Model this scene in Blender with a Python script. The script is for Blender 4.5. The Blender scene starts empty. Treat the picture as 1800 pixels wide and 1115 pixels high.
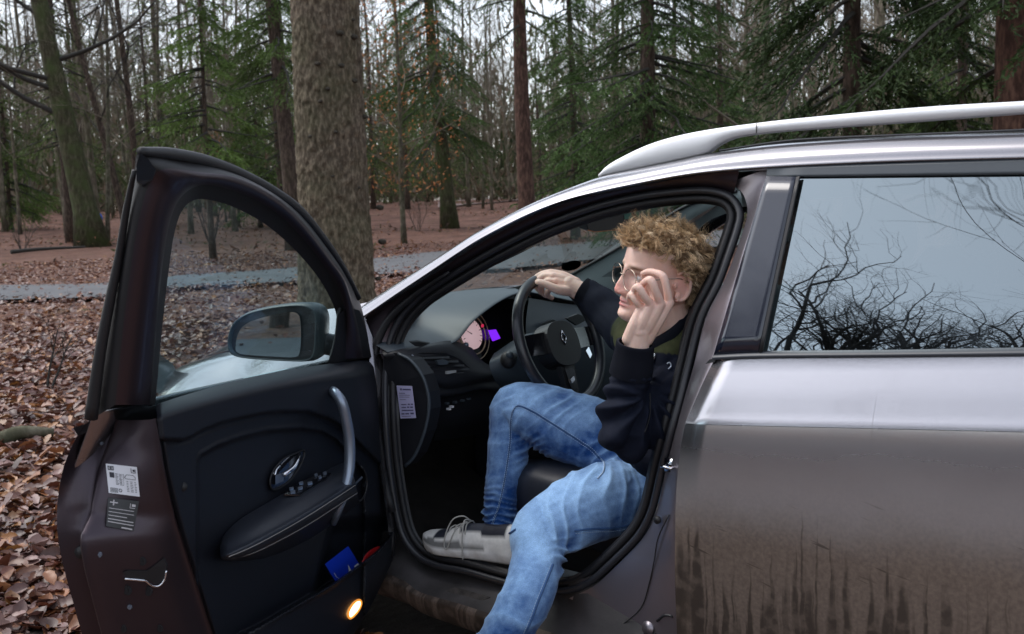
import bpy, bmesh, math, random
import numpy as np
from mathutils import Vector, Matrix, noise as mnoise
from mathutils.geometry import tessellate_polygon

# ------------------------------------------------------------------ camera, sky, sun, exposure
SC = bpy.context.scene
COL = SC.collection
CAM = np.array([2.14, -1.944, 1.347])
YAW, PITCH, ROLL = np.radians([37.932, 6.636, 1.71])
FPX = 1814.4                                   # focal length in pixels of the 1800 px wide photograph
_f = np.array([-np.sin(YAW) * np.cos(PITCH), np.cos(YAW) * np.cos(PITCH), -np.sin(PITCH)])
_r = np.array([np.cos(YAW), np.sin(YAW), 0.0])
_u = np.cross(_r, _f)
_R = np.cos(ROLL) * _r - np.sin(ROLL) * _u
_U = np.sin(ROLL) * _r + np.cos(ROLL) * _u
cam = bpy.data.cameras.new('camera')
cam.sensor_width = 36.0
cam.lens = FPX / 1800 * 36
cam.clip_start = 0.02
cam.clip_end = 1500
cam_o = bpy.data.objects.new('camera', cam)
COL.objects.link(cam_o)
M = Matrix.Identity(4)
for i in range(3):
    M[i][0], M[i][1], M[i][2], M[i][3] = _R[i], _U[i], -_f[i], CAM[i]
cam_o.matrix_world = M
cam.dof.use_dof = True
cam.dof.focus_distance = 2.6
cam.dof.aperture_fstop = 8.0
SC.camera = cam_o

SUN_EL, SUN_AZ = math.radians(58), math.radians(255)
world = bpy.data.worlds.new('World')
SC.world = world
world.use_nodes = True
wn = world.node_tree.nodes
wl = world.node_tree.links
bg = wn['Background']
sky = wn.new('ShaderNodeTexSky')
sky.sky_type = 'NISHITA'
sky.sun_disc = False
sky.sun_elevation = SUN_EL
sky.sun_rotation = SUN_AZ
sky.dust_density = 2.0
sky.air_density = 1.0
hs = wn.new('ShaderNodeHueSaturation')          # an even cloud deck greys the blue out
hs.inputs['Saturation'].default_value = 0.42
wl.new(sky.outputs[0], hs.inputs['Color'])
wl.new(hs.outputs[0], bg.inputs['Color'])
bg.inputs['Strength'].default_value = 0.15
sun = bpy.data.lights.new('sun', 'SUN')
sun.energy = 0.6
sun.angle = math.radians(35)
sun.color = (1.0, 0.96, 0.92)
sun_o = bpy.data.objects.new('sun', sun)
COL.objects.link(sun_o)
sd = Vector((math.sin(SUN_AZ) * math.cos(SUN_EL), math.cos(SUN_AZ) * math.cos(SUN_EL), math.sin(SUN_EL)))
sun_o.rotation_euler = sd.to_track_quat('Z', 'Y').to_euler()
sun_o.location = (0, 0, 20)
vs = SC.view_settings
SC.display_settings.display_device = 'sRGB'
vs.view_transform = 'Standard'
vs.look = 'None'
vs.exposure = 1.12
vs.gamma = 1.0
vs.use_curve_mapping = False
SC.cycles.use_denoising = True
SC.cycles.max_bounces = 8
SC.cycles.transparent_max_bounces = 24
SC.cycles.sample_clamp_indirect = 6.0
SC.cycles.caustics_reflective = False
SC.cycles.caustics_refractive = False

# ------------------------------------------------------------------ geometry helpers
def ray(px, py):
    return _f + (px - 900) / FPX * _R - (py - 557.5) / FPX * _U

def onY(px, py, Y):
    d = ray(px, py)
    return CAM + d * ((Y - CAM[1]) / d[1])

def onZ(px, py, Z):
    d = ray(px, py)
    return CAM + d * ((Z - CAM[2]) / d[2])

def onX(px, py, X):
    d = ray(px, py)
    return CAM + d * ((X - CAM[0]) / d[0])

def at(px, py, depth):
    return CAM + ray(px, py) * depth

def pchip(x, xp, fp):
    xp = np.asarray(xp, float); fp = np.asarray(fp, float)
    h = np.diff(xp); d = np.diff(fp) / h
    m = np.zeros_like(fp); m[0] = d[0]; m[-1] = d[-1]
    for i in range(1, len(fp) - 1):
        if d[i - 1] * d[i] > 0:
            w1 = 2 * h[i] + h[i - 1]; w2 = h[i] + 2 * h[i - 1]
            m[i] = (w1 + w2) / (w1 / d[i - 1] + w2 / d[i])
    x = np.asarray(x, float)
    k = np.clip(np.searchsorted(xp, x) - 1, 0, len(h) - 1)
    t = np.clip((x - xp[k]) / h[k], -0.3, 1.3)
    t2, t3 = t * t, t * t * t
    return ((2 * t3 - 3 * t2 + 1) * fp[k] + (t3 - 2 * t2 + t) * h[k] * m[k]
            + (-2 * t3 + 3 * t2) * fp[k + 1] + (t3 - t2) * h[k] * m[k + 1])

GH = [.15, .22, .28, .40, .55, .70, .80, .852, .87, .93, .985, 1.10, 1.25, 1.374, 1.42, 1.45, 1.48]
GY = [.10, .055, .025, .010, .004, .001, .0, .0035, .0115, .0380, .0625, .082, .138, .196, .226, .262, .34]

def gside(X, Z):
    """how far inboard the left flank lies at height Z (the waist line climbs to the rear)"""
    k = min(max((Z - 1.0) / .38, 0), 1)
    h = Z - 0.092 * (min(max(X, -0.2), 2.2) - 1.12) * (1 - k * k * (3 - 2 * k))
    if .985 < h < 1.395:
        return .0625 + .30 * (h - .985) + .110 * (h - .985) ** 2
    return float(pchip(h, GH, GY))

def S(px, py, off=0.0):
    Y = 0.05
    for _ in range(25):
        P = onY(px, py, Y)
        Y = gside(P[0], min(P[2], 1.48)) + off
    return onY(px, py, Y)

TH = math.radians(67.75)                         # how far the driver's door stands open
HC, HS = math.cos(TH), math.sin(TH)

def dworld(P):
    P = np.asarray(P, float)
    x, y = P[..., 0], P[..., 1] - .05
    return np.stack([HC * x + HS * y, .05 - HS * x + HC * y, P[..., 2]], -1)

def dclosed(px, py, yc):
    d = ray(px, py)
    n = np.array([HS, HC, 0.0]); o = np.array([0, .05, 0]) + n * (yc - .05)
    P = CAM + d * (((o - CAM) @ n) / (d @ n))
    x, y = P[0], P[1] - .05
    return np.array([HC * x - HS * y, .05 + HS * x + HC * y, P[2]])

def DG(px, py, off=0.0):
    Y = 0.05
    for _ in range(25):
        P = dclosed(px, py, Y)
        Y = gside(P[0], min(P[2], 1.46)) + off
    return dworld(dclosed(px, py, Y))

def D(px, py, yc):
    return dworld(dclosed(px, py, yc))

NAMES = {}
def link(o, parent=None):
    COL.objects.link(o)
    if parent is not None:
        o.parent = parent
    return o

def wloc(o):
    v = np.zeros(3)
    while o is not None:
        v += np.array(o.location)
        o = o.parent
    return v

def root(name, loc, label, cat, group=None):
    o = bpy.data.objects.new(name, None)
    o.empty_display_size = 0.2
    o.location = loc
    COL.objects.link(o)
    return tag(o, label, cat, group)

def tag(o, label=None, cat=None, group=None, kind=None):
    if label: o['label'] = label
    if cat: o['category'] = cat
    if group: o['group'] = group
    if kind: o['kind'] = kind
    return o

def mk(name, V, F, mats, parent=None, smooth=True, midx=None, loc=None, col=None):
    """one mesh object; V in world coordinates"""
    me = bpy.data.meshes.new(name)
    V = np.asarray(V, float)
    off = wloc(parent) if parent is not None else np.zeros(3)
    if loc is not None and parent is None:
        off = np.asarray(loc, float)
    me.from_pydata((V - off).tolist(), [], [tuple(int(i) for i in f) for f in F])
    if not isinstance(mats, (list, tuple)): mats = [mats]
    for m in mats: me.materials.append(m)
    if midx is not None:
        me.polygons.foreach_set('material_index', np.asarray(midx, np.int32))
    if smooth:
        me.polygons.foreach_set('use_smooth', np.ones(len(me.polygons), bool))
    if col is not None:
        a = me.color_attributes.new('col', 'FLOAT_COLOR', 'POINT')
        c = np.ones((len(V), 4), np.float32); c[:, :3] = col
        a.data.foreach_set('color', c.ravel())
    me.update()
    o = bpy.data.objects.new(name, me)
    if loc is not None and parent is None:
        o.location = loc
    return link(o, parent)

def fix(o, angle=None):
    """consistent outward normals; optional auto-smooth by splitting sharp edges"""
    bm = bmesh.new(); bm.from_mesh(o.data)
    bmesh.ops.recalc_face_normals(bm, faces=bm.faces)
    if angle is not None:
        es = [e for e in bm.edges if len(e.link_faces) == 2 and e.calc_face_angle(0) > math.radians(angle)]
        bmesh.ops.split_edges(bm, edges=es)
    bm.to_mesh(o.data); bm.free()
    return o

def solid(o, t, offset=-1.0):
    m = o.modifiers.new('thickness', 'SOLIDIFY'); m.thickness = t; m.offset = offset
    return o

def bevel(o, w, seg=2, ang=35):
    m = o.modifiers.new('bevel', 'BEVEL'); m.width = w; m.segments = seg; m.limit_method = 'ANGLE'; m.angle_limit = math.radians(ang)
    return o

def catrom(pts, n, closed=False):
    pts = np.asarray(pts, float)
    N = len(pts)
    if N < 3 and not closed:
        t = np.linspace(0, 1, n * (N - 1) + 1)[:, None]
        return pts[0] * (1 - t) + pts[-1] * t
    out = []
    segs = N if closed else N - 1
    for i in range(segs):
        if closed:
            p0, p1, p2, p3 = pts[(i - 1) % N], pts[i], pts[(i + 1) % N], pts[(i + 2) % N]
        else:
            p1, p2 = pts[i], pts[i + 1]
            p0 = pts[i - 1] if i > 0 else 2 * p1 - p2
            p3 = pts[i + 2] if i + 2 < N else 2 * p2 - p1
        for k in range(n):
            t = k / n
            out.append(.5 * ((2 * p1) + (-p0 + p2) * t + (2 * p0 - 5 * p1 + 4 * p2 - p3) * t * t + (-p0 + 3 * p1 - 3 * p2 + p3) * t ** 3))
    if not closed: out.append(pts[-1])
    return np.array(out)

def grid_faces(nr, nc, wrap=False, off=0):
    F = []
    for i in range(nr - 1):
        for j in range(nc - 1 + (1 if wrap else 0)):
            j2 = (j + 1) % nc
            F.append((off + i * nc + j, off + i * nc + j2, off + (i + 1) * nc + j2, off + (i + 1) * nc + j))
    return F

def patch(name, rows, mats, parent=None, nr=4, nc=4, rowmats=None, flip=False, rowsmooth=True):
    """smooth surface through a net of 3-D points (rows of equal length)"""
    A = np.array(rows, float)
    A = np.array([catrom(r, nc) for r in A]) if nc > 1 else A
    B = A.transpose(1, 0, 2)
    if nr > 1:
        B = np.array([catrom(r, nr) if rowsmooth else np.concatenate([[r[i] * (1 - k / nr) + r[i + 1] * k / nr for k in range(nr)] for i in range(len(r) - 1)] + [[r[-1]]]) for r in B])
    A = B.transpose(1, 0, 2)
    R_, C_ = A.shape[:2]
    F = grid_faces(R_, C_)
    if flip: F = [f[::-1] for f in F]
    mi = None
    if rowmats is not None:
        mi = [rowmats[(k // (C_ - 1)) // max(nr, 1)] for k in range(len(F))]
    return mk(name, A.reshape(-1, 3), F, mats, parent, midx=mi)

def frames(P, closed=False, up=None):
    n = len(P)
    T = np.zeros((n, 3))
    for i in range(n):
        a = P[(i + 1) % n] if closed or i + 1 < n else P[i]
        b = P[(i - 1) % n] if closed or i > 0 else P[i]
        T[i] = a - b
    T /= np.linalg.norm(T, axis=1)[:, None] + 1e-12
    Nn = np.zeros((n, 3))
    v = np.array(up, float) if up is not None else (np.array([0, 0, 1.0]) if abs(T[0][2]) < .9 else np.array([1.0, 0, 0]))
    for i in range(n):
        w = (np.array(up, float) if up is not None else v)
        w = w - (w @ T[i]) * T[i]
        Nn[i] = w / (np.linalg.norm(w) + 1e-12); v = Nn[i]
    return T, Nn, np.cross(T, Nn)

def tube_geo(P, r, ns=8, closed=False, up=None, caps=True, ell=None):
    """r: radius or list; ell: (a along N, b along B) multipliers, or per-point list"""
    P = np.asarray(P, float); n = len(P)
    r = np.full(n, r, float) if np.isscalar(r) else np.asarray(r, float)
    T, Nn, B = frames(P, closed, up)
    ang = np.linspace(0, 2 * np.pi, ns, endpoint=False)
    e = np.ones((n, 2)) if ell is None else (np.tile(ell, (n, 1)) if np.ndim(ell) == 1 else np.asarray(ell, float))
    V = (P[:, None, :] + (r * e[:, 0])[:, None, None] * np.cos(ang)[None, :, None] * Nn[:, None, :]
         + (r * e[:, 1])[:, None, None] * np.sin(ang)[None, :, None] * B[:, None, :]).reshape(-1, 3)
    F = grid_faces(n, ns, True)
    if closed:
        for j in range(ns):
            j2 = (j + 1) % ns
            F.append(((n - 1) * ns + j, (n - 1) * ns + j2, j2, j))
    elif caps:
        F.append(tuple(range(ns))[::-1]); F.append(tuple(range((n - 1) * ns, n * ns)))
    return V, F

def tube(name, P, r, mats, parent=None, ns=8, closed=False, sm=0, up=None, ell=None):
    if sm: 
        P0 = np.asarray(P, float)
        P = catrom(P0, sm, closed)
        if not np.isscalar(r):
            r = np.interp(np.linspace(0, len(P0) - 1, len(P)), range(len(P0)), r)
    V, F = tube_geo(P, r, ns, closed, up, ell=ell)
    return mk(name, V, F, mats, parent)

def join(parts):
    V, F, o = [], [], 0
    for v, f in parts:
        V.append(np.asarray(v, float)); F += [tuple(i + o for i in q) for q in f]; o += len(v)
    return np.concatenate(V), F

def box_geo(c, s, R3=None):
    c = np.asarray(c, float); s = np.asarray(s, float) / 2
    V = np.array([[x, y, z] for x in (-1, 1) for y in (-1, 1) for z in (-1, 1)], float) * s
    if R3 is not None: V = V @ np.asarray(R3).T
    F = [(0, 1, 3, 2), (4, 6, 7, 5), (0, 4, 5, 1), (2, 3, 7, 6), (0, 2, 6, 4), (1, 5, 7, 3)]
    return V + c, F

def slab(name, loop, thick, mats, parent=None, smooth=False):
    """polygon (3-D loop) pushed along the vector thick: a plate with its real thickness"""
    L = np.asarray(loop, float); n = len(L)
    tri = tessellate_polygon([[Vector(p) for p in L]])
    V = np.concatenate([L, L + np.asarray(thick, float)])
    F = [tuple(t) for t in tri] + [tuple(i + n for i in t)[::-1] for t in tri]
    F += [(i, (i + 1) % n, (i + 1) % n + n, i + n) for i in range(n)]
    return fix(mk(name, V, F, mats, parent, smooth=smooth))

def disc_geo(c, n, r, t, seg=20, up=None, r2=None):
    c = np.asarray(c, float); n = np.asarray(n, float); n = n / np.linalg.norm(n)
    return tube_geo([c, c + n * t], [r, r2 if r2 is not None else r], seg)

def ball_geo(c, r, nu=16, nv=10, R3=None):
    c = np.asarray(c, float); r = np.ones(3) * r
    V = []; F = []
    for i in range(nv + 1):
        t = math.pi * i / nv
        for j in range(nu):
            a = 2 * math.pi * j / nu
            V.append([math.sin(t) * math.cos(a), math.sin(t) * math.sin(a), math.cos(t)])
    V = np.array(V) * r
    if R3 is not None: V = V @ np.asarray(R3).T
    return V + c, grid_faces(nv + 1, nu, True)

# ------------------------------------------------------------------ materials
def newmat(name):
    m = bpy.data.materials.new(name); m.use_nodes = True
    return m, m.node_tree.nodes, m.node_tree.links, m.node_tree.nodes['Principled BSDF']

def rgb(c): return (c[0], c[1], c[2], 1.0)

def mat(name, c, rough=.5, metal=0.0, spec=.5, coat=0.0, bump=0.0, bscale=80.0, var=0.0, vscale=6.0, emit=None, es=1.0, sheen=0.0, bdist=0.002, sub=0.0):
    m, n, l, b = newmat(name)
    b.inputs['Base Color'].default_value = rgb(c)
    b.inputs['Roughness'].default_value = rough
    b.inputs['Metallic'].default_value = metal
    b.inputs['Specular IOR Level'].default_value = spec
    b.inputs['Coat Weight'].default_value = coat
    b.inputs['Coat Roughness'].default_value = .06
    if sheen: b.inputs['Sheen Weight'].default_value = sheen
    if sub:
        b.inputs['Subsurface Weight'].default_value = sub
        b.inputs['Subsurface Radius'].default_value = (.012, .004, .002)
        b.inputs['Subsurface Scale'].default_value = 1.0
    if emit:
        b.inputs['Emission Color'].default_value = rgb(emit); b.inputs['Emission Strength'].default_value = es
    if bump or var:
        tc = n.new('ShaderNodeTexCoord')
    if bump:
        t = n.new('ShaderNodeTexNoise'); t.inputs['Scale'].default_value = bscale; t.inputs['Detail'].default_value = 4
        l.new(tc.outputs['Object'], t.inputs['Vector'])
        bp = n.new('ShaderNodeBump'); bp.inputs['Strength'].default_value = bump; bp.inputs['Distance'].default_value = bdist
        l.new(t.outputs['Fac'], bp.inputs['Height']); l.new(bp.outputs[0], b.inputs['Normal'])
    if var:
        t2 = n.new('ShaderNodeTexNoise'); t2.inputs['Scale'].default_value = vscale; t2.inputs['Detail'].default_value = 5
        l.new(tc.outputs['Object'], t2.inputs['Vector'])
        mx = n.new('ShaderNodeMix'); mx.data_type = 'RGBA'
        mx.inputs[6].default_value = rgb([x * (1 - var) for x in c]); mx.inputs[7].default_value = rgb([min(1, x * (1 + var)) for x in c])
        cr = n.new('ShaderNodeMapRange'); cr.inputs[1].default_value = .3; cr.inputs[2].default_value = .7
        l.new(t2.outputs['Fac'], cr.inputs[0]); l.new(cr.outputs[0], mx.inputs[0]); l.new(mx.outputs[2], b.inputs['Base Color'])
        m['mix'] = 1
    return m

def nd(n, kind, **kw):
    x = n.new('ShaderNode' + kind)
    for k, v in kw.items(): setattr(x, k, v)
    return x

def ramp(n, stops, interp='LINEAR'):
    r = n.new('ShaderNodeValToRGB'); cr = r.color_ramp; cr.interpolation = interp
    while len(cr.elements) < len(stops): cr.elements.new(.5)
    for e, (p, c) in zip(cr.elements, stops):
        e.position = p; e.color = rgb(c) if len(c) == 3 else c
    return r

def glass(name, tint, refl, rough=0.0, dirt=0.0, dirtcol=(.4, .4, .4), gcol=(1, 1, 1)):
    m, n, l, b = newmat(name)
    n.remove(b)
    out = n['Material Output']
    tr = nd(n, 'BsdfTransparent'); tr.inputs[0].default_value = rgb(tint)
    gl = nd(n, 'BsdfGlossy'); gl.inputs['Roughness'].default_value = rough; gl.inputs[0].default_value = rgb(gcol)
    fr = nd(n, 'LayerWeight'); fr.inputs[0].default_value = .5
    pw = nd(n, 'Math', operation='POWER'); pw.inputs[1].default_value = 4.0; l.new(fr.outputs['Facing'], pw.inputs[0])
    mr = nd(n, 'MapRange'); mr.inputs[3].default_value = refl; mr.inputs[4].default_value = min(1, refl + .6)
    l.new(pw.outputs[0], mr.inputs[0])
    ad = nd(n, 'MixShader')
    l.new(mr.outputs[0], ad.inputs[0]); l.new(tr.outputs[0], ad.inputs[1]); l.new(gl.outputs[0], ad.inputs[2])
    last = ad
    if dirt:
        tc = nd(n, 'TexCoord'); t = nd(n, 'TexNoise'); t.inputs['Scale'].default_value = 9; t.inputs['Detail'].default_value = 6
        l.new(tc.outputs['Object'], t.inputs['Vector'])
        mp = nd(n, 'MapRange'); mp.inputs[1].default_value = .35; mp.inputs[2].default_value = .75; mp.inputs[4].default_value = dirt
        l.new(t.outputs['Fac'], mp.inputs[0])
        df = nd(n, 'BsdfDiffuse'); df.inputs[0].default_value = rgb(dirtcol)
        mm = nd(n, 'MixShader'); l.new(mp.outputs[0], mm.inputs[0]); l.new(last.outputs[0], mm.inputs[1]); l.new(df.outputs[0], mm.inputs[2])
        last = mm
    l.new(last.outputs[0], out.inputs[0])
    return m

def paint_mat(name, dirty=False, base=(.27, .262, .28), metal=.97):
    """metallic grey-violet car paint; the flank copy carries road grime, run marks and scuffs"""
    m, n, l, b = newmat(name)
    b.inputs['Metallic'].default_value = metal
    b.inputs['Roughness'].default_value = .30
    b.inputs['Coat Weight'].default_value = 1.0
    b.inputs['Coat Roughness'].default_value = .04
    b.inputs['Base Color'].default_value = rgb(base)
    tc = nd(n, 'TexCoord')
    fl = nd(n, 'TexNoise'); fl.inputs['Scale'].default_value = 900; l.new(tc.outputs['Object'], fl.inputs['Vector'])
    dust = nd(n, 'TexNoise'); dust.inputs['Scale'].default_value = 5; dust.inputs['Detail'].default_value = 7; dust.inputs['Roughness'].default_value = .65
    l.new(tc.outputs['Object'], dust.inputs['Vector'])
    rr = nd(n, 'MapRange'); rr.inputs[3].default_value = .17; rr.inputs[4].default_value = .33
    l.new(dust.outputs['Fac'], rr.inputs[0]); l.new(rr.outputs[0], b.inputs['Roughness'])
    if not dirty:
        return m
    geo = nd(n, 'NewGeometry'); sep = nd(n, 'SeparateXYZ'); l.new(geo.outputs['Position'], sep.inputs[0])
    def math_(op, a, bb=None, c=None):
        x = nd(n, 'Math', operation=op)
        for i, v in enumerate((a, bb, c)):
            if v is None: continue
            if isinstance(v, (int, float)): x.inputs[i].default_value = v
            else: l.new(v, x.inputs[i])
        return x.outputs[0]
    X, Z = sep.outputs['X'], sep.outputs['Z']
    h = math_('SUBTRACT', Z, math_('MULTIPLY', math_('SUBTRACT', X, 1.12), .06))
    # grime film thickening towards the sill
    film = nd(n, 'MapRange', interpolation_type='SMOOTHSTEP'); film.inputs[1].default_value = .835; film.inputs[2].default_value = .58
    film.inputs[3].default_value = 0.0; film.inputs[4].default_value = .95
    l.new(math_('ADD', h, math_('MULTIPLY', math_('SUBTRACT', dust.outputs['Fac'], .5), .10)), film.inputs[0])
    # vertical run marks where water washed the film off (dark, wet)
    cmb = nd(n, 'CombineXYZ'); l.new(X, cmb.inputs[0]); 
    wob = nd(n, 'TexNoise'); wob.inputs['Scale'].default_value = 14; wob.inputs['Detail'].default_value = 3
    l.new(geo.outputs['Position'], wob.inputs['Vector'])
    xw = math_('ADD', X, math_('MULTIPLY', math_('SUBTRACT', wob.outputs['Fac'], .5), .016))
    thr = nd(n, 'MapRange'); thr.inputs[1].default_value = .69; thr.inputs[2].default_value = .40; thr.inputs[3].default_value = .70; thr.inputs[4].default_value = .42
    cx = nd(n, 'CombineXYZ'); l.new(math_('MULTIPLY', X, 7.0), cx.inputs[0]); l.new(math_('MULTIPLY', Z, 2.0), cx.inputs[2])
    lowx = nd(n, 'TexNoise'); lowx.inputs['Scale'].default_value = 1.0; lowx.inputs['Detail'].default_value = 3; l.new(cx.outputs[0], lowx.inputs['Vector'])
    l.new(math_('ADD', math_('ADD', h, math_('MULTIPLY', math_('SUBTRACT', dust.outputs['Fac'], .5), .14)), math_('MULTIPLY', math_('SUBTRACT', lowx.outputs['Fac'], .5), .55)), thr.inputs[0])
    rm = []
    for fx, fz, soft in ((24.0, .9, .10), (62.0, 1.6, .14)):
        c2 = nd(n, 'CombineXYZ'); l.new(math_('MULTIPLY', xw, fx), c2.inputs[0]); l.new(math_('MULTIPLY', Z, fz), c2.inputs[2])
        run = nd(n, 'TexNoise'); run.inputs['Scale'].default_value = 1.0; run.inputs['Detail'].default_value = 2.0; run.inputs['Roughness'].default_value = .55
        l.new(c2.outputs[0], run.inputs['Vector'])
        q = nd(n, 'MapRange', interpolation_type='SMOOTHSTEP')
        l.new(run.outputs['Fac'], q.inputs[0]); l.new(thr.outputs[0], q.inputs[1]); l.new(math_('ADD', thr.outputs[0], soft), q.inputs[2])
        rm.append(q.outputs[0])
    runm = nd(n, 'Math', operation='MAXIMUM'); l.new(rm[0], runm.inputs[0]); l.new(rm[1], runm.inputs[1])
    # scuffs: short slanting marks
    c3 = nd(n, 'CombineXYZ')
    l.new(math_('MULTIPLY', math_('ADD', X, math_('MULTIPLY', Z, 1.2)), 9.0), c3.inputs[0]); l.new(math_('MULTIPLY', math_('ADD', Z, math_('MULTIPLY', X, .22)), 75.0), c3.inputs[2])
    sc = nd(n, 'TexNoise'); sc.inputs['Scale'].default_value = 1.0; sc.inputs['Detail'].default_value = 2.0
    l.new(c3.outputs[0], sc.inputs['Vector'])
    scm = nd(n, 'MapRange', interpolation_type='SMOOTHSTEP'); scm.inputs[1].default_value = .665; scm.inputs[2].default_value = .72; scm.inputs[4].default_value = .8
    l.new(sc.outputs['Fac'], scm.inputs[0])
    lim = nd(n, 'MapRange'); lim.inputs[1].default_value = .74; lim.inputs[2].default_value = .66; l.new(h, lim.inputs[0])
    scuff = math_('MULTIPLY', scm.outputs[0], lim.outputs[0])
    brk = nd(n, 'TexNoise'); brk.inputs['Scale'].default_value = 34; brk.inputs['Detail'].default_value = 4; l.new(geo.outputs['Position'], brk.inputs['Vector'])
    bk_ = nd(n, 'MapRange', interpolation_type='SMOOTHSTEP'); bk_.inputs[1].default_value = .36; bk_.inputs[2].default_value = .56; bk_.inputs[3].default_value = .5; l.new(brk.outputs['Fac'], bk_.inputs[0])
    dark = math_('MAXIMUM', math_('MULTIPLY', runm.outputs[0], bk_.outputs[0]), scuff)
    fine = nd(n, 'TexNoise'); fine.inputs['Scale'].default_value = 130; fine.inputs['Detail'].default_value = 5; l.new(geo.outputs['Position'], fine.inputs['Vector'])
    fcol = ramp(n, [(.3, (.080, .053, .037)), (.7, (.135, .096, .070))]); l.new(fine.outputs['Fac'], fcol.inputs[0])
    m1 = nd(n, 'Mix', data_type='RGBA'); m1.inputs[6].default_value = rgb(base); l.new(fcol.outputs[0], m1.inputs[7]); l.new(film.outputs[0], m1.inputs[0])
    m2 = nd(n, 'Mix', data_type='RGBA'); m2.inputs[7].default_value = (.026, .017, .012, 1); l.new(m1.outputs[2], m2.inputs[6])
    dk = math_('MULTIPLY', dark, .90); l.new(dk, m2.inputs[0])
    l.new(m2.outputs[2], b.inputs['Base Color'])
    inv = math_('SUBTRACT', 1.0, film.outputs[0])
    l.new(math_('MULTIPLY', inv, .97), b.inputs['Metallic'])
    l.new(math_('MAXIMUM', math_('MULTIPLY', inv, inv), .03), b.inputs['Coat Weight'])
    l.new(math_('ADD', math_('MULTIPLY', film.outputs[0], .38), .26), b.inputs['Roughness'])
    return m

def vcol_mat(name, rough=.8, bump=0.0, bscale=300.0, spec=.3, sheen=0.0, mottle=0.0, mscale=40, trans=0.0, bdist=.001, sub=0.0):
    """colour comes from the object's own colour attribute"""
    m, n, l, b = newmat(name)
    a = nd(n, 'Attribute'); a.attribute_name = 'col'
    src = a.outputs['Color']
    tc = nd(n, 'TexCoord')
    if mottle:
        t = nd(n, 'TexNoise'); t.inputs['Scale'].default_value = mscale; t.inputs['Detail'].default_value = 6
        l.new(tc.outputs['Object'], t.inputs['Vector'])
        mr = nd(n, 'MapRange'); mr.inputs[1].default_value = .25; mr.inputs[2].default_value = .75; mr.inputs[3].default_value = 1 - mottle; mr.inputs[4].default_value = 1 + mottle
        l.new(t.outputs['Fac'], mr.inputs[0])
        vm = nd(n, 'VectorMath', operation='SCALE'); l.new(src, vm.inputs[0]); l.new(mr.outputs[0], vm.inputs['Scale']); src = vm.outputs[0]
    l.new(src, b.inputs['Base Color'])
    b.inputs['Roughness'].default_value = rough
    b.inputs['Specular IOR Level'].default_value = spec
    if sheen: b.inputs['Sheen Weight'].default_value = sheen
    if sub:
        b.inputs['Subsurface Weight'].default_value = sub
        b.inputs['Subsurface Radius'].default_value = (.010, .004, .002); b.inputs['Subsurface Scale'].default_value = 1.0
    if bump:
        t = nd(n, 'TexNoise'); t.inputs['Scale'].default_value = bscale; t.inputs['Detail'].default_value = 4
        l.new(tc.outputs['Object'], t.inputs['Vector'])
        bp = nd(n, 'Bump'); bp.inputs['Strength'].default_value = bump; bp.inputs['Distance'].default_value = bdist
        l.new(t.outputs['Fac'], bp.inputs['Height']); l.new(bp.outputs[0], b.inputs['Normal'])
    if trans:
        td = nd(n, 'BsdfTranslucent'); l.new(src, td.inputs[0])
        mx = nd(n, 'MixShader'); mx.inputs[0].default_value = trans
        l.new(b.outputs[0], mx.inputs[1]); l.new(td.outputs[0], mx.inputs[2]); l.new(mx.outputs[0], n['Material Output'].inputs[0])
    return m

PAINT = paint_mat('car_paint')
FLANK = paint_mat('flank_paint', True, base=(.45, .44, .465))
JAMB_REFL = paint_mat('jamb_dark_reflection', base=(.062, .048, .058), metal=.8)  # body paint with the camera operator's dark reflection put into its colour
JAMB_REFL.node_tree.nodes['Principled BSDF'].inputs['Coat Weight'].default_value = .12
for q in JAMB_REFL.node_tree.nodes:
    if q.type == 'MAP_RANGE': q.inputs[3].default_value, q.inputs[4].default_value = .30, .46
PILLARP = paint_mat('pillar_paint', base=(.27, .245, .27), metal=.85)
for q in PILLARP.node_tree.nodes:
    if q.type == 'MAP_RANGE': q.inputs[3].default_value, q.inputs[4].default_value = .30, .48
PILLARP.node_tree.nodes['Principled BSDF'].inputs['Coat Weight'].default_value = .25
RUBBER = mat('rubber', (.012, .012, .014), .55, bump=.15, bscale=400)
RUBBER_LIT = mat('seal_rubber', (.022, .023, .028), .42, spec=.6)
BLACK = mat('black_plastic', (.012, .012, .014), .45, bump=.1, bscale=500)
GLOSSBLACK = mat('gloss_black', (.010, .010, .013), .08, coat=1.0)
PILLAR_FILM = mat('pillar_film', (.012, .015, .028), .16, coat=.8)
TRIM = mat('trim_plastic', (.0085, .0100, .0155), .52, spec=.35, bump=.12, bscale=700, bdist=.0006)
TRIM_LEATHER = mat('trim_leather', (.018, .021, .030), .42, spec=.5, bump=.2, bscale=420, bdist=.0006)
DASH = mat('dash_plastic', (.048, .062, .076), .48, spec=.5, bump=.15, bscale=600, bdist=.0005)
DASH_DARK = mat('dash_dark', (.012, .013, .017), .5, spec=.4, bump=.1, bscale=600, bdist=.0005)
GREYTRIM = mat('grey_trim', (.33, .39, .40), .7, bump=.15, bscale=300)
CARPET = mat('carpet', (.018, .015, .013), .95, bump=.8, bscale=300, var=.5, vscale=12)
CHROME = mat('chrome', (.75, .76, .80), .12, metal=1.0)
SATIN = mat('satin_grey', (.26, .30, .37), .34, metal=.7)
ALU = mat('brushed_aluminium', (.80, .81, .83), .5, metal=.35, coat=.1)
MIRROR = mat('mirror_silver', (.72, .84, .88), .015, metal=1.0)
GLASS_DOOR = glass('door_glass', (.80, .89, .90), .012, 0, .07, (.30, .36, .38))
GLASS_WIND = glass('windscreen_glass', (.74, .83, .81), .02, 0, .05)
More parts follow.
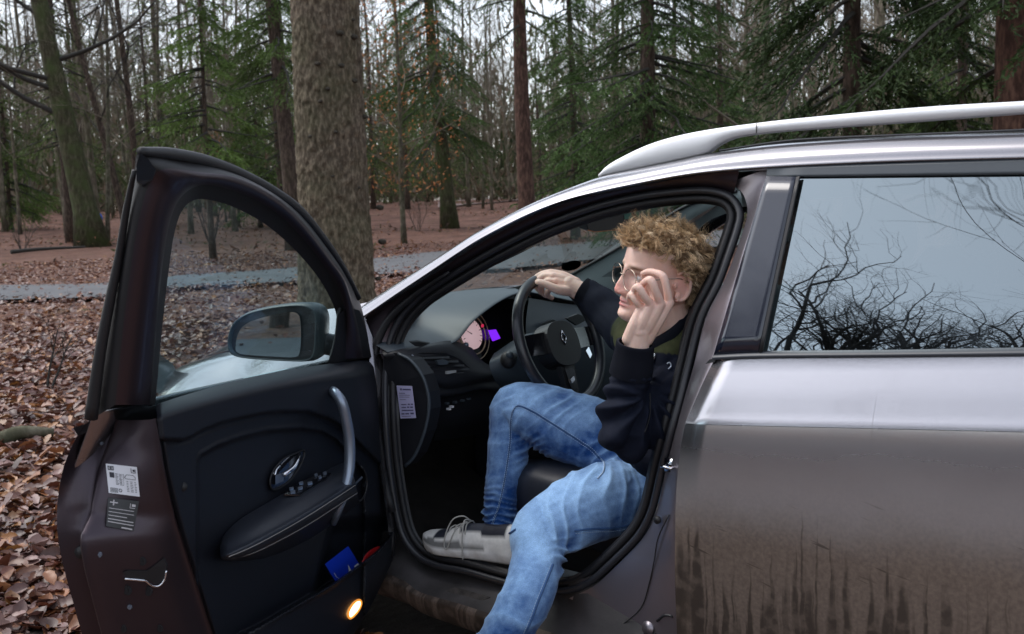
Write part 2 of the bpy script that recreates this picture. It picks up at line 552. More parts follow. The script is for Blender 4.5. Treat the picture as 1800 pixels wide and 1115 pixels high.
GLASS_REAR = glass('privacy_glass', (.11, .12, .125), .29, 0.0, .04, (.30, .36, .42), (.82, .95, 1.0))
WHITE = mat('paper_white', (.72, .72, .76), .6)
INK = mat('ink', (.03, .03, .04), .6)
SILL_DIRT = mat('sill_grime', (.042, .038, .039), .6, bump=.25, bscale=160, var=.4, vscale=14, bdist=.0015)
TYRE = mat('tyre_rubber', (.015, .015, .016), .8, bump=.3, bscale=60)
# ================================================================== THE CAR
CAR = root('parked_car', (1.0, .9, 0), 'muddy grey-violet estate car with its driver door swung open', 'car')

def mirrorY(P):
    P = np.array(P, float); P[..., 1] = 1.8 - P[..., 1]; return P

# ---- cant rail and windscreen pillar (one pressed panel), roof
L1 = [(610, 556), (640, 536), (694, 501), (750, 466), (800, 434), (840, 408), (900, 375), (950, 351), (1000, 331), (1056, 311), (1120, 297), (1188, 283), (1250, 270), (1340, 257), (1450, 248), (1600, 240), (1800, 233)]
L2 = [(612, 572), (640, 557), (697, 518), (757, 478), (806, 445), (846, 420), (905, 389), (954, 367), (1003, 350), (1058, 337), (1120, 324), (1188, 311), (1250, 303), (1340, 296), (1450, 290), (1600, 284), (1800, 279)]
low = np.array([S(*p) for p in L2]); 
up_ = np.array([onY(a[0], a[1], b[1] + .058) for a, b in zip(L1, low)])
low = np.vstack([low, low[-1] + [.55, .0, -.012], low[-1] + [1.25, .03, -.06]])
up_ = np.vstack([up_, up_[-1] + [.55, .0, -.010], up_[-1] + [1.25, .03, -.06]])
mid = low * .52 + up_ * .48 + np.array([0, -.014, .004])
m2 = low * .82 + up_ * .18 + np.array([0, -.008, .000])
ins = up_ + np.array([0, .10, .006])
cr = patch('roof_side_rail', [low + [0, .02, -.004], low, m2, mid, up_ , ins], PAINT, CAR, nr=4, nc=4)
patch('roof_side_rail', [mirrorY(q) for q in (low + [0, .02, -.004], low, m2, mid, up_, ins)], PAINT, CAR, nr=3, nc=3)
rsel = [9, 10, 12, 13, 15, 16, 17, 18]
rows = []
for k in rsel:
    a = ins[k]; c = np.array([a[0] - .02, .9, a[2] + .022]); 
    rows.append([a, a * .6 + c * .4 + [0, 0, .004], c, mirrorY(a * .6 + c * .4 + [0, 0, .004]), mirrorY(a)])
patch('roof_panel', rows, PAINT, CAR, nr=3, nc=5)
# black ditch strip beside the roof rail
tube('roof_ditch_strip', [onY(1265, 268, .30), onY(1400, 249, .31), onY(1600, 240, .31), onY(1800, 232, .31), onY(1800, 232, .31) + [.6, 0, -.01]], .006, RUBBER, CAR, ns=6, sm=4)

# ---- silver roof rail (near side traced; far side is the same rail mirrored)
RT = [(1056, 309), (1068, 294), (1090, 279), (1148, 252), (1224, 232), (1336, 216), (1448, 204), (1628, 188), (1800, 178)]
RB = [(1058, 312), (1090, 305), (1130, 297), (1190, 284), (1245, 271), (1266, 256), (1300, 242), (1370, 233), (1448, 227), (1628, 214), (1800, 201)]
rt = catrom([onY(x, y, .285) for x, y in RT], 6); rb = catrom([onY(x, y, .285) for x, y in RB], 6)
xs = np.concatenate([np.linspace(0, .25, 22), np.linspace(.27, 1, 26)])
def resamp(P, n_at):
    d = np.r_[0, np.cumsum(np.linalg.norm(np.diff(P, axis=0), axis=1))]; d /= d[-1]
    return np.array([[np.interp(t, d, P[:, k]) for k in range(3)] for t in n_at])
# pair the two contours by X so the foot is one solid wedge
XS = np.r_[np.linspace(rt[0][0] + .004, 1.3, 40), np.linspace(1.33, rt[-1][0], 12)]
def rail(side):
    secs = []
    for x in XS:
        zt = np.interp(x, rt[:, 0], rt[:, 2]); zb = np.interp(x, rb[:, 0], rb[:, 2])
        zb = min(zb, zt - .002)
        zc, hh = (zt + zb) / 2, (zt - zb) / 2
        w = .019
        ring = []
        for a in np.linspace(0, 2 * np.pi, 14, endpoint=False):
            ca, sa = math.cos(a), math.sin(a)
            ring.append([x, .285 + .030 * (x < -9) + w * np.sign(ca) * abs(ca) ** .7, zc + hh * np.sign(sa) * abs(sa) ** .75])
        secs.append(ring)
    x0 = XS[-1]; last = np.array(secs[-1])
    secs.append((last + [.5, 0, -.008]).tolist()); secs.append((last + [.95, .012, -.05]).tolist()); secs.append((last + [1.05, .014, -.085]).tolist())
    V = np.array(secs).reshape(-1, 3); n = 14
    F = grid_faces(len(secs), n, True) + [tuple(range(n))[::-1], tuple(range((len(secs) - 1) * n, len(secs) * n))]
    if side: V = mirrorY(V)
    o = fix(mk('roof_rail', V, F, ALU, CAR))
    c = onY(1336, 226, .285)
    return o
r0 = rail(0); rail(1)
js = onY(1336, 226, .285)
tube('rail_joint', [js + [0, -.0195, -.011], js + [.0, -.0200, .011]], .0010, BLACK, r0, ns=5)

# ---- door opening: recessed paint flange, seals, sill, centre pillar
SEAL = [(690, 860), (682, 800), (677, 720), (678, 650), (685, 600), (705, 557), (735, 524), (765, 502), (840, 456), (920, 413), (980, 387), (1060, 360), (1140, 343), (1220, 335), (1262, 338), (1288, 350), (1301, 375), (1296, 405), (1279, 455), (1262, 500), (1232, 560), (1212, 635), (1196, 700), (1180, 760), (1164, 822), (1154, 868), (1143, 905), (1120, 945), (1072, 993), (1038, 1022), (1000, 1038), (940, 1036), (880, 1022), (820, 1005), (770, 995), (735, 978), (710, 945), (698, 905)]
SEAL = np.array(SEAL, float)
def inset(P, d):
    P = np.asarray(P, float); n = len(P); out = []
    for i in range(n):
        t = P[(i + 1) % n] - P[i - 1]; t /= np.linalg.norm(t)
        out.append(P[i] + d * np.array([-t[1], t[0]]))
    return np.array(out)
sealP = [S(x, y, .066) for x, y in SEAL]
tube('door_seal', sealP, .0088, RUBBER_LIT, CAR, ns=10, closed=True, sm=4)
sealQ = [S(x, y, .085) for x, y in inset(SEAL, 14)]
tube('door_seal', sealQ, .0092, RUBBER, CAR, ns=8, closed=True, sm=4)

carr = [catrom(q, 3, True) for q in ([S(x, y, .070) for x, y in SEAL], [S(x, y, .088) for x, y in inset(SEAL, 12)], [S(x, y, .105) for x, y in inset(SEAL, 24)])]
nC = len(carr[0]); mk('seal_carrier', np.vstack(carr), grid_faces(3, nC, True), BLACK, CAR)
i0 = [3, 4, 5, 6, 7, 8, 9, 10, 11, 12, 13, 14]
top_pairs = [((642, 556), (676, 640)), ((648, 552), (682, 602)), ((668, 538), (700, 556)), ((700, 516), (731, 521)), ((757, 478), (765, 498)), ((846, 420), (840, 451)), ((905, 389), (920, 408)), ((954, 367), (980, 382)), ((1058, 337), (1060, 355)), ((1120, 324), (1140, 338)), ((1188, 311), (1220, 330)), ((1250, 303), (1262, 333)), ((1300, 299), (1290, 340))]
rr = [[S(*a, .001) for a, b in top_pairs], [S(*a, .028) + np.array([0, 0, -.001]) for a, b in top_pairs], [S((a[0] * .45 + b[0] * .55), (a[1] * .45 + b[1] * .55), .045) for a, b in top_pairs], [S(*b, .070) for a, b in top_pairs]]
patch('door_recess', rr, JAMB_REFL, CAR, nr=3, nc=4)
# front hinge post below the mirror
fp = [((640, 556), (676, 645)), ((650, 640), (674, 720)), ((662, 760), (679, 800)), ((676, 880), (686, 860)), ((690, 985), (700, 930))]
patch('hinge_post', [[S(*a, .02) for a, b in fp], [S((a[0] + b[0]) / 2, (a[1] + b[1]) / 2, .04) for a, b in fp], [S(*b, .07) for a, b in fp]], PAINT, CAR, nr=3, nc=4)
P3 = [(690, 900), (672, 830), (662, 760), (655, 690), (657, 640), (665, 597), (689, 555), (735, 514), (790, 478)]
tube('hinge_seal', [S(x, y, .045) for x, y in P3], [.010, .012, .012, .012, .012, .012, .011, .009, .004], RUBBER, CAR, ns=8, sm=4)

JL = [(1274, 324), (1300, 334), (1312, 356), (1313, 380), (1305, 410), (1287, 460), (1270, 500), (1240, 560), (1220, 640), (1203, 700), (1187, 760), (1171, 822), (1161, 870), (1150, 910), (1127, 950), (1078, 1000), (1044, 1030), (1000, 1052)]
JR = [(1350, 296), (1350, 312), (1343, 330), (1334, 362), (1320, 405), (1306, 450), (1294, 495), (1276, 555), (1256, 625), (1228, 690), (1206, 745), (1196, 800), (1192, 860), (1190, 910), (1189, 960), (1189, 1020), (1190, 1080), (1192, 1140)]
ra = [S(x, y, .062) for x, y in JL]
rb_ = [S(x * .6 + X * .4, y * .6 + Y * .4, .046) for (x, y), (X, Y) in zip(JL, JR)]
rc = [S(x * .15 + X * .85, y * .15 + Y * .85, .030) for (x, y), (X, Y) in zip(JL, JR)]
rd = [S(X + 6, Y, .026) for X, Y in JR]
BP = patch('door_pillar', [ra, rb_, rc, rd], PILLARP, CAR, nr=4, nc=4)
# striker, plug and rubber bung on the pillar
st = S(1180, 822, .045)
v, f = join([tube_geo([st + [-.014, .0, .006], st + [-.012, -.022, .006], st + [.010, -.022, .004], st + [.012, 0, .004]], .0035, 8), box_geo(st + [0, .004, .004], (.036, .006, .03))])
mk('door_striker', v, f, CHROME, BP)
pl = S(1157, 914, .044); v, f = disc_geo(pl, (-.2, -1, .1), .009, .006, 14); mk('pillar_plug', v, f, RUBBER, BP)
pl = S(1140, 1104, .034); v, f = disc_geo(pl, (-.1, -1, .25), .016, .005, 20); mk('pillar_plug', v, f, PILLARP, BP)
tube('pillar_crease', [S(1176, 905, .034), S(1157, 945, .036), S(1150, 985, .036), S(1140, 1030, .036), S(1126, 1070, .036), S(1090, 1102, .036)], .0016, RUBBER, BP, ns=5, sm=4)
gr = [S(1150, 1072, .036), S(1165, 1064, .034), S(1183, 1070, .034), S(1185, 1106, .036), S(1168, 1110, .040), S(1152, 1095, .040)]
slab('check_strap', gr, (0, .03, 0), RUBBER, BP)
tube('check_strap_clip', [S(1155, 1092, .030), S(1168, 1082, .028), S(1183, 1084, .028)], .003, BLACK, BP, ns=6, sm=3)

sr = [[(712, 945, .135), (750, 985, .125), (830, 1006, .115), (900, 1021, .105), (985, 1041, .095), (1085, 1012, .09)],
      [(708, 962, .11), (752, 1000, .095), (830, 1022, .085), (905, 1038, .08), (992, 1060, .075), (1100, 1050, .07)],
      [(703, 985, .07), (750, 1018, .06), (820, 1040, .055), (895, 1058, .05), (995, 1085, .05), (1110, 1095, .05)],
      [(690, 1012, .03), (738, 1041, .022), (806, 1061, .02), (862, 1079, .02), (985, 1117, .02), (1120, 1160, .02)],
      [(686, 1026, .012), (734, 1052, .010), (796, 1074, .010), (856, 1094, .010), (970, 1132, .010), (1110, 1178, .010)]]
rows = [[onY(*p) for p in r] for r in sr]
rows.append([p * [1, 0, 0] + [0, .03, p[2] - .05] for p in rows[-1]])
rows.append([p * [1, 0, 0] + [0, .12, .19] for p in rows[-1]])
rows = [[np.array([-.22, r[0][1], r[0][2]])] + r + [np.array([2.0, r[-1][1] + 0, max(r[-1][2], .2)])] for r in rows]
SILL = patch('door_sill', rows, [SILL_DIRT, FLANK], CAR, nr=4, nc=4, rowmats=[0, 0, 0, 1, 1, 1])
sp = [onY(770, 1046, .034), onY(835, 1064, .032), onY(862, 1052, .05), onY(800, 1035, .055)]
slab('scuff_plate', sp, (0, 0, .004), mat('scuff_plastic', (.05, .043, .04), .6, bump=.4, bscale=200, var=.5, vscale=40), SILL)
# right-hand sill strip seen behind the near leg
sp = [onY(985, 1095, .045), onY(1075, 1118, .04), onY(1078, 1098, .055), onY(1000, 1078, .06)]
slab('scuff_plate', sp, (0, 0, .004), bpy.data.materials['scuff_plastic'], SILL)

# ---- rear door
fe = [(1256, 634), (1240, 664), (1226, 695), (1205, 742), (1196, 790), (1190, 840), (1187, 900), (1186, 1000), (1189, 1090), (1196, 1180)]
fz = np.array([S(*p) for p in fe]); o_ = np.argsort(fz[:, 2]); 
def front_x(z): return float(np.interp(z, fz[o_, 2], fz[o_, 0]))
hs_ = [.26, .30, .36, .42, .48, .54, .60, .66, .72, .77, .81, .835, .847, .8515]
hs2 = [.8525, .858, .866, .88, .90, .93, .955, .975, .986]
RD = root_rd = None
def flank_rows(hl, xf, xe, off=0.0, nx=16, taper=None):
    rows = []
    for h in hl:
        row = []
        for k in range(nx + 1):
            t = k / nx
            z0 = h
            x = None
            z = h + .092 * .0
            a = xf(h)
            x = a + (xe - a) * t
            z = h + .092 * (min(x, 2.2) - 1.12)
            y = float(pchip(h, GH, GY)) + off + (taper(x) if taper else 0)
            row.append([x, y, z])
        rows.append(row)
    return rows
xr = lambda h: front_x(h + .092 * -.03)
def panel(name, hl, hl2, xf, xe, mats, parent, taper=None, nx=16, lip=.03, mirror=False):
    A = flank_rows(hl, xf, xe, 0, nx, taper); B = flank_rows(hl2, xf, xe, 0, nx, taper) if hl2 else []
    V, F = [], []
    for R_ in (A, B):
        if not R_: continue
        G = [[[r[0][0] + .004, r[0][1] + lip, r[0][2]], [r[0][0] + .0005, r[0][1] + .004, r[0][2]]] + r + [[r[-1][0] - .001, r[-1][1] + lip, r[-1][2]]] for r in R_]
        nc = len(G[0]); o = len(V)
        V += [p for r in G for p in r]; F += grid_faces(len(G), nc, False, o)
    V = np.array(V)
    if mirror: V = mirrorY(V)
    return mk(name, V, F, mats, parent)
RDOOR = panel('rear_door', hs_, hs2, xr, 1.98, FLANK, CAR)
def strip_on_flank(name, pts, offs, m, parent, th=.004):
    return slab(name, [S(x, y, o) for (x, y), o in zip(pts, offs)], (0, th, 0), m, parent)
# window: film-covered pillar, header, glass, waist moulding, all on the curved flank
def flank_quad(name, bl, br, tl, tr, off, m, parent, n=10, ext=None):
    """bl.. are pixels; when ext is set the right edge runs on to that X"""
    rows = []
    for i in range(n + 1):
        t = i / n
        a = S(bl[0] + (tl[0] - bl[0]) * t, bl[1] + (tl[1] - bl[1]) * t, off)
        b = S(br[0] + (tr[0] - br[0]) * t, br[1] + (tr[1] - br[1]) * t, off)
        row = [a * (1 - s) + b * s for s in np.linspace(0, 1, 7)]
        row = [np.array([p[0], gside(p[0], p[2]) + off if p[2] < 1.5 else p[1], p[2]]) for p in row]
        if ext is not None:
            sl = (b - a) / max(b[0] - a[0], 1e-6)
            for s in (.33, .66, 1):
                q = b + sl * (ext - b[0]) * s; q[1] = gside(q[0], q[2]) + off; row.append(q)
        rows.append(row)
    V = np.array(rows).reshape(-1, 3); F = [f[::-1] for f in grid_faces(len(rows), len(rows[0]))]
    o = mk(name, V, F, m, parent)
    if m is not GLASS_REAR: solid(o, .004, -1)
    return o
flank_quad('pillar_trim', (1256, 624), (1335, 620), (1348, 311), (1401, 312), .003, PILLAR_FILM, RDOOR)
flank_quad('window_channel', (1335, 620), (1341, 619), (1401, 312), (1407, 311), .0015, RUBBER, RDOOR)
flank_quad('window_header', (1348, 312), (1800, 307), (1350, 296), (1800, 280), .006, mat('header_trim', (.05, .06, .07), .35), RDOOR, n=5, ext=1.98)
flank_quad('window_glass', (1341, 619), (1800, 615), (1407, 311), (1800, 305), .010, GLASS_REAR, RDOOR, n=14, ext=1.96)
wm = [S(1252, 633, -.004), S(1340, 630, -.004), S(1560, 628, -.004), S(1800, 626, -.004)]
wt = [S(1256, 622, .004), S(1340, 618, .004), S(1560, 616, .004), S(1800, 612, .004)]
wm.append(wm[-1] + (wm[-1] - wm[-2]) * .8); wt.append(wt[-1] + (wt[-1] - wt[-2]) * .8)
patch('waist_moulding', [wm, [a * .5 + b * .5 + [0, -.006, 0] for a, b in zip(wm, wt)], wt, [b + [0, .012, 0] for b in wt]], mat('moulding', (.035, .04, .05), .4), RDOOR, nr=3, nc=4)
slab('moulding_tip', [S(1240, 640, -.002), S(1247, 632, -.004), S(1258, 630, -.004), S(1256, 637, -.003)], (0, .012, 0), BLACK, RDOOR)

# ---- the rest of the body shell: quarter panel, tail, far flank, front wing, bonnet, bumper
tap = lambda x: .16 * max(0, (x - 2.6) / .7) ** 2
panel('rear_quarter_panel', hs_, hs2, lambda h: 1.984, 3.28, PAINT, CAR, taper=tap, nx=14)
def upper_band(name, x0, x1, m, mirror=False, off=.008, ztop=1.37):
    rows = []
    for t in np.linspace(0, 1, 9):
        row = []
        for s in np.linspace(0, 1, 9):
            x = x0 + (x1 - x0) * s; z0 = .995 + .092 * (min(x, 2.2) - 1.12)
            z = z0 + (ztop - z0) * t
            row.append([x, gside(x, z) + off + tap(x), z])
        rows.append(row)
    if mirror: rows = [mirrorY(r) for r in rows]
    return patch(name, rows, m, CAR, nr=1, nc=1)
upper_band('quarter_window', 2.03, 2.95, GLASS_REAR)
upper_band('rear_pillar', 2.95, 3.10, PAINT); upper_band('rear_pillar', 2.95, 3.10, PAINT, True)
upper_band('quarter_window', 1.2, 2.95, GLASS_REAR, True)
upper_band('right_door_window', .42, 1.14, GLASS_WIND, True, ztop=1.34)
panel('right_side_panel', hs_, hs2, lambda h: -.02, 3.28, PAINT, CAR, taper=tap, nx=24, mirror=True)
# tailgate
tg = []
for z, x in ((.35, 3.34), (.6, 3.36), (.85, 3.33), (1.05, 3.26), (1.3, 3.12), (1.42, 3.0)):
    y0 = gside(2.2, min(z, 1.4)) + .17
    tg.append([[x - .1, y0, z], [x, y0 + .15, z], [x + .03, .9, z], [x, 1.65 - y0, z], [x - .1, 1.8 - y0, z]])
patch('tailgate', tg, PAINT, CAR, nr=3, nc=4)
# bonnet, wings, nose
def bonnet(X, Y):
    u = (Y - .9) / .78
    zc = float(np.interp(X, [-1.36, -1.25, -1.1, -.9, -.7, -.5, -.3, -.1], [.66, .76, .83, .885, .925, .955, .985, 1.01]))
    return zc + .03 - .085 * abs(u) ** 2.4
rows = []
for X in (-1.33, -1.26, -1.15, -1.0, -.85, -.7, -.55, -.42, -.33):
    hw = np.interp(X, [-1.33, -1.15, -.8, -.3], [.50, .62, .72, .745])
    rows.append([[X + .10 * (abs(s) ** 3) * (X < -.6), .9 + s * hw, bonnet(X, .9 + s * hw)] for s in (-1, -.85, -.6, -.3, 0, .3, .6, .85, 1)])
patch('bonnet', rows, PAINT, CAR, nr=4, nc=4)
def wing(mirror):
    rows = []
    for X in (-1.20, -1.10, -1.0, -.85, -.7, -.5, -.3, -.12, .0):
        hw = np.interp(X, [-1.33, -1.15, -.8, -.3], [.50, .62, .72, .745])
        inn = np.array([X + .10 * (X < -.6), .9 - hw - .004, bonnet(X, .9 - hw) - .004])
        if X > -.33: inn = np.array([X, .16, 1.0 + .06 * (X + .33) / .33])
        ins2 = .16 * max(0, (-X - .7) / .5) ** 2
        arch = .36 + .30 * math.sqrt(max(0, 1 - ((X + .48) / .37) ** 2)) if abs(X + .48) < .37 else .30
        row = [inn, [X, .11 + ins2, inn[2] - .045], [X, .055 + ins2, inn[2] - .10], [X, .02 + ins2, inn[2] - .17]]
        zb = max(arch, .28); zt = inn[2] - .17
        row += [[X, .006 + ins2, zt + (zb - zt) * .5], [X, .012 + ins2, zb]]
        if mirror: row = [mirrorY(p) for p in row]
        rows.append(row)
    return patch('front_wing', rows, PAINT, CAR, nr=4, nc=4)
wing(False); wing(True)
def headlamp(mirror):
    V = []
    pts = [(-1.02, .105, .86), (-1.10, .15, .845), (-1.22, .24, .80), (-1.30, .36, .745), (-1.30, .36, .67), (-1.24, .22, .655), (-1.12, .13, .69), (-1.03, .095, .75)]
    c = np.mean(pts, axis=0); out = np.array([-.02, -.018, .012])
    ring0 = [np.array(p) for p in pts]; ring1 = [np.array(p) * .6 + c * .4 + out for p in pts]
    V = ring0 + ring1 + [c + out * 1.4]
    F = grid_faces(2, 8, True) + [(8 + i, 8 + (i + 1) % 8, 16) for i in range(8)]
    V = np.array(V)
    if mirror: V = mirrorY(V)
    o = mk('headlamp', V, F, mat('lamp_lens', (.36, .42, .42), .12, coat=1.0), CAR)
    m = o.modifiers.new('round', 'SUBSURF'); m.levels = m.render_levels = 2
headlamp(False); headlamp(True)
bp = []
for z, dx in ((.20, .05), (.32, 0), (.48, -.02), (.60, 0), (.67, .04)):
    bp.append([[-1.05, .10, z], [-1.20 + dx, .18, z], [-1.34 + dx, .45, z], [-1.40 + dx, .9, z], [-1.34 + dx, 1.35, z], [-1.20 + dx, 1.62, z], [-1.05, 1.70, z]])
patch('front_bumper', bp, PAINT, CAR, nr=3, nc=4)
rbm = []
for z, dx in ((.22, -.05), (.35, .02), (.5, .03), (.6, 0)):
    rbm.append([[3.2, .2, z], [3.34 + dx, .35, z], [3.39 + dx, .9, z], [3.34 + dx, 1.45, z], [3.2, 1.6, z]])
patch('rear_bumper', rbm, PAINT, CAR, nr=3, nc=4)
# wheels
for X, Y in ((-.48, .11), (2.22, .11), (-.48, 1.69), (2.22, 1.69)):
    s = -1 if Y < .9 else 1
    a = np.linspace(0, 2 * np.pi, 28, endpoint=False)
    prof = [(.20, -.09), (.27, -.10), (.305, -.085), (.315, 0), (.305, .085), (.27, .10), (.20, .09)]
    V = np.array([[X + r_ * math.cos(t), Y + w * 1.0, .315 + r_ * math.sin(t)] for r_, w in prof for t in a])
    wh = mk('wheel', V, grid_faces(len(prof), 28, True), TYRE, CAR)
    v, f = join([tube_geo([[X, Y + s * .06, .315], [X, Y + s * .07, .315]], .205, 28)] +
                [box_geo([X + .1 * math.cos(t), Y + s * .08, .315 + .1 * math.sin(t)], (.20, .02, .04), np.array([[math.cos(t), 0, -math.sin(t)], [0, 1, 0], [math.sin(t), 0, math.cos(t)]])) for t in np.arange(5) * 1.2566])
    mk('rim', v, f, SATIN, wh, smooth=False)

# ---- cabin: floor, bulkhead, tunnel, headlining, far pillar and door card, glass
v, f = box_geo((1.3, .9, .26), (3.0, 1.50, .06)); FLOOR = mk('cabin_floor', v, f, CARPET, CAR, smooth=False)
v, f = join([box_geo((-.24, .9, .62), (.05, 1.5, .68)), box_geo((-.10, .45, .34), (.34, .6, .05), [[.86, 0, .5], [0, 1, 0], [-.5, 0, .86]])]); mk('bulkhead', v, f, CARPET, CAR, smooth=False)
v, f = box_geo((.75, .9, .42), (1.9, .22, .34)); bevel(mk('centre_tunnel', v, f, DASH_DARK, CAR, smooth=False), .03)
v, f = box_geo((1.95, .9, .60), (.06, 1.45, .62)); mk('rear_bench', v, f, TRIM_LEATHER, CAR, smooth=False)
rows = [[[x, .30 + .0, z - .02], [x, .6, z + .012], [x, .9, z + .02], [x, 1.2, z + .012], [x, 1.50, z - .02]] for x, z in ((.70, 1.365), (1.0, 1.385), (1.6, 1.39), (2.4, 1.38), (3.0, 1.33))]
patch('headlining', rows, GREYTRIM, CAR, nr=2, nc=3)
patch('inner_rail_trim', [[S(x, y, .085) for x, y in [(760, 522), (840, 468), (920, 424), (980, 398), (1060, 370), (1140, 354), (1220, 347), (1268, 350), (1288, 362)]],
      [S(x, y, .13) for x, y in [(775, 514), (840, 474), (920, 434), (980, 408), (1060, 382), (1140, 366), (1216, 354), (1262, 354), (1284, 362)]],
      [S(x, y, .19) for x, y in [(790, 504), (840, 481), (920, 443), (980, 412), (1060, 386), (1140, 368), (1216, 356), (1260, 356), (1282, 362)]]], BLACK, CAR, nr=3, nc=4)
# far windscreen pillar and far door card
PA = [(990, 492, 1.64), (1003, 486, 1.64), (1085, 440, 1.58), (1150, 400, 1.54), (1216, 360, 1.50), (1300, 336, 1.46)]
PB = [(1120, 540, 1.70), (1140, 525, 1.70), (1175, 492, 1.68), (1205, 440, 1.62), (1240, 392, 1.57), (1305, 366, 1.50)]
pa = [onY(*p) for p in PA]; pb = [onY(*p) for p in PB]
patch('far_pillar_trim', [pa, [a * .6 + b * .4 + [.01, -.012, 0] for a, b in zip(pa, pb)], pb], GREYTRIM, CAR, nr=4, nc=4)
tube('windscreen_frit', [p + [-.01, -.005, .0] for p in pa], .006, BLACK, CAR, ns=6, sm=4)
ext_h = [[x, 1.50 - .0, z] for x, z in ((.35, 1.335), (.8, 1.365), (1.4, 1.375))]
patch('far_rail_trim', [[np.array([x, 1.47, z + .02]) for x, z in ((.33, 1.33), (.8, 1.365), (1.4, 1.375))], [np.array([x, 1.55, z - .045]) for x, z in ((.36, 1.33), (.8, 1.365), (1.4, 1.375))], [np.array([x, 1.58, z - .055]) for x, z in ((.36, 1.33), (.8, 1.365), (1.4, 1.375))]], GREYTRIM, CAR, nr=3, nc=4)
v, f = box_geo((.62, 1.70, .66), (1.35, .07, .66)); bevel(mk('far_door_card', v, f, GREYTRIM, CAR, smooth=False), .02)
slab('far_door_trim', [onY(x, y, 1.672) for x, y in ((1000, 490), (1060, 458), (1120, 428), (1180, 420), (1210, 470), (1200, 560), (1000, 545))], (0, .02, 0), GREYTRIM, CAR)
# windscreen, its cowl
ws = []
for q in np.linspace(0, 1, 7):
    bow = .05 * (1 - (2 * q - 1) ** 2)
    base = np.array([.03, .15, 1.035]) * (1 - q) + np.array([-.34, 1.63, 1.0]) * q + [-bow, 0, 0]
    top = np.array([.70, .31, 1.385]) * (1 - q) + np.array([.40, 1.50, 1.345]) * q + [-bow, 0, .02 * (1 - (2 * q - 1) ** 2)]
    ws.append([base, base * .66 + top * .34 + [0, 0, .010], base * .33 + top * .67 + [0, 0, .010], top])
patch('windscreen', ws, GLASS_WIND, CAR, nr=3, nc=3)
patch('cowl_panel', [[w[0] + [0, 0, -.006] for w in ws], [np.array([-.20, w[0][1], bonnet(-.2, w[0][1]) - .012]) for w in ws], [np.array([-.36, w[0][1], bonnet(-.36, w[0][1]) - .012]) for w in ws]], BLACK, CAR, nr=2, nc=3)
disc = [onY(1004 + 17 * math.cos(a), 468 + 8 * math.sin(a) - 3 * math.cos(a), 1.40) for a in np.linspace(0, 6.28, 20, endpoint=False)]
slab('windscreen_badge', disc, (.002, 0, .003), mat('badge_green', (.03, .10, .085), .5), CAR)
# interior mirror
im = [onX(x, y, .30) for x, y in ((1030, 388), (1036, 381), (1070, 376), (1112, 372), (1118, 378), (1116, 396), (1108, 401), (1044, 408), (1034, 404))]
IM = slab('rear_view_mirror', im, (-.035, 0, .006), BLACK, CAR); bevel(IM, .008)
tube('mirror_stem', [onX(1078, 384, .27), onX(1082, 366, .20)], .012, BLACK, IM, ns=8)
slab('mirror_label', [onX(x, y, .302) for x, y in ((1097, 376), (1112, 374), (1114, 384), (1098, 386))], (-.001, 0, 0), mat('label_green', (.03, .11, .08), .5), IM)
tube('mirror_edge', [onX(x, y, .303) for x, y in ((1034, 405), (1046, 408), (1090, 404), (1108, 402))], .0015, mat('amber_edge', (.30, .09, .02), .4), IM, ns=5)

# ---- dashboard
r2 = [onX(676, 616, .08), onX(700, 611, .10), onX(750, 604, .13), onX(795, 598, .15), onX(829, 560, .17), onX(878, 525, .18), onX(916, 512, .18), onX(950, 516, .16), onX(1010, 528, .14), onX(1090, 540, .12)]
Yr = [.16, .20, .28, .36, .46, .60, .76, .98, 1.25, 1.64]
r00 = [np.array([-.36 - .06 * (1 - ((y - .9) / .75) ** 2), y, .985 + .012 * (1 - ((y - .9) / .75) ** 2)]) for y in Yr]
ra_ = [a * .62 + b * .38 + [0, 0, .012] for a, b in zip(r00, r2)]
rb2 = [a * .25 + b * .75 + [0, 0, .014] for a, b in zip(r00, r2)]
DB = patch('dashboard', [r00, ra_, rb2, r2, [p + [.004, 0, -.008] for p in r2], [p + [-.03, .002, -.012] for p in r2]], DASH, CAR, nr=4, nc=4)
# left part of the fascia, with rounded end
fa = [[onX(x, y, X) for x, y, X in r] for r in (
    [(672, 618, .07), (700, 612, .10), (750, 605, .13), (795, 599, .15), (830, 612, .14)],
    [(675, 626, .085), (708, 620, .125), (755, 613, .155), (800, 612, .17), (845, 632, .16)],
    [(690, 640, .09), (730, 640, .15), (770, 645, .175), (815, 645, .19), (865, 645, .18)],
    [(700, 660, .10), (748, 664, .165), (785, 672, .185), (835, 664, .20), (880, 655, .20)],
    [(705, 672, .08), (754, 676, .155), (790, 684, .175), (838, 674, .19), (890, 668, .19)])]
patch('fascia', fa, DASH_DARK, DB, nr=4, nc=4)
lw = [[onX(x, y, X) for x, y, X in r] for r in (
    [(748, 672, .13), (790, 682, .165), (838, 672, .18), (900, 668, .18)],
    [(756, 698, .14), (800, 694, .17), (850, 684, .185), (905, 690, .18)],
    [(764, 704, .12), (805, 700, .15), (855, 690, .17), (910, 705, .16)],
    [(768, 745, .10), (805, 740, .13), (860, 735, .15), (920, 740, .15)],
    [(762, 775, .06), (805, 770, .08), (860, 760, .10), (930, 760, .10)])]
patch('lower_fascia', lw, DASH_DARK, DB, nr=4, nc=4)
ec = [(676, 618, .115), (700, 622, .12), (722, 634, .125), (742, 660, .13), (752, 690, .135), (754, 720, .135), (746, 760, .13), (730, 800, .125), (712, 820, .12), (690, 820, .115), (676, 760, .11), (672, 680, .11)]
slab('dash_end_cap', [onY(*p) for p in ec], (0, .05, 0), DASH_DARK, DB)
tube('end_cap_edge', [onY(*p) for p in ec[1:9]], .005, DASH, DB, ns=6, sm=4)
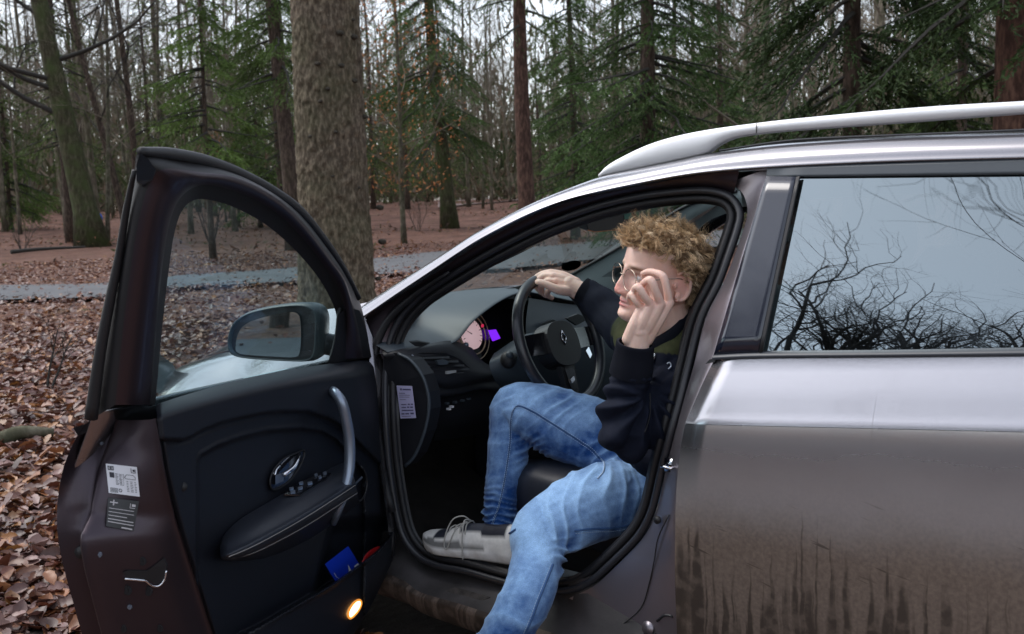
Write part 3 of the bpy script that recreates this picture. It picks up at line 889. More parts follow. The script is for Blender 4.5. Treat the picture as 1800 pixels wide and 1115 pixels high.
# outer air vent: frame, slats, thumb wheel
vt = [(724, 624), (742, 620), (784, 621), (808, 631), (829, 650), (800, 659), (757, 667), (740, 646)]
def onface(x, y, d=0.0):
    X = np.interp(x, [700, 750, 800, 850], [.115, .158, .183, .192]) + d
    return onX(x, y, X)
slab('air_vent', [onface(x, y, .004) for x, y in vt], (-.02, 0, 0), BLACK, DB)
tube('vent_trim', [onface(724, 624, .008), onface(734, 634, .008), onface(746, 650, .008), onface(756, 666, .008)], .0022, SATIN, DB, ns=6, sm=4)
for k, (a, b) in enumerate([((744, 628), (790, 627)), ((747, 635), (806, 634)), ((750, 642), (816, 641)), ((754, 649), (824, 648)), ((757, 657), (815, 653))]):
    slab('vent_slat', [onface(*a, .008), onface(*b, .008), onface(b[0], b[1] + 3.2, .012), onface(a[0], a[1] + 3.2, .012)], (-.012, 0, .004), DASH_DARK, DB)
slab('vent_knob', [onface(*p, .016) for p in ((768, 634), (782, 632), (790, 636), (786, 641), (772, 642))], (-.01, 0, 0), DASH, DB)
slab('vent_wheel', [onface(*p, .014) for p in ((786, 653), (802, 651), (802, 655), (786, 658))], (-.01, 0, 0), mat('vent_wheel_grey', (.35, .36, .36), .5), DB)
slab('demister_vent', [onX(x, y, .135) for x, y in ((720, 602), (736, 601), (757, 605), (765, 609), (748, 610), (730, 609))], (-.004, 0, .004), BLACK, DB)
# switch bank and paper note on the end cap
for k, (x, y) in enumerate([(786, 708), (800, 706), (813, 703), (824, 700), (789, 718), (794, 714)]):
    slab('switch', [onX(x, y, .165), onX(x + 4, y - .8, .165), onX(x + 4, y + 3, .165), onX(x, y + 3.6, .165)], (-.01, 0, 0), WHITE if k in (4, 5) else DASH, DB)
NOTE = slab('paper_note', [onY(x, y, .112) for x, y in ((697, 678), (724, 679), (731, 735), (704, 736))], (0, .001, 0), mat('note_paper', (.55, .53, .78), .6), DB)
parts = []
def note_pt(u, v):
    a = np.array([697, 678]) * (1 - u) + np.array([724, 679]) * u; b = np.array([704, 736]) * (1 - u) + np.array([731, 735]) * u
    q = a * (1 - v) + b * v
    return onY(q[0], q[1], .1112)
def inkquad(fn, u0, v0, u1, v1):
    return np.array([fn(u0, v0), fn(u1, v0), fn(u1, v1), fn(u0, v1)]), [(0, 1, 2, 3)]
for (u0, u1, v0, v1) in [(.2, .32, .08, .14), (.36, .9, .09, .135), (.1, .5, .22, .24), (.1, .8, .28, .295), (.1, .75, .34, .355), (.1, .5, .42, .435), (.15, .5, .56, .59), (.58, .72, .55, .59), (.78, .92, .55, .59), (.15, .45, .65, .68), (.52, .66, .64, .68), (.72, .9, .64, .68), (.15, .9, .74, .775), (.1, .3, .84, .88), (.35, .6, .84, .88), (.68, .9, .83, .88), (.1, .7, .93, .945)]:
    parts.append(inkquad(note_pt, u0, v0, u1, v1))
v, f = join(parts); mk('note_print', v, f, mat('note_ink', (.10, .09, .20), .7), DB, smooth=False)
# instrument binnacle: dark hollow, dial, rings, screen
bw = [onX(x, y, .10) for x, y in ((790, 604), (829, 560), (878, 525), (916, 512), (945, 530), (945, 575), (905, 592), (866, 612), (845, 632))]
slab('binnacle_back', bw, (-.05, 0, 0), GLOSSBLACK, DB)
gc = onX(828, 588, .108)
v, f = disc_geo(gc, (1, 0, .25), .047, .004, 32); mk('gauge_dial', v, f, mat('dial_face', (.62, .45, .47), .5, emit=(.9, .62, .66), es=.2), DB)
parts = []
for k in range(21):
    a = math.radians(-40 + 13 * k); e1_, e2_ = np.array([0, 1.0, 0]), np.array([-.243, 0, .97])
    d1 = math.cos(a) * e1_ + math.sin(a) * e2_; d2 = -math.sin(a) * e1_ + math.cos(a) * e2_; c1_ = gc + np.array([.0046, 0, .0012])
    r0_, w_ = (.036, .0011) if k % 2 == 0 else (.041, .0006)
    parts.append((np.array([c1_ + d1 * r0_ + d2 * w_, c1_ + d1 * .0455 + d2 * w_, c1_ + d1 * .0455 - d2 * w_, c1_ + d1 * r0_ - d2 * w_]), [(0, 1, 2, 3)]))
d1 = math.cos(2.6) * e1_ + math.sin(2.6) * e2_; d2 = -math.sin(2.6) * e1_ + math.cos(2.6) * e2_
parts.append((np.array([c1_ + d2 * .0018, c1_ + d1 * .040, c1_ - d2 * .0018]), [(0, 1, 2)]))
v, f = join(parts); mk('gauge_marks', v, f, mat('gauge_ink', (.10, .05, .06), .6), DB, smooth=False)
for rad, rr_ in ((.060, .0022), (.077, .0016)):
    ring = [gc + np.array([.006 - .25 * rad * math.sin(a) * .97, rad * math.cos(a), rad * math.sin(a)]) for a in np.linspace(0, 6.283, 40, endpoint=False)]
    tube('gauge_ring', ring, rr_, mat('ring_cream', (.5, .38, .26), .3, metal=.5) if rad < .07 else bpy.data.materials['ring_cream'], DB, ns=6, closed=True)
bb, ff = ball_geo(onX(819, 607, .125), .009, 10, 8); mk('gauge_knob', bb, ff, SATIN, DB)
slab('display_screen', [onX(x, y, .118) for x, y in ((859, 581), (872, 579.5), (880, 595), (867, 600))], (-.004, 0, 0), mat('screen_violet', (.08, .02, .3), .2, emit=(.17, .015, .70), es=.62), DB)
slab('warning_light', [onX(x, y, .118) for x, y in ((847, 572), (850, 570), (851, 574), (848, 576))], (-.004, 0, 0), mat('warning_red', (.2, .01, .03), .4, emit=(.6, .02, .08), es=.4), DB)
# centre fascia behind the wheel
cf = [[onX(x, y, X) for x, y, X in r] for r in (
    [(930, 524, .17), (985, 533, .15), (1040, 540, .14), (1100, 552, .13)],
    [(925, 560, .19), (985, 560, .18), (1040, 566, .17), (1110, 580, .16)],
    [(925, 600, .20), (985, 605, .20), (1045, 610, .20), (1120, 630, .19)],
    [(930, 680, .18), (990, 690, .18), (1050, 700, .18), (1130, 720, .18)])]
patch('centre_fascia', cf, DASH, DB, nr=4, nc=4)
for pts in (((952, 570), (972, 562), (980, 565), (962, 573)), ((996, 560), (1016, 552), (1036, 560), (1014, 572)), ((905, 505), (930, 498), (936, 501), (914, 509))):
    slab('centre_vent', [onX(x, y, .215 if y > 520 else .10) for x, y in pts], (-.01, 0, 0), BLACK, DB)

# ---- steering column, stalk and wheel
cw = [[onX(x, y, X) for x, y, X in r] for r in (
    [(868, 622, .22), (905, 597, .24), (935, 585, .27), (975, 585, .30)],
    [(860, 640, .24), (900, 625, .28), (940, 618, .31), (985, 620, .33)],
    [(868, 665, .24), (905, 668, .28), (945, 672, .31), (990, 680, .33)],
    [(885, 690, .20), (925, 705, .24), (960, 708, .26), (1000, 712, .28)])]
SCW = patch('steering_column', cw, DASH, CAR, nr=4, nc=4)
k0 = onX(893, 633, .30)
v, f = join([ball_geo(k0, (.024, .022, .026), 16, 10), tube_geo([k0, k0 + [-.03, .08, .0]], .011, 10)]); STK = mk('control_stalk', v, f, RUBBER, SCW)
v, f = ball_geo(k0 + [.014, -.010, .018], .011, 12, 8); mk('stalk_button', v, f, DASH, SCW)
WC = np.array([.41, .503, .927]); wt_ = np.array([-.062, .006, .178]); wt_ /= np.linalg.norm(wt_)
wy = np.array([0, 1.0, 0]); wy -= wy @ wt_ * wt_; wy /= np.linalg.norm(wy)
wnr = np.cross(wy, wt_) * -1.0
if wnr[0] < 0: wnr = -wnr
WR = .187
rim = [WC + WR * (math.cos(a) * wy + math.sin(a) * wt_) for a in np.linspace(0, 2 * np.pi, 56, endpoint=False)]
SW = tube('steering_wheel', rim, .0165, mat('wheel_leather', (.020, .022, .028), .32, spec=.6, bump=.15, bscale=500, bdist=.0004), CAR, ns=12, closed=True)
def wp(a, b, c=0.0): return WC + a * wy + b * wt_ + c * wnr
hub = [wp(.075 * np.sign(math.cos(a)) * abs(math.cos(a)) ** .8, .068 * np.sign(math.sin(a)) * abs(math.sin(a)) ** .8 - .012, .012) for a in np.linspace(0, 6.283, 28, endpoint=False)]
h_ = slab('wheel_hub', hub, -wnr * .055, BLACK, SW); bevel(h_, .012, 3)
for sg in (-1, 1):
    slab('wheel_spoke', [wp(sg * .06, .03, .0), wp(sg * .178, .028, -.006), wp(sg * .180, -.030, -.006), wp(sg * .06, -.035, 0)], -wnr * .02, GLOSSBLACK, SW)
slab('wheel_spoke', [wp(-.035, -.07, 0), wp(.035, -.07, 0), wp(.026, -.178, -.006), wp(-.026, -.178, -.006)], -wnr * .018, BLACK, SW)
slab('spoke_trim', [wp(-.022, -.088, .004), wp(.022, -.088, .004), wp(.016, -.155, .002), wp(-.016, -.155, .002)], -wnr * .004, GLOSSBLACK, SW)
slab('spoke_clip', [wp(-.016, -.118, .008), wp(.004, -.112, .008), wp(.006, -.124, .008), wp(-.014, -.132, .008)], -wnr * .004, CHROME, SW)
slab('wheel_spoke', [wp(-.1 * .2, -.075, .001), wp(.02, -.075, .001), wp(.018, -.095, .001), wp(-.018, -.095, .001)], -wnr * .01, BLACK, SW)
# small lozenge emblem, open in the middle
em = []
for a, b in (((0, .026), (.014, 0)), ((.014, 0), (0, -.026)), ((0, -.026), (-.014, 0)), ((-.014, 0), (0, .026))):
    em.append(tube_geo([wp(a[0] * .8, a[1] * .8 + .004, .014), wp(b[0] * .8, b[1] * .8 + .004, .014)], .0018, 6))
v, f = join(em); mk('wheel_emblem', v, f, CHROME, SW)
slab('key_fob_trim', [wp(.105, -.045, .004), wp(.125, -.035, .004), wp(.13, -.06, .004), wp(.115, -.07, .004)], -wnr * .006, CHROME, SW)

# ---- driver's seat
def seat(name, y0, label=None):
    secs = []
    for x, z, h, w in ((.40, .50, .06, .20), (.42, .50, .085, .23), (.50, .505, .095, .25), (.70, .49, .10, .26), (.95, .475, .10, .265), (1.08, .47, .09, .26)):
        ring = []
        for a in np.linspace(0, 2 * np.pi, 24, endpoint=False):
            ca, sa = math.cos(a), math.sin(a)
            yy = y0 + w * np.sign(ca) * abs(ca) ** .6; zz = z + h * np.sign(sa) * abs(sa) ** .6
            zz += .035 * (abs((yy - y0) / w) > .62) * (sa > 0)
            ring.append([x, yy, zz])
        secs.append(ring)
    V = np.array(secs).reshape(-1, 3)
    F = grid_faces(6, 24, True) + [tuple(range(24))[::-1], tuple(range(120, 144))]
    s_ = mk(name, V, F, TRIM_LEATHER, CAR)
    secs = []
    for t, w, th in ((0, .25, .09), (.2, .26, .10), (.45, .26, .095), (.62, .24, .08), (.68, .18, .06)):
        c = np.array([1.12 + .30 * t, y0, .50 + .95 * t])
        ring = []
        for a in np.linspace(0, 2 * np.pi, 24, endpoint=False):
            ca, sa = math.cos(a), math.sin(a)
            yy = w * np.sign(ca) * abs(ca) ** .6; nn = th * np.sign(sa) * abs(sa) ** .6
            nn -= .03 * (abs(yy / w) > .7) * (sa < 0)
            ring.append(c + [nn * .95, yy, -nn * .3])
        secs.append(ring)
    V = np.array(secs).reshape(-1, 3)
    mk('backrest', V, grid_faces(5, 24, True) + [tuple(range(24))[::-1], tuple(range(96, 120))], TRIM_LEATHER, s_)
    v, f = ball_geo((1.36, y0, 1.22), (.06, .14, .09), 18, 12); mk('headrest', v, f, TRIM_LEATHER, s_)
    return s_
DSEAT = seat('driver_seat', .47); seat('passenger_seat', 1.33)
pipe = [np.array([.401, .25, .47]), np.array([.397, .262, .535]), np.array([.399, .30, .572]), np.array([.41, .36, .575])]
tube('seat_piping', [onY(x, y, Y) for x, y, Y in ((928, 885, .29), (931, 862, .29), (946, 846, .30), (985, 843, .30), (1012, 850, .30))], .0030, mat('piping_grey', (.22, .24, .27), .5), DSEAT, ns=6, sm=5)
secs = [[onY(x, y, Y) for x, y, Y in r] for r in (
    [(932, 900, .28), (930, 878, .28), (934, 858, .285), (950, 846, .29), (984, 842, .29), (1020, 856, .29)],
    [(950, 905, .33), (940, 862, .36), (950, 843, .36), (970, 832, .36), (1005, 826, .36), (1050, 834, .36)],
    [(1000, 905, .44), (975, 850, .46), (985, 826, .46), (1005, 815, .46), (1040, 806, .46), (1090, 810, .46)])]
patch('seat_bolster', secs, TRIM_LEATHER, DSEAT, nr=4, nc=4)
sf = [[onY(x, y, Y) for x, y, Y in r] for r in ([(930, 884, .285), (950, 900, .26), (990, 905, .24), (1060, 900, .22)], [(940, 950, .29), (960, 960, .27), (1010, 965, .25), (1080, 960, .23)], [(945, 1000, .30), (965, 1010, .28), (1010, 1015, .26), (1080, 1010, .24)])]
patch('seat_side_trim', sf, BLACK, DSEAT, nr=3, nc=3)
tube('seat_rail', [np.array([.55, .22, .34]), np.array([1.05, .22, .34])], .02, DASH, DSEAT, ns=6)

# ================================================================== DRIVER'S DOOR (swung open)
ST = [ # glass edge, paint start, ridge, paint end, outer rubber
 ((273, 712), (264, 712), (246, 712), (203, 712), (160, 738)), ((281, 620), (272, 620), (256, 620), (212, 620), (178, 620)), ((290, 530), (279, 530), (266, 530), (222, 530), (194, 530)),
 ((300, 450), (288, 450), (277, 440), (236, 430), (211, 440)), ((309, 400), (299, 390), (290, 380), (250, 360), (224, 360)), ((323, 366), (315, 351), (309, 342), (266, 318), (236, 302)),
 ((345, 351), (340, 330), (337, 317), (290, 297), (246, 266)), ((375, 353), (369, 325), (365, 312), (352, 303), (300, 271)), ((410, 364), (412, 336), (412, 322), (410, 310), (360, 283)),
 ((450, 384), (455, 354), (457, 341), (458, 329), (420, 305)), ((490, 413), (497, 383), (500, 370), (502, 359), (480, 337)), ((530, 452), (537, 425), (540, 412), (542, 402), (527, 372)),
 ((562, 492), (572, 470), (575, 458), (578, 450), (570, 425)), ((583, 530), (597, 510), (602, 500), (606, 490), (603, 474)), ((592, 560), (606, 552), (613, 546), (620, 538), (630, 524)),
 ((590, 600), (604, 596), (618, 592), (632, 588), (644, 578)), ((580, 634), (600, 632), (620, 630), (638, 628), (652, 625))]
offs = [.022, .040, .064, .050, .004]
ring = [[DG(*p, o) for p in col] for col, o in [([s[k] for s in ST], offs[k]) for k in range(5)]]
ring.append([DG(*s[4], -.008) * .75 + DG(*s[0], .006) * .25 for s in ST])
ring.append([DG(*s[0], .008) for s in ST])
ring.append(ring[0])
A = [catrom(r, 5) for r in ring]
# keep the rear upper corner crisp
A = np.array(A); V = A.reshape(-1, 3); nc = A.shape[1]
F = grid_faces(len(A), nc)
mi = [[1, 0, 0, 1, 1, 1, 1][k // (nc - 1)] for k in range(len(F))]
DOOR = mk('driver_door', V, F, [JAMB_REFL, RUBBER], CAR, midx=mi)
DOOR['label'] = 'open driver door with black trim and its window up'
# outer black rubber bead and the corner cap of the frame
tube('frame_seal', [DG(*s[4], .012) for s in ST[6:15]], [.007, .011, .012, .012, .012, .012, .012, .011, .008], RUBBER, DOOR, ns=8, sm=5)
tube('frame_seal', [DG(*p, .014) for p in ((236, 300), (222, 370), (209, 450), (193, 530), (176, 620), (160, 735))], [.004, .006, .007, .009, .010, .012], RUBBER, DOOR, ns=8, sm=5)
slab('frame_corner_cap', [DG(*p, .055) for p in ((246, 268), (262, 282), (274, 298), (268, 316), (250, 326), (240, 318), (240, 290))], (D(300, 500, .05) - D(300, 500, .08)) * .6, BLACK, DOOR)
# window glass
gl = catrom([DG(*s[0], .017) for s in ST], 3)
sl = [DG(*p, .017) for p in ((500, 660), (400, 690))]
gl = np.vstack([gl, sl, [DG(274, 722, .017)]])
slab('window_glass', gl, (DG(400, 500, .017) - DG(400, 500, .013)), GLASS_DOOR, DOOR)
slab('mirror_sail', [DG(*p, .048) for p in ((578, 640), (590, 600), (596, 552), (612, 540), (632, 546), (646, 590), (653, 628))], DG(600, 600, .02) - DG(600, 600, .045), BLACK, DOOR)
tube('window_divider', [DG(580, 640, .03), DG(592, 590, .03), DG(597, 540, .03)], .006, RUBBER, DOOR, ns=6, sm=3)
# end face with the lock
ER = [(738, 160, 174, 205, 261, 274), (765, 140, 158, 198, 262, 279), (790, 126, 148, 190, 264, 283), (830, 112, 132, 176, 266, 290), (880, 104, 122, 166, 273, 301), (905, 103, 121, 162, 278, 307), (925, 103, 121, 158, 282, 313), (945, 105, 122, 157, 287, 320), (990, 113, 130, 163, 296, 334), (1050, 129, 146, 178, 315, 353), (1115, 147, 165, 195, 336, 374), (1200, 172, 190, 215, 365, 405), (1290, 200, 216, 240, 400, 440)]
EY = [0.0, .022, .062, .140, .165]
XB = dworld(np.array([1.0, 0, 0])) - dworld(np.array([0.0, 0, 0]))        # the closed door's rearward axis, as it now points
rows = []
for (y, *xs_) in ER:
    push = float(np.interp(y, [738, 905, 945, 1290], [0, 0, .020, .020]))
    r_ = []
    for k, x in enumerate(xs_):
        P = DG(x, y, .002) if k == 0 else D(x, y, EY[k])
        if k == 1: P = P - XB * .004
        if k in (2, 3): P = P + XB * push * (1 if k == 2 else .9)
        r_.append(P)
    g = r_[1] * .45 + r_[2] * .55 - XB * .022
    rows.append([r_[0] + XB * .004, r_[1], g, r_[2], r_[2] * .5 + r_[3] * .5 + XB * .003, r_[3], r_[3] * .35 + r_[4] * .65 - XB * .012, r_[4]])
EF = patch('door_end_panel', rows, JAMB_REFL, DOOR, nr=4, nc=4)
def endpt(x, y, lift=.0025):
    ys = [r[0] for r in ER]
    x2 = np.interp(y, ys, [r[3] for r in ER]); x3 = np.interp(y, ys, [r[4] for r in ER])
    t = (x - x2) / (x3 - x2)
    push = float(np.interp(y, [738, 905, 945, 1290], [0, 0, .020, .020]))
    Yc = EY[2] + (EY[3] - EY[2]) * t
    P = D(x, y, Yc) + XB * push * (1 if push == 0 else .95)
    return P + XB * (lift + .003 * max(0, 1 - abs(2 * t - 1)))
def endslab(name, pts, m, lift=.003, th=.002):
    return slab(name, [endpt(x, y, lift) for x, y in pts], -XB * th, m, DOOR)
def lab(u, v, q=((191, 813), (246, 819), (251, 871), (197, 864)), l=.0052):
    c = [endpt(x, y, .0075) for x, y in q]
    return (c[0] * (1 - u) + c[1] * u) * (1 - v) + (c[3] * (1 - u) + c[2] * u) * v + XB * .0012
lb2 = lambda u, v: lab(u, v, ((196, 872), (250, 879), (247, 928), (197, 920)))
for fn, m_ in ((lab, WHITE), (lb2, mat('label_black', (.016, .016, .020), .35))):
    patch('door_label', [[fn(u, v) - XB * .0009 for u in np.linspace(0, 1, 5)] for v in np.linspace(0, 1, 5)], m_, DOOR, nr=1, nc=1)
parts = []
for q in [(.06, .06, .25, .09), (.06, .17, .25, .20), (.06, .06, .09, .2), (.22, .06, .25, .2), (.12, .10, .19, .16), (.80, .06, .82, .22), (.80, .2, .95, .22), (.93, .08, .95, .22), (.86, .1, .92, .17), (.10, .27, .25, .45)]:
    parts.append(inkquad(lab, *q))
rl = random.Random(3)
for i in range(9):
    v0 = .30 + i * .045
    for a, b in ((.28, .38), (.40, .52), (.54 - .02, .58)):
        parts.append(inkquad(lab, a, v0, b - rl.random() * .05, v0 + .016))
for i in range(7):
    v0 = .52 + i * .055
    for a, b in ((.62, .70), (.74, .84), (.88, .95)): parts.append(inkquad(lab, a, v0, b - rl.random() * .03, v0 + .018))
for (a, b) in (((.58, .40), (.64, .30)), ((.64, .30), (.86, .30)), ((.86, .30), (.92, .36)), ((.92, .36), (.92, .44)), ((.92, .44), (.60, .44)), ((.60, .44), (.58, .40))):
    d = np.array(b) - a; nn = np.array([-d[1], d[0]]) / np.hypot(*d) * .008
    parts.append((np.array([lab(a[0] + nn[0], a[1] + nn[1]), lab(b[0] + nn[0], b[1] + nn[1]), lab(b[0] - nn[0], b[1] - nn[1]), lab(a[0] - nn[0], a[1] - nn[1])]), [(0, 1, 2, 3)]))
for k in range(12):
    a, b = 6.283 * k / 12, 6.283 * (k + 1) / 12
    parts.append((np.array([lab(.40 + r_ * math.cos(t), .86 + r_ * 1.1 * math.sin(t)) for r_, t in ((.035, a), (.055, a), (.055, b), (.035, b))]), [(0, 1, 2, 3)]))
for i in range(5): parts.append(inkquad(lab, .07, .80 + i * .034, .32, .815 + i * .034))
v, f = join(parts); mk('label_print', v, f, INK, DOOR, smooth=False)
lb2 = lambda u, v: lab(u, v, ((196, 872), (250, 879), (247, 928), (197, 920)))
parts = [inkquad(lb2, *q) for q in [(.08, .12, .34, .16), (.18, .05, .22, .24), (.74, .10, .76, .26), (.74, .24, .92, .26), (.80, .12, .92, .20), (.06, .34, .90, .36), (.06, .46, .92, .48), (.06, .58, .70, .605), (.06, .70, .95, .73), (.06, .80, .97, .83), (.56, .92, .95, .965)]]
v, f = join(parts); mk('label_print', v, f, mat('label_ink_grey', (.5, .48, .5), .6), DOOR, smooth=False)
endslab('door_latch', ((232, 998), (238, 995), (270, 996), (280, 990), (300, 974), (306, 988), (300, 1012), (288, 1020), (272, 1010), (240, 1009)), RUBBER, .004, .004)
tube('latch_hook', [endpt(x, y, .006) for x, y in ((236, 1008), (262, 1011), (272, 1013), (282, 1021), (294, 1021), (303, 1010), (306, 995))], .0022, CHROME, DOOR, ns=8, sm=4)
for x, y, rr_, m in ((190, 967, .005, SATIN), (264, 979, .008, BLACK), (239, 1029, .009, BLACK), (274, 1031, .009, BLACK), (243, 1058, .0045, SATIN), (231, 1096, .007, BLACK), (294, 1096, .007, BLACK), (181, 779, .003, SATIN)):
    c = endpt(x, y, .002); v, f = join([disc_geo(c, XB, rr_, .003, 14), disc_geo(c + XB * .003, XB, rr_ * .5, .001, 6)]); mk('door_screw', v, f, m, DOOR, smooth=False)
c = D(145, 970, .035); v, f = disc_geo(c - XB * .004, XB, .011, .012, 18); mk('door_bump_stop', v, f, RUBBER, DOOR)
c = D(146, 756, .03); slab('waist_clip', [DG(x, y, .0) for x, y in ((142, 748), (160, 742), (168, 752), (150, 762))], XB * .02, RUBBER, DOOR)
# outer skin of the door
sk = []
zs = [.30, .45, .6, .72, .80, .85, .90, .96, .99]
for z in zs:
    xe_ = float(np.interp(z, [.30, .57, .82, .96], [1.02, 1.075, 1.125, 1.12]))
    sk.append([dworld(np.array([x, gside(x, z), z + .06 * (x - 1.1)])) for x in np.linspace(.02, xe_, 6)])
solid(patch('door_skin', sk, PAINT, DOOR, nr=3, nc=2), .006, 0)
# ---- door trim as one moulded relief
TL = [(712, 274), (770, 280), (830, 290), (880, 302), (940, 318), (990, 335), (1050, 353), (1115, 374), (1200, 405), (1290, 440)]
TR = [(633, 655), (690, 664), (760, 677), (830, 689), (900, 694), (975, 694), (1020, 675), (1070, 650), (1115, 622), (1160, 596)]
SEAM = [(270, 775), (320, 777), (335, 772), (352, 761), (385, 748), (420, 738), (455, 731), (490, 727), (540, 727), (575, 738), (600, 752), (640, 790), (700, 850)]
ARCH = [(345, 832), (347, 812), (352, 800), (380, 784), (420, 769), (470, 757), (530, 752), (565, 757), (592, 772), (640, 830)]
LIP = [(340, 1160), (400, 1128), (459, 1098), (510, 1068), (552, 1044), (589, 1022), (631, 992), (660, 970), (680, 948), (696, 922)]
def sm(a, b, x):
    t = np.clip((x - a) / (b - a), 0, 1); return t * t * (3 - 2 * t)
def ip(T, x): return float(np.interp(x, [p[0] for p in T], [p[1] for p in T]))
def relief(x, y, v):
    d = .160
    ys = ip(SEAM, x); ya = ip(ARCH, x) if 345 < x < 640 else 5000; yl = ip(LIP, x)
    d += .022 * (1 - sm(ys - 6, ys + 3, y)) - .007 * math.exp(-((y - ys) / 2.5) ** 2)
    d -= .055 * max(0, 1 - v / .055) ** 2                      # rolls over to the glass
    if x > 340: 
        w = sm(ya - 2, ya + 7, y) * sm(338, 352, x)
        d -= .016 * w
        d += .004 * math.exp(-((y - ya + 2) / 3.0) ** 2) * sm(335, 350, x)
    # pocket: outer wall bulges, hollow behind it
    dl = y - yl
    wall = sm(-3, 4, dl)
    d += .060 * wall * sm(360, 470, x) 
    if x > 545:
        hol = sm(550 + (1045 - y) * .24 - 4, 550 + (1045 - y) * .24 + 9, x) * (1 - wall) * sm(905, 940, y + (x - 600) * .1)
        d -= .055 * hol
    d += .012 * math.exp(-((dl - 3) / 5) ** 2) * sm(400, 520, x)
    return d
NR, NC = 190, 170
V = []
tv = np.linspace(0, 1, NR); 
for i, v_ in enumerate(tv):
    yl_ = np.interp(v_, np.linspace(0, 1, len(TL)), [p[0] for p in TL]); xl_ = np.interp(yl_, [p[0] for p in TL], [p[1] for p in TL])
    yr_ = np.interp(v_, np.linspace(0, 1, len(TR)), [p[0] for p in TR]); xr_ = np.interp(yr_, [p[0] for p in TR], [p[1] for p in TR])
    for s in np.linspace(0, 1, NC):
        x = xl_ + (xr_ - xl_) * s; y = yl_ + (yr_ - yl_) * s - 14 * math.sin(math.pi * s) ** .8 * max(0, 1 - v_ * 4)
        if s > .9: edge = ((s - .9) / .1) ** 2
        else: edge = 0
        e2 = max(0, 1 - s / .02)
        V.append(D(x, y, relief(x, y, v_) - .05 * edge - .01 * e2))
DT = mk('door_trim', np.array(V), [f[::-1] for f in grid_faces(NR, NC)], TRIM, DOOR)
# armrest with stitched edge
AB = [(386, 962, .155), (394, 940, .15), (422, 913, .15), (470, 884, .15), (520, 855, .15), (570, 829, .15), (612, 808, .15)]
AF = [(388, 980, .19), (402, 976, .225), (440, 960, .24), (490, 934, .24), (540, 905, .24), (590, 873, .24), (625, 850, .235)]
AG = [(392, 984, .18), (408, 983, .21), (446, 973, .225), (496, 949, .225), (546, 921, .225), (594, 890, .225), (628, 868, .22)]
AH = [(398, 986, .15), (425, 986, .15), (470, 980, .15), (520, 960, .15), (566, 934, .15), (605, 905, .15), (632, 885, .15)]
ab, af, ag, ah = [[D(*p) for p in q] for q in (AB, AF, AG, AH)]
at_ = [a * .5 + b * .5 + [0, 0, .008] for a, b in zip(ab, af)]
patch('armrest', [ab, at_, [a * .15 + b * .85 + [0, 0, .003] for a, b in zip(ab, af)], af, ag, ah], TRIM_LEATHER, DOOR, nr=5, nc=5)
tube('armrest_stitching', [D(x, y + 3, Y + .002) for x, y, Y in AF[1:]], .0011, mat('stitch_grey', (.24, .23, .22), .7), DOOR, ns=5, sm=5)
tube('armrest_stitching', [D(x, y - 1, Y + .003) for x, y, Y in AG[1:]], .0011, bpy.data.materials['stitch_grey'], DOOR, ns=5, sm=5)
def armpt(x, y, lift=.0):
    yb = np.interp(x, [p[0] for p in AB], [p[1] for p in AB]); yf = np.interp(x, [p[0] for p in AF], [p[1] for p in AF])
    t = np.clip((y - yb) / (yf - yb), 0, 1)
    return D(x, y, .15 + (.24 - .15) * t) + np.array([0, 0, .010 + lift])
slab('switch_panel', [armpt(*p) for p in ((500, 879), (515, 866), (562, 839), (583, 841), (574, 851), (528, 880))], (0, 0, .003), GLOSSBLACK, DOOR)
for x, y, w in ((509, 871, 7), (511, 877, 8), (524, 870, 8), (526, 861, 7), (541, 861, 8), (553, 846, 5), (560, 850, 5), (568, 843, 6)):
    slab('window_switch', [armpt(x, y, .004), armpt(x + w, y - 2, .004), armpt(x + w + 1, y + 1.2, .004), armpt(x + 1, y + 3, .004)], (0, 0, .004), SATIN, DOOR)
tube('grab_handle', [D(x, y, Y) for x, y, Y in ((580, 686, .165), (588, 690, .195), (600, 706, .215), (608, 735, .222), (614, 775, .225), (614, 820, .225), (606, 862, .22), (594, 898, .205), (586, 920, .18))], [.011, .012, .013, .0135, .014, .014, .0125, .0105, .008], SATIN, DOOR, ns=12, sm=6)
HB = [(475, 853), (476, 838), (484, 822), (500, 806), (520, 797), (535, 792), (533, 808), (524, 826), (510, 845), (492, 858), (480, 861)]
hb = slab('handle_bowl', [D(x, y, .152) for x, y in HB], D(500, 820, .146) - D(500, 820, .152), GLOSSBLACK, DOOR)
tube('handle_bezel', [D(x, y, .153) for x, y in HB], .0022, BLACK, DOOR, ns=6, closed=True, sm=4)
tube('door_release', [D(x, y, Y) for x, y, Y in ((527, 797, .156), (524, 808, .164), (517, 821, .168), (507, 830, .167), (498, 835, .162))], [.003, .005, .006, .006, .006], CHROME, DOOR, ns=8, sm=5)
tube('door_release', [D(x, y, Y) for x, y, Y in ((493, 818, .156), (486, 826, .158), (483, 836, .158))], .0028, CHROME, DOOR, ns=8, sm=4)
slab('release_pivot', [D(x, y, .157) for x, y in ((484, 836), (494, 832), (500, 836), (498, 846), (484, 852))], D(490, 840, .15) - D(490, 840, .157), SATIN, DOOR)
c = D(321, 856, .158); n_ = D(321, 856, .17) - c; v, f = disc_geo(c, n_, .009, .004, 16); mk('trim_screw_cover', v, f, RUBBER, DOOR)
tube('speaker_ring', [D(628 + 17 * math.cos(a), 850 + 32 * math.sin(a), .168) for a in np.linspace(-1.2, 4.2, 20)], .003, BLACK, DOOR, ns=6)
slab('speaker_badge', [D(x, y, .178) for x, y in ((622, 851), (636, 837), (638, 840), (624, 853))], D(600, 800, .15) - D(600, 800, .152), SATIN, DOOR)
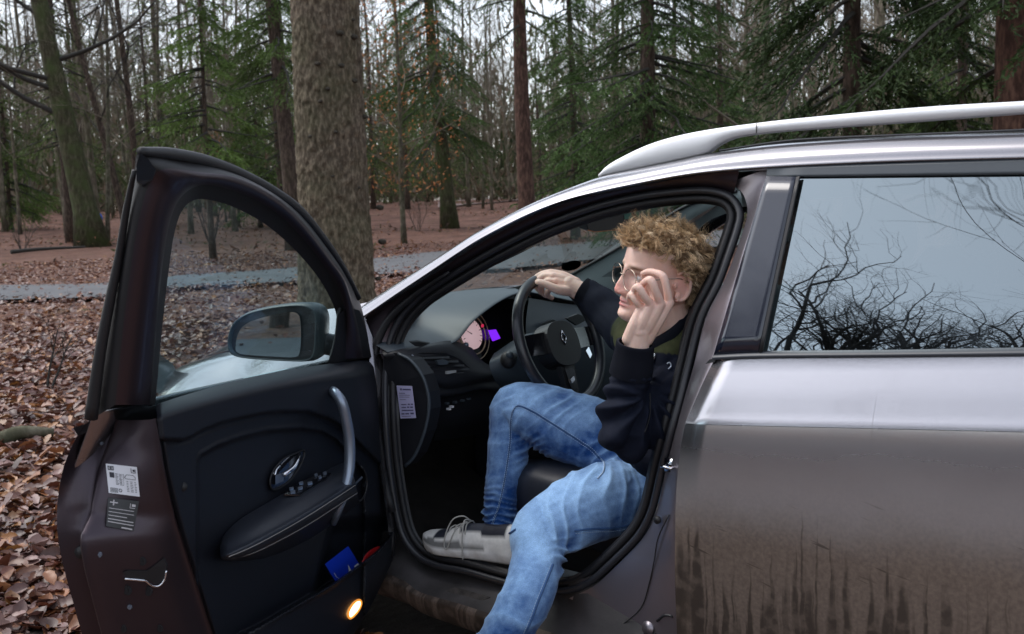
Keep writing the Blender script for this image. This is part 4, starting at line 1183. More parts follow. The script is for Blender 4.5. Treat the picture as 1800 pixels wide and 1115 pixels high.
# courtesy lamp in the pocket wall: it is lit
lp = [(613, 1085), (612, 1078), (616, 1068), (624, 1058), (632, 1055), (635, 1060), (632, 1070), (625, 1080), (617, 1087)]
pd = lambda x, y: D(x, y, relief(x, y, .8) + .004)
slab('courtesy_lamp', [pd(*p) for p in lp], D(600, 1000, .15) - D(600, 1000, .153), mat('lamp_glow', (.9, .6, .3), .4, emit=(1.0, .62, .25), es=3.2), DOOR)
tube('lamp_bezel', [pd(*p) for p in lp], .003, mat('lamp_amber', (.5, .18, .03), .4, emit=(1.0, .35, .05), es=.35), DOOR, ns=6, closed=True, sm=3)
# ---- door mirror: faces rearward of the closed door, so it looks back at us now
def DXp(px, py, xc):
    """point of the pixel's ray on the plane X = xc of the closed door"""
    n = XB; o = dworld(np.array([xc, 0, 0])); d = ray(px, py)
    return CAM + d * (((o - CAM) @ n) / (d @ n))
MH = [(400, 606), (403, 583), (414, 564), (440, 550), (480, 541), (520, 537), (545, 541), (556, 556), (556, 590), (553, 622), (540, 635), (500, 635), (450, 632), (418, 628), (404, 620)]
ring_a = np.array([DXp(x, y, .16) for x, y in MH]); cen = ring_a.mean(0)
MG = [(414, 612), (418, 588), (432, 570), (460, 559), (495, 551), (515, 549), (526, 556), (529, 585), (527, 618), (518, 628), (480, 627), (432, 624), (418, 620)]
inner = np.array([DXp(x, y, .158) for x, y in MG])
oc = DXp(530, 600, .09)
B_ = [ring_a - XB * .006, ring_a]
back = [ring_a * k + (cen * .6 + oc * .4) * (1 - k) - XB * dpt for k, dpt in ((1.06, .03), (1.02, .07), (.85, .11), (.5, .135), (.12, .14))]
rr = [catrom(r, 3, True) for r in [ring_a * .93 + cen * .07 - XB * .02, ring_a * .96 + cen * .04 , ring_a] + back]
V = np.array(rr).reshape(-1, 3); n = len(rr[0])
MH_ = fix(mk('mirror_housing', V, grid_faces(len(rr), n, True) + [tuple(range((len(rr) - 1) * n, len(rr) * n))], mat('mirror_shell', (.03, .045, .05), .4), DOOR))
slab('mirror_glass', catrom(inner, 3, True), -XB * .004, MIRROR, DOOR)
slab('mirror_back_plate', catrom(ring_a * .97 + cen * .03 - XB * .010, 2, True), -XB * .004, BLACK, DOOR)
tube('mirror_arm', [DXp(550, 600, .12), DXp(575, 605, .09), DXp(600, 610, .07)], [.035, .030, .03], BLACK, DOOR, ns=10, ell=(1.0, .7))

# ---- things in the door pocket
def pk(x, y, Y): return D(x, y, Y)
bl = [pk(571, 992, .150), pk(612, 960, .150), pk(650, 1022, .150), pk(609, 1054, .150)]
BOOK = root('booklet', tuple(np.mean(bl, axis=0)), 'bright blue booklet with white print stuck in the door pocket', 'booklet')
nrm = D(600, 1000, .15) - D(600, 1000, .14); nrm = nrm / np.linalg.norm(nrm)
slab('cover', bl, nrm * -.006, mat('booklet_blue', (.008, .045, .55), .4, coat=.3), BOOK)
def bk(u, v):
    a = bl[0] * (1 - u) + bl[1] * u; b = bl[3] * (1 - u) + bl[2] * u
    return a * (1 - v) + b * v + nrm * .0012
parts = []
def bquad(u0, v0, u1, v1): parts.append(inkquad(bk, u0, v0, u1, v1))
bquad(.80, .46, .98, .50); bquad(.94, .50, .98, .74); bquad(.80, .50, .83, .74)
for q in ((.86, .55, .92, .58), (.86, .58, .88, .62), (.86, .62, .92, .65), (.90, .65, .92, .69), (.86, .69, .92, .72)): bquad(*q)
parts.append((np.array([bk(*p) for p in ((.52, .52), (.66, .34), (.64, .50), (.74, .54), (.66, .60), (.68, .68), (.58, .62))]), [tuple(range(7))]))
parts.append((np.array([bk(*p) for p in ((.34, .70), (.48, .60), (.50, .70), (.40, .78))]), [(0, 1, 2, 3)]))
bquad(.10, .30, .115, .42)
for k in range(9): bquad(.12 + .004 * k, .43 + k * .036, .145 + .004 * k + .012 * (k % 2), .445 + k * .036)
bquad(.20, .78, .28, .84)
v, f = join(parts); mk('cover_print', v, f, mat('print_white', (.75, .76, .78), .6), BOOK, smooth=False)
rp = [pk(x, y, Y) for x, y, Y in ((636, 988, .155), (642, 976, .155), (651, 967, .155), (663, 961, .155), (674, 961, .155))]
RED = root('ribbon', tuple(rp[2]), 'red folded strap showing above the rim of the door pocket', 'strap')
patch('strap_band', [rp, [p + nrm * .008 + [0, 0, -.012] for p in rp], [p + nrm * .004 + [0, 0, -.05] for p in rp]], mat('ribbon_red', (.42, .008, .012), .5), RED, nr=3, nc=4)
# ================================================================== THE PERSON
def remesh(parts, voxel, smooth_it=2, name='tmp'):
    V, F = join(parts)
    me = bpy.data.meshes.new(name); me.from_pydata(V.tolist(), [], [tuple(int(i) for i in f) for f in F])
    bm = bmesh.new(); bm.from_mesh(me); bmesh.ops.recalc_face_normals(bm, faces=bm.faces); bm.to_mesh(me); bm.free()
    o = bpy.data.objects.new(name, me); COL.objects.link(o)
    m = o.modifiers.new('r', 'REMESH'); m.mode = 'VOXEL'; m.voxel_size = voxel; m.adaptivity = 0
    if smooth_it:
        s = o.modifiers.new('s', 'SMOOTH'); s.factor = .5; s.iterations = smooth_it
    dg = bpy.context.evaluated_depsgraph_get(); e = o.evaluated_get(dg); em = e.to_mesh()
    n = len(em.vertices); co = np.empty(n * 3); em.vertices.foreach_get('co', co)
    nr = np.empty(n * 3); em.vertices.foreach_get('normal', nr)
    fs = [tuple(p.vertices) for p in em.polygons]
    e.to_mesh_clear(); bpy.data.objects.remove(o); bpy.data.meshes.remove(me)
    return co.reshape(-1, 3), nr.reshape(-1, 3), fs

def vnoise(P, scale, seed=0.0):
    return np.array([mnoise.noise(Vector((p[0] * scale + seed, p[1] * scale - seed, p[2] * scale + 2 * seed))) for p in P])

def limb(pts, r, sm_=5, ns=18, ell=None):
    P0 = np.asarray(pts, float)
    P = catrom(P0, sm_)
    rr = np.interp(np.linspace(0, len(P0) - 1, len(P)), range(len(P0)), r)
    # rounded ends
    V, F = tube_geo(P, rr, ns, ell=ell)
    parts = [(V, F), ball_geo(P[0], rr[0] * .98, 14, 9), ball_geo(P[-1], rr[-1] * .98, 14, 9)]
    return parts

def seg_dist(P, a, b):
    a = np.asarray(a); b = np.asarray(b); d = b - a
    t = np.clip(((P - a) @ d) / (d @ d), 0, 1)
    return np.linalg.norm(P - (a + t[:, None] * d), axis=1), t

PERSON = root('person', (.95, .40, 0), 'young man with curly blond hair sitting in the driver seat, adjusting his glasses', 'person')

# ---- head frame
f0 = np.array([-.546, -.838, 0]); z0 = np.array([0, 0, 1.0]); l0 = np.cross(z0, f0)
pp, rho = math.radians(-3), math.radians(10)
fh = math.cos(pp) * f0 - math.sin(pp) * z0; uh = math.cos(pp) * z0 + math.sin(pp) * f0
lh = math.cos(rho) * l0 - math.sin(rho) * uh; uh = math.cos(rho) * uh + math.sin(rho) * l0
RH = np.stack([lh, fh, uh], 1)
HS_ = 1.0
NOSE = np.array([0, .117, -.036])
HEAD = at(1080, 507, 2.425) - RH @ NOSE * HS_
def hw(p): return HEAD + (np.asarray(p, float) @ RH.T) * HS_

HZ = [-.124, -.118, -.109, -.097, -.075, -.05, -.02, 0, .027, .052, .073, .090, .102, .108]
HF = [.050, .075, .089, .094, .092, .091, .089, .0875, .0915, .088, .074, .052, .029, .004]
HB_ = [.02, .0, -.02, -.035, -.055, -.075, -.092, -.098, -.105, -.104, -.092, -.070, -.042, -.006]
HWd = [.012, .024, .036, .045, .056, .064, .069, .071, .0745, .0755, .068, .052, .032, .005]
def G(x, s): return np.exp(-(x / s) ** 2)
def head_geo():
    nz, na = 120, 150
    zs = np.interp(np.linspace(0, 1, nz), [0, .12, .85, 1], [-.124, -.110, .092, .108])
    V = []
    for z in zs:
        yf, yb, w = float(pchip(z, HZ, HF)), float(pchip(z, HZ, HB_)), float(pchip(z, HZ, HWd))
        yc = (yf * .40 + yb * .60) if z > -.06 else yb * .5 + yf * .5
        for a in np.linspace(0, 2 * np.pi, na, endpoint=False):
            ca, sa = math.cos(a), math.sin(a)     # a=0 left side, pi/2 front
            e = 2.25
            k = (abs(ca) ** e + abs(sa) ** e) ** (-1 / e)
            x = w * ca * k
            y = yc + (yf - yc if sa > 0 else yc - yb) * sa * k
            if sa > 0:
                fm = sa ** .6
                d = 0.0
                p = np.interp(z, [-.056, -.050, -.044, -.036, -.026, -.012, .004, .016, .024], [0, .009, .020, .0265, .0245, .018, .012, .007, 0])
                wd = np.interp(z, [-.05, -.04, -.03, -.01, .012], [.016, .0145, .0125, .0100, .0105])
                d += p * G(x, wd)
                d += .011 * (G(x - .0125, .0065) + G(x + .0125, .0065)) * G(z + .043, .0065)
                for s in (-1, 1):
                    d -= .0115 * G(x - s * .033, .0165) * G(z + .003, .0095)
                    d += .0035 * G(x - s * .033, .015) * G(z - .0075, .0035)
                    d += .006 * G(x - s * .034, .020) * G(z - .021, .0075)
                    d += .007 * G(x - s * .045, .020) * G(z + .032, .018)
                    d -= .005 * G(x - s * .040, .016) * G(z + .068, .016)
                d += .0065 * G(x, .021) * G(z + .0645, .0042) + .0075 * G(x, .018) * G(z + .0745, .0048) - .0050 * G(x, .023) * G(z + .0693, .0022)
                d -= .003 * G(x, .02) * G(z + .084, .005)
                d += .006 * G(x, .020) * G(z + .099, .012)
                y += d * fm
            V.append([x, y, z])
    V = np.array(V); F = grid_faces(nz, na, True)
    F += [tuple(range(na))[::-1], tuple(range((nz - 1) * na, nz * na))]
    return hw(V), F
def ear_geo(s):
    out = []
    R3 = RH @ np.array([[1, 0, 0], [0, .97, .2], [0, -.2, .97]]).T
    v, f = ball_geo((0, 0, 0), (.0045, .0160, .0275), 16, 10); v = v + [s * .0765, -.016, -.013]; v[:, 0] += s * (-.3) * (v[:, 1] + .016); out.append((hw(v), f))
    hel = []
    for a in np.linspace(-.9, 4.3, 18):
        yy = -.016 - .018 * math.sin(a - 1.2 + 1.57) * 1.0; zz = .0 + .031 * math.cos(a - 1.2 + 1.57 - 1.57 + 1.2 - 1.2)
        hel.append([s * (.080 + .30 * max(0, -.010 - yy)), yy, zz - .002])
    a = np.linspace(math.radians(-40), math.radians(205), 18)
    hel = [[s * (.0805 + .40 * max(0, .018 * math.sin(t) * .9)), -.014 - .0200 * math.sin(t), .0 + .0335 * math.cos(t) - .012] for t in a]
    v, f = tube_geo(hel, np.interp(np.linspace(0, 1, 18), [0, .1, .8, 1], [.0035, .0048, .0045, .006]), 8); out.append((hw(v), f))
    v, f = ball_geo((s * .0795, -.008, -.037), (.0055, .008, .0085), 12, 8); out.append((hw(v), f))
    v, f = ball_geo((s * .076, .000, -.012), (.0055, .0045, .008), 10, 8); out.append((hw(v), f))
    return out

# ---- hands: wrist, palm block, five fingers of unequal length
def finger(pts, r):
    P0 = np.asarray(pts, float); P = catrom(P0, 4)
    rr = np.interp(np.linspace(0, len(P0) - 1, len(P)), range(len(P0)), r)
    # slight swelling at the joints
    return [tube_geo(P, rr, 12), ball_geo(P[-1], rr[-1] * .99, 12, 8), ball_geo(P[0], rr[0], 12, 8)]
nh = []          # near (left) hand, back of the hand towards us
A_ = at
MCP = [A_(1176, 532, 2.330), A_(1161, 534, 2.314), A_(1144, 536, 2.314), A_(1128, 541, 2.328)]
nh += finger([MCP[0], A_(1172, 508, 2.322), A_(1166, 487, 2.322), A_(1151, 479, 2.336), A_(1139, 478, 2.350), A_(1130, 481, 2.362)], [0.0104, 0.0086, 0.0096, 0.0081, 0.0078, 0.0063])
nh += finger([MCP[1], A_(1153, 513, 2.300), A_(1144, 493, 2.300), A_(1133, 497, 2.322), A_(1126, 506, 2.345), A_(1124, 514, 2.356)], [0.0106, 0.0088, 0.0098, 0.0083, 0.0078, 0.0064])
nh += finger([MCP[2], A_(1133, 521, 2.300), A_(1122, 505, 2.302), A_(1114, 511, 2.324), A_(1112, 521, 2.344), A_(1114, 528, 2.352)], [0.0102, 0.0084, 0.0094, 0.0078, 0.0074, 0.0063])
nh += finger([MCP[3], A_(1118, 530, 2.316), A_(1110, 518, 2.322), A_(1106, 525, 2.340), A_(1108, 533, 2.350)], [0.0093, 0.0074, 0.0083, 0.0069, 0.0059])
nh += finger([A_(1146, 575, 2.352), A_(1150, 545, 2.375), A_(1150, 518, 2.385), A_(1142, 497, 2.380), A_(1132, 486, 2.372)], [.0150, .0130, .0112, .0105, .0082])
WRN = A_(1121, 596, 2.345)
for k, m in enumerate(MCP):
    w = WRN + (A_(1121 + 18, 596, 2.345) - WRN) * (1.5 - k) * .55
    nh += finger([w, w * .5 + m * .5 + (A_(1121, 570, 2.33) - A_(1121, 570, 2.336)), m], [.017, .0155, .0118])
nh += finger([A_(1130, 580, 2.352), A_(1138, 560, 2.348), A_(1150, 545, 2.345)], [.020, .022, .014])
v, f = ball_geo((0, 0, 0), (.020, .030, .036), 16, 12)
FA = [A_(1114, 662, 2.375), A_(1118, 625, 2.355), WRN, A_(1126, 582, 2.340)]
nh += limb(FA, [.036, .031, .0275, .026], ell=(1.0, .85))
fhnd = []        # far (right) hand over the top of the wheel
MF = [A_(968, 480, 2.985), A_(973, 486, 2.965), A_(978, 495, 2.955), A_(984, 504, 2.950)]
fhnd += finger([MF[0], A_(955, 482, 3.00), A_(943, 489, 3.02), A_(940, 499, 3.045), A_(945, 508, 3.062)], [.0115, .0105, .0102, .0096, .0082])
fhnd += finger([MF[1], A_(958, 485, 2.985), A_(947, 494, 3.005), A_(945, 505, 3.035), A_(951, 514, 3.052)], [.0118, .0106, .0104, .0096, .0082])
fhnd += finger([MF[2], A_(964, 494, 2.968), A_(953, 502, 2.985), A_(952, 512, 3.02), A_(960, 520, 3.04)], [.0115, .0104, .0100, .0092, .008])
fhnd += finger([MF[3], A_(973, 504, 2.960), A_(964, 511, 2.972), A_(962, 519, 3.00), A_(970, 524, 3.02)], [.0105, .0092, .0090, .0082, .0072])
fhnd += finger([A_(1000, 512, 2.945), A_(982, 510, 2.925), A_(966, 503, 2.925), A_(950, 497, 2.935), A_(945, 496, 2.95)], [.0155, .0135, .0115, .0108, .0085])
WRF = A_(1012, 505, 2.955)
for k, m in enumerate(MF):
    w = WRF + (A_(1012, 516, 2.95) - WRF) * (k - 1.2) * .55
    fhnd += finger([w, w * .5 + m * .5 + np.array([0, 0, .004]), m], [.017, .0158, .0122])
fhnd += limb([A_(1060, 540, 2.93), A_(1036, 520, 2.945), WRF, A_(1000, 500, 2.958)], [.036, .031, .027, .025], ell=(.85, 1.0))

NB = A_(1183, 585, 2.49)
SHL, SHR = A_(1228, 640, 2.44), A_(1120, 590, 2.80)
PEL = np.array([.97, .42, .60])
CHEST = A_(1170, 660, 2.60)
HIPN, KNN, ANN = np.array([.95, .34, .585]), onY(957, 938, .055), np.array([.60, -.215, .11])
HIPF, KNF, ANF = np.array([.88, .46, .585]), onY(908, 716, .30), onY(880, 948, .205)
NLEG = [np.array([1.02, .36, .60]), onY(1125, 872, .31), onY(1062, 880, .215), onY(1003, 905, .125), onY(956, 938, .058), onY(944, 985, .005), onY(930, 1040, -.065), onY(903, 1092, -.115), np.array([.625, -.20, .19]), np.array([.61, -.215, .105])]
FLEG = [np.array([.99, .47, .60]), onY(1110, 800, .40), onY(1050, 770, .375), onY(985, 745, .34), onY(925, 722, .305), onY(905, 728, .295), onY(896, 772, .275), onY(888, 830, .250), onY(881, 885, .225), onY(879, 938, .205)]
body_parts = [head_geo()] + ear_geo(1) + ear_geo(-1) + nh + fhnd
body_parts += limb([NB + [0, .01, -.04], NB, hw((.004, -.022, -.085)), hw((0, -.025, -.03))], [.066, .058, .056, .055])
body_parts += [ball_geo(hw((0, .1045, -.0385)), .0118, 14, 9), ball_geo(hw((.0115, .096, -.0425)), .0076, 10, 7), ball_geo(hw((-.0115, .096, -.0425)), .0076, 10, 7)] + [ball_geo(hw((s * .0330, .0642, .0016)), .0124, 16, 10) for s in (-1, 1)] + [ball_geo(hw((s * .0330, .0622, -.0090)), .0118, 14, 9) for s in (-1, 1)]
body_parts += [ball_geo(hw((0, .030, -.098)), (.022, .022, .012), 12, 8)]
body_parts += limb([NB + [0, .0, -.05], CHEST, PEL + [.02, 0, .12], PEL], [.06, .09, .09, .09])
body_parts += limb([SHL, A_(1205, 668, 2.435), A_(1170, 710, 2.418), A_(1135, 750, 2.402), A_(1100, 772, 2.392)], [.03, .03, .028, .026, .022])
body_parts += limb([A_(1100, 772, 2.392), A_(1097, 730, 2.390), A_(1104, 690, 2.382), A_(1114, 655, 2.372)], [.022, .026, .028, .032])
body_parts += limb([SHR, A_(1103, 585, 2.83), A_(1078, 560, 2.90), A_(1055, 538, 2.935)], [.04, .035, .032, .034])
body_parts += limb(NLEG, [.05, .05, .05, .046, .040, .034, .033, .032, .030, .030]) + limb(FLEG, [.05, .05, .05, .048, .036, .034, .030, .028, .027, .028])
body_parts += limb([ANN, ANN + [-.06, -.02, -.06]], [.030, .028]) + limb([ANF, onY(872, 960, .17)], [.030, .03])
BV, BN, BF = remesh(body_parts, .0021, 1, 'body')
# skin colour: ruddy nose, cheeks, ears, knuckles; lips and brows
L = (BV - HEAD) @ RH / HS_
skin = np.tile([.770, .545, .450], (len(BV), 1))
inh = (np.abs(L[:, 0]) < .11) & (L[:, 1] > -.13) & (L[:, 1] < .15) & (L[:, 2] > -.14) & (L[:, 2] < .15)
seam_h = sm(-.16, -.10, L[:, 2])
hd = np.zeros(len(BV))
def addc(w, c): 
    global skin
    w = np.clip(w, 0, 1)[:, None]; skin = skin * (1 - w) + np.array(c) * w
fr = inh & (L[:, 1] > .02)
addc(inh * .40, (.77, .49, .40))
addc(fr * .75 * G(L[:, 0], .018) * G(L[:, 2] + .036, .016), (.70, .28, .24))
for s in (-1, 1):
    addc(fr * .45 * G(L[:, 0] - s * .045, .022) * G(L[:, 2] + .045, .024), (.72, .34, .28))
    addc(inh * .65 * G(L[:, 0] - s * .080, .010) * G(L[:, 1] + .016, .03) * G(L[:, 2], .035), (.70, .30, .25))
    addc(fr * .95 * G((L[:, 0] - s * .034), .021) * G(L[:, 2] - .0195 + .10 * (np.abs(L[:, 0]) - .034), .0050) * (L[:, 1] > .05), (.13, .070, .036))
    addc(fr * .6 * G((L[:, 0] - s * .033), .016) * G(L[:, 2] - .0055, .0045), (.16, .07, .05))  # lid crease shade painted into the skin
    addc(fr * .6 * G(L[:, 0] - s * .008, .0035) * G(L[:, 2] + .0495, .0035) * (L[:, 1] > .085), (.16, .05, .045))  # shade inside the nostrils, painted on
addc(fr * .95 * G(L[:, 0], .0225) * np.maximum(G(L[:, 2] + .0645, .0040), G(L[:, 2] + .0745, .0048)), (.58, .16, .165))
addc(fr * .9 * G(L[:, 0], .0225) * G(L[:, 2] + .0693, .0016), (.16, .04, .04))  # painted shade between the lips
for m in MCP + [A_(1163, 489, 2.325), A_(1145, 496, 2.304), A_(1124, 507, 2.304)] + MF:
    addc(.35 * G(np.linalg.norm(BV - m, axis=1), .014), (.74, .36, .30))
addc(.22 * sm(-.1, .6, vnoise(BV, 38.0, 3.1)), (.72, .40, .32))
SKIN = vcol_mat('skin', .46, bump=.12, bscale=420, spec=.45, mottle=.05, mscale=120, sub=.18, bdist=.0006)
BODY = mk('body', BV, BF, SKIN, PERSON, col=skin)
# eyes
for s in (-1, 1):
    c = np.array([s * .0330, .0660, -.0045]); 
    v, f = ball_geo((0, 0, 0), .0118, 20, 14)
    lv = v
    look = np.array([-.15, 1, -.05]); look /= np.linalg.norm(look)
    dt = (lv / .0118) @ look
    colr = np.where((dt > .985)[:, None], (.01, .01, .012), np.where((dt > .90)[:, None], (.10, .17, .20), (.62, .56, .54)))
    mk('eye', hw(v + c), f, vcol_mat('eye_gloss', .12, spec=.7) if s < 0 else bpy.data.materials['eye_gloss'], PERSON, col=colr)

# ---- hair: loose blond curls growing from the scalp
rng = random.Random(11)
HP, HFc, HC_ = [], [], []
def scalp(u_, v_):
    """u: angle round the head (0 = left ear side, pi/2 = front), v: height"""
    z = v_; yf, yb, w = float(pchip(z, HZ, HF)), float(pchip(z, HZ, HB_)), float(pchip(z, HZ, HWd))
    yc = yf * .40 + yb * .60
    ca, sa = math.cos(u_), math.sin(u_)
    k = (abs(ca) ** 2.25 + abs(sa) ** 2.25) ** (-1 / 2.25)
    return np.array([w * ca * k, yc + (yf - yc if sa > 0 else yc - yb) * sa * k, z])
def hairline(u_):
    """lowest z that carries hair at this angle"""
    s = math.sin(u_)
    if s > .55: return .066 + .012 * (s - .55)
    if s > .02: return np.interp(s, [.02, .14, .30, .55], [.004, .030, .054, .066])
    if s > -.40: return np.interp(s, [-.40, -.24, 0, .02], [-.045, .014, .022, .006])
    return -.052
ocap = 0
GRAV = -.10
def lock(p0, n0, dirv, length, curl, rad, colr, nst=15):
    global ocap
    npt = 10
    t = np.cross(n0, dirv); t /= np.linalg.norm(t) + 1e-9
    P = []
    ph = rng.uniform(0, 6.28); turns = rng.uniform(1.0, 1.9)
    p = np.array(p0); d = n0 * .45 + dirv * .8
    for i in range(npt):
        q = i / (npt - 1)
        off = (math.cos(ph + turns * 6.28 * q) - math.cos(ph)) * t + (math.sin(ph + turns * 6.28 * q) - math.sin(ph)) * (n0 * .7 + dirv * .3)
        P.append(p + off * .0062 * min(1, q * 2.5) * curl)
        d = d * .80 + (dirv * .9 - n0 * .05 + np.array([0, 0, GRAV])) * .20
        p = p + d / np.linalg.norm(d) * length / npt * (1.0 - .35 * i / npt)
        # keep curls outside the skull
        zc = min(max(p[2], -.10), .107)
        a = math.atan2(p[1] + .02, p[0])
        if p[2] < .102:
            sp = scalp(a, zc); rs = np.hypot(sp[0], sp[1] + .02); rp = np.hypot(p[0], p[1] + .02)
            if rp < rs + .005:
                k = (rs + .005) / max(rp, 1e-6); p = np.array([p[0] * k, (p[1] + .02) * k - .02, p[2]])
    P = np.array(P)
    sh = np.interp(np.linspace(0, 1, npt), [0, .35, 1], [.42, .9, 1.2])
    for q in range(nst):
        o1, o2 = rng.gauss(0, 1.35), rng.gauss(0, 1.35)
        fan_ = np.linspace(.5, 1.7, npt)[:, None] * rad
        wob_ = np.array([[math.sin(i * 1.3 + o1 * 3), math.cos(i * 1.1 + o2 * 3), 0] for i in range(npt)]) * rad * .55
        Q = P + (t * o1 + n0 * o2 * .7) * fan_ + wob_
        m_q = npt - rng.randrange(0, 3); Q = Q[:m_q]
        rr = rng.uniform(.00022, .00040) * np.interp(np.linspace(0, 1, m_q), [0, .3, .75, 1], [.9, 1, .8, .2])
        v, f = tube_geo(Q, rr, 3, caps=False, ell=(1.5, 1.0))
        HP.append(hw(v)); HFc.extend([tuple(i + ocap for i in q2) for q2 in f])
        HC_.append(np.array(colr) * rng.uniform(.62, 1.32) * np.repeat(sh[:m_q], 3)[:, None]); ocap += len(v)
tones = [(.60, .41, .22), (.46, .305, .16), (.76, .55, .33), (.27, .165, .085), (.90, .70, .47), (.14, .085, .045)]
cnt = 0
while cnt < 1050:
    u_ = rng.uniform(0, 6.283); z = rng.uniform(-.053, .1076)
    hl = hairline(u_)
    if z < hl: continue
    w = float(pchip(z, HZ, HWd))
    if rng.random() > (w + .012) / .09: continue
    p = scalp(u_, z); 
    n = p - np.array([0, -.015, .03]); n /= np.linalg.norm(n)
    s = math.sin(u_)
    top = sm(.05, .092, z)
    # whorl at the crown: top hair sweeps forward, sides fall down and back
    flow = np.array([.25 * rng.uniform(-1, 1) + .10, .9, -.25]) * top + np.array([.10 * math.cos(u_), -.35 if s < .5 else .5, -.85]) * (1 - top)
    if s > .35 and z > .045: flow = np.array([.45 * rng.uniform(-1, 1) + .1, .75, .35])
    flow = flow - (flow @ n) * n * (.4 if s > .35 else 1); flow /= np.linalg.norm(flow) + 1e-9
    flow = flow + np.array([rng.gauss(0, .38), rng.gauss(0, .38), rng.gauss(0, .3)]); flow /= np.linalg.norm(flow)
    ln = rng.uniform(.040, .064) * (1.12 if top > .3 else (.66 if z > .02 else .48))
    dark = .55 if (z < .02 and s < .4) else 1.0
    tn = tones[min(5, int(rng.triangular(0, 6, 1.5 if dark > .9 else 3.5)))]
    GRAV = -.03 if s > .35 or top > .6 else -.10
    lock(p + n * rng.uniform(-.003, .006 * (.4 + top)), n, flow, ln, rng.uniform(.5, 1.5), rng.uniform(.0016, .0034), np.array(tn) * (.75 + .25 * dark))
    cnt += 1
# fringe wisps over the forehead
GRAV = -.08
for k in range(30):
    u_ = rng.uniform(.55, 2.6); p = scalp(u_, rng.uniform(.066, .09)); n = p / np.linalg.norm(p)
    fl = np.array([rng.gauss(-.1, .45), .6, -.55]); fl = fl - (fl @ n) * n * .6; fl /= np.linalg.norm(fl)
    lock(p + n * .006, n, fl, rng.uniform(.018, .034), rng.uniform(.6, 1.3), rng.uniform(.0010, .0018), tones[rng.choice([0, 2, 2, 4])], 5)
for k in range(420):
    u_ = rng.uniform(0, 6.283); z = rng.uniform(hairline(u_) + .012, .107)
    p = scalp(u_, z); n = p - np.array([0, -.015, .03]); n /= np.linalg.norm(n)
    fl = np.array([rng.gauss(0, 1), rng.gauss(.3, 1), rng.gauss(.1, .6)]); fl -= (fl @ n) * n * .7; fl /= np.linalg.norm(fl)
    lock(p + n * .008, n, fl, rng.uniform(.04, .075), rng.uniform(.7, 1.6), .002, tones[rng.choice([0, 0, 2, 2, 4])], 1)
m_, n_, l_, b_ = newmat('hair')
a_ = nd(n_, 'Attribute'); a_.attribute_name = 'col'; l_.new(a_.outputs['Color'], b_.inputs['Base Color'])
b_.inputs['Roughness'].default_value = .42; b_.inputs['Specular IOR Level'].default_value = .5; b_.inputs['Anisotropic'].default_value = .5
HAIR = mk('hair', np.concatenate(HP), HFc, m_, PERSON, col=np.concatenate(HC_))
# scalp cap under the curls so that no skin shows between them
capV = []
us = np.linspace(0, 2 * np.pi, 60, endpoint=False); rows_ = 26
for i in range(rows_):
    for u_ in us:
        hl = hairline(u_) + .004
        z = hl + (.1078 - hl) * (i / (rows_ - 1))
        p = scalp(u_, z); n = p - np.array([0, -.015, .03]); n /= np.linalg.norm(n)
        capV.append(p + n * (.0035 + .007 * math.sin(math.pi * min(1, i / 6) / 2) + .0025 * mnoise.noise(Vector(p * 60))))
capF = grid_faces(rows_, 60, True) + [tuple(range((rows_ - 1) * 60, rows_ * 60))]
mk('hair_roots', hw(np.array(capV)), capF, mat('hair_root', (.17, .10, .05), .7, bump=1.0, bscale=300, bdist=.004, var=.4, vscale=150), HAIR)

# ---- glasses: thin round metal frame
wire = mat('wire_frame', (.42, .36, .30), .25, metal=1.0)
GV = []
lensg = glass('spectacle_lens', (.93, .92, .93), .03)
LC = {}
for s in (-1, 1):
    c = np.array([s * .0345, .0985, -.006]); LC[s] = c
    rim_ = []
    for a in np.linspace(0, 6.283, 40, endpoint=False):
        x, z = .0290 * math.cos(a), .0268 * math.sin(a)
        z *= 1.0 if z < 0 else .86
        rim_.append(c + [x, -.10 * abs(x + s * .0) * (1 if x * s > 0 else 0) - .06 * z, z])
    GV.append(tube_geo(hw(np.array(rim_)), .00095, 6, closed=True))
GV.append(tube_geo(hw(catrom([LC[-1] + [.0255, 0, .006], [-.006, .1040, .0], [.006, .1040, .0], LC[1] + [-.0255, 0, .006]], 4)), .0010, 6))
for s in (-1, 1):
    GV.append(tube_geo(hw(catrom([LC[s] + [s * .0285, -.003, .006], [s * .0690, .084, -.001], [s * .074, .05, .002], [s * .078, .0, .006], [s * .079, -.018, .002], [s * .077, -.03, -.02]], 4)), .0011, 6))
v, f = join(GV); GLS = mk('glasses', v, f, wire, PERSON)
for s in (-1, 1):
    lv = [hw(LC[s])] + [hw(LC[s] + [.0287 * math.cos(a), -.10 * abs(.0287 * math.cos(a)) * (1 if math.cos(a) * s > 0 else 0), .0265 * math.sin(a) * (1 if math.sin(a) < 0 else .86)]) for a in np.linspace(0, 6.283, 36, endpoint=False)]
    mk('lens', np.array(lv), [(0, 1 + i, 1 + (i + 1) % 36) for i in range(36)], lensg, GLS)

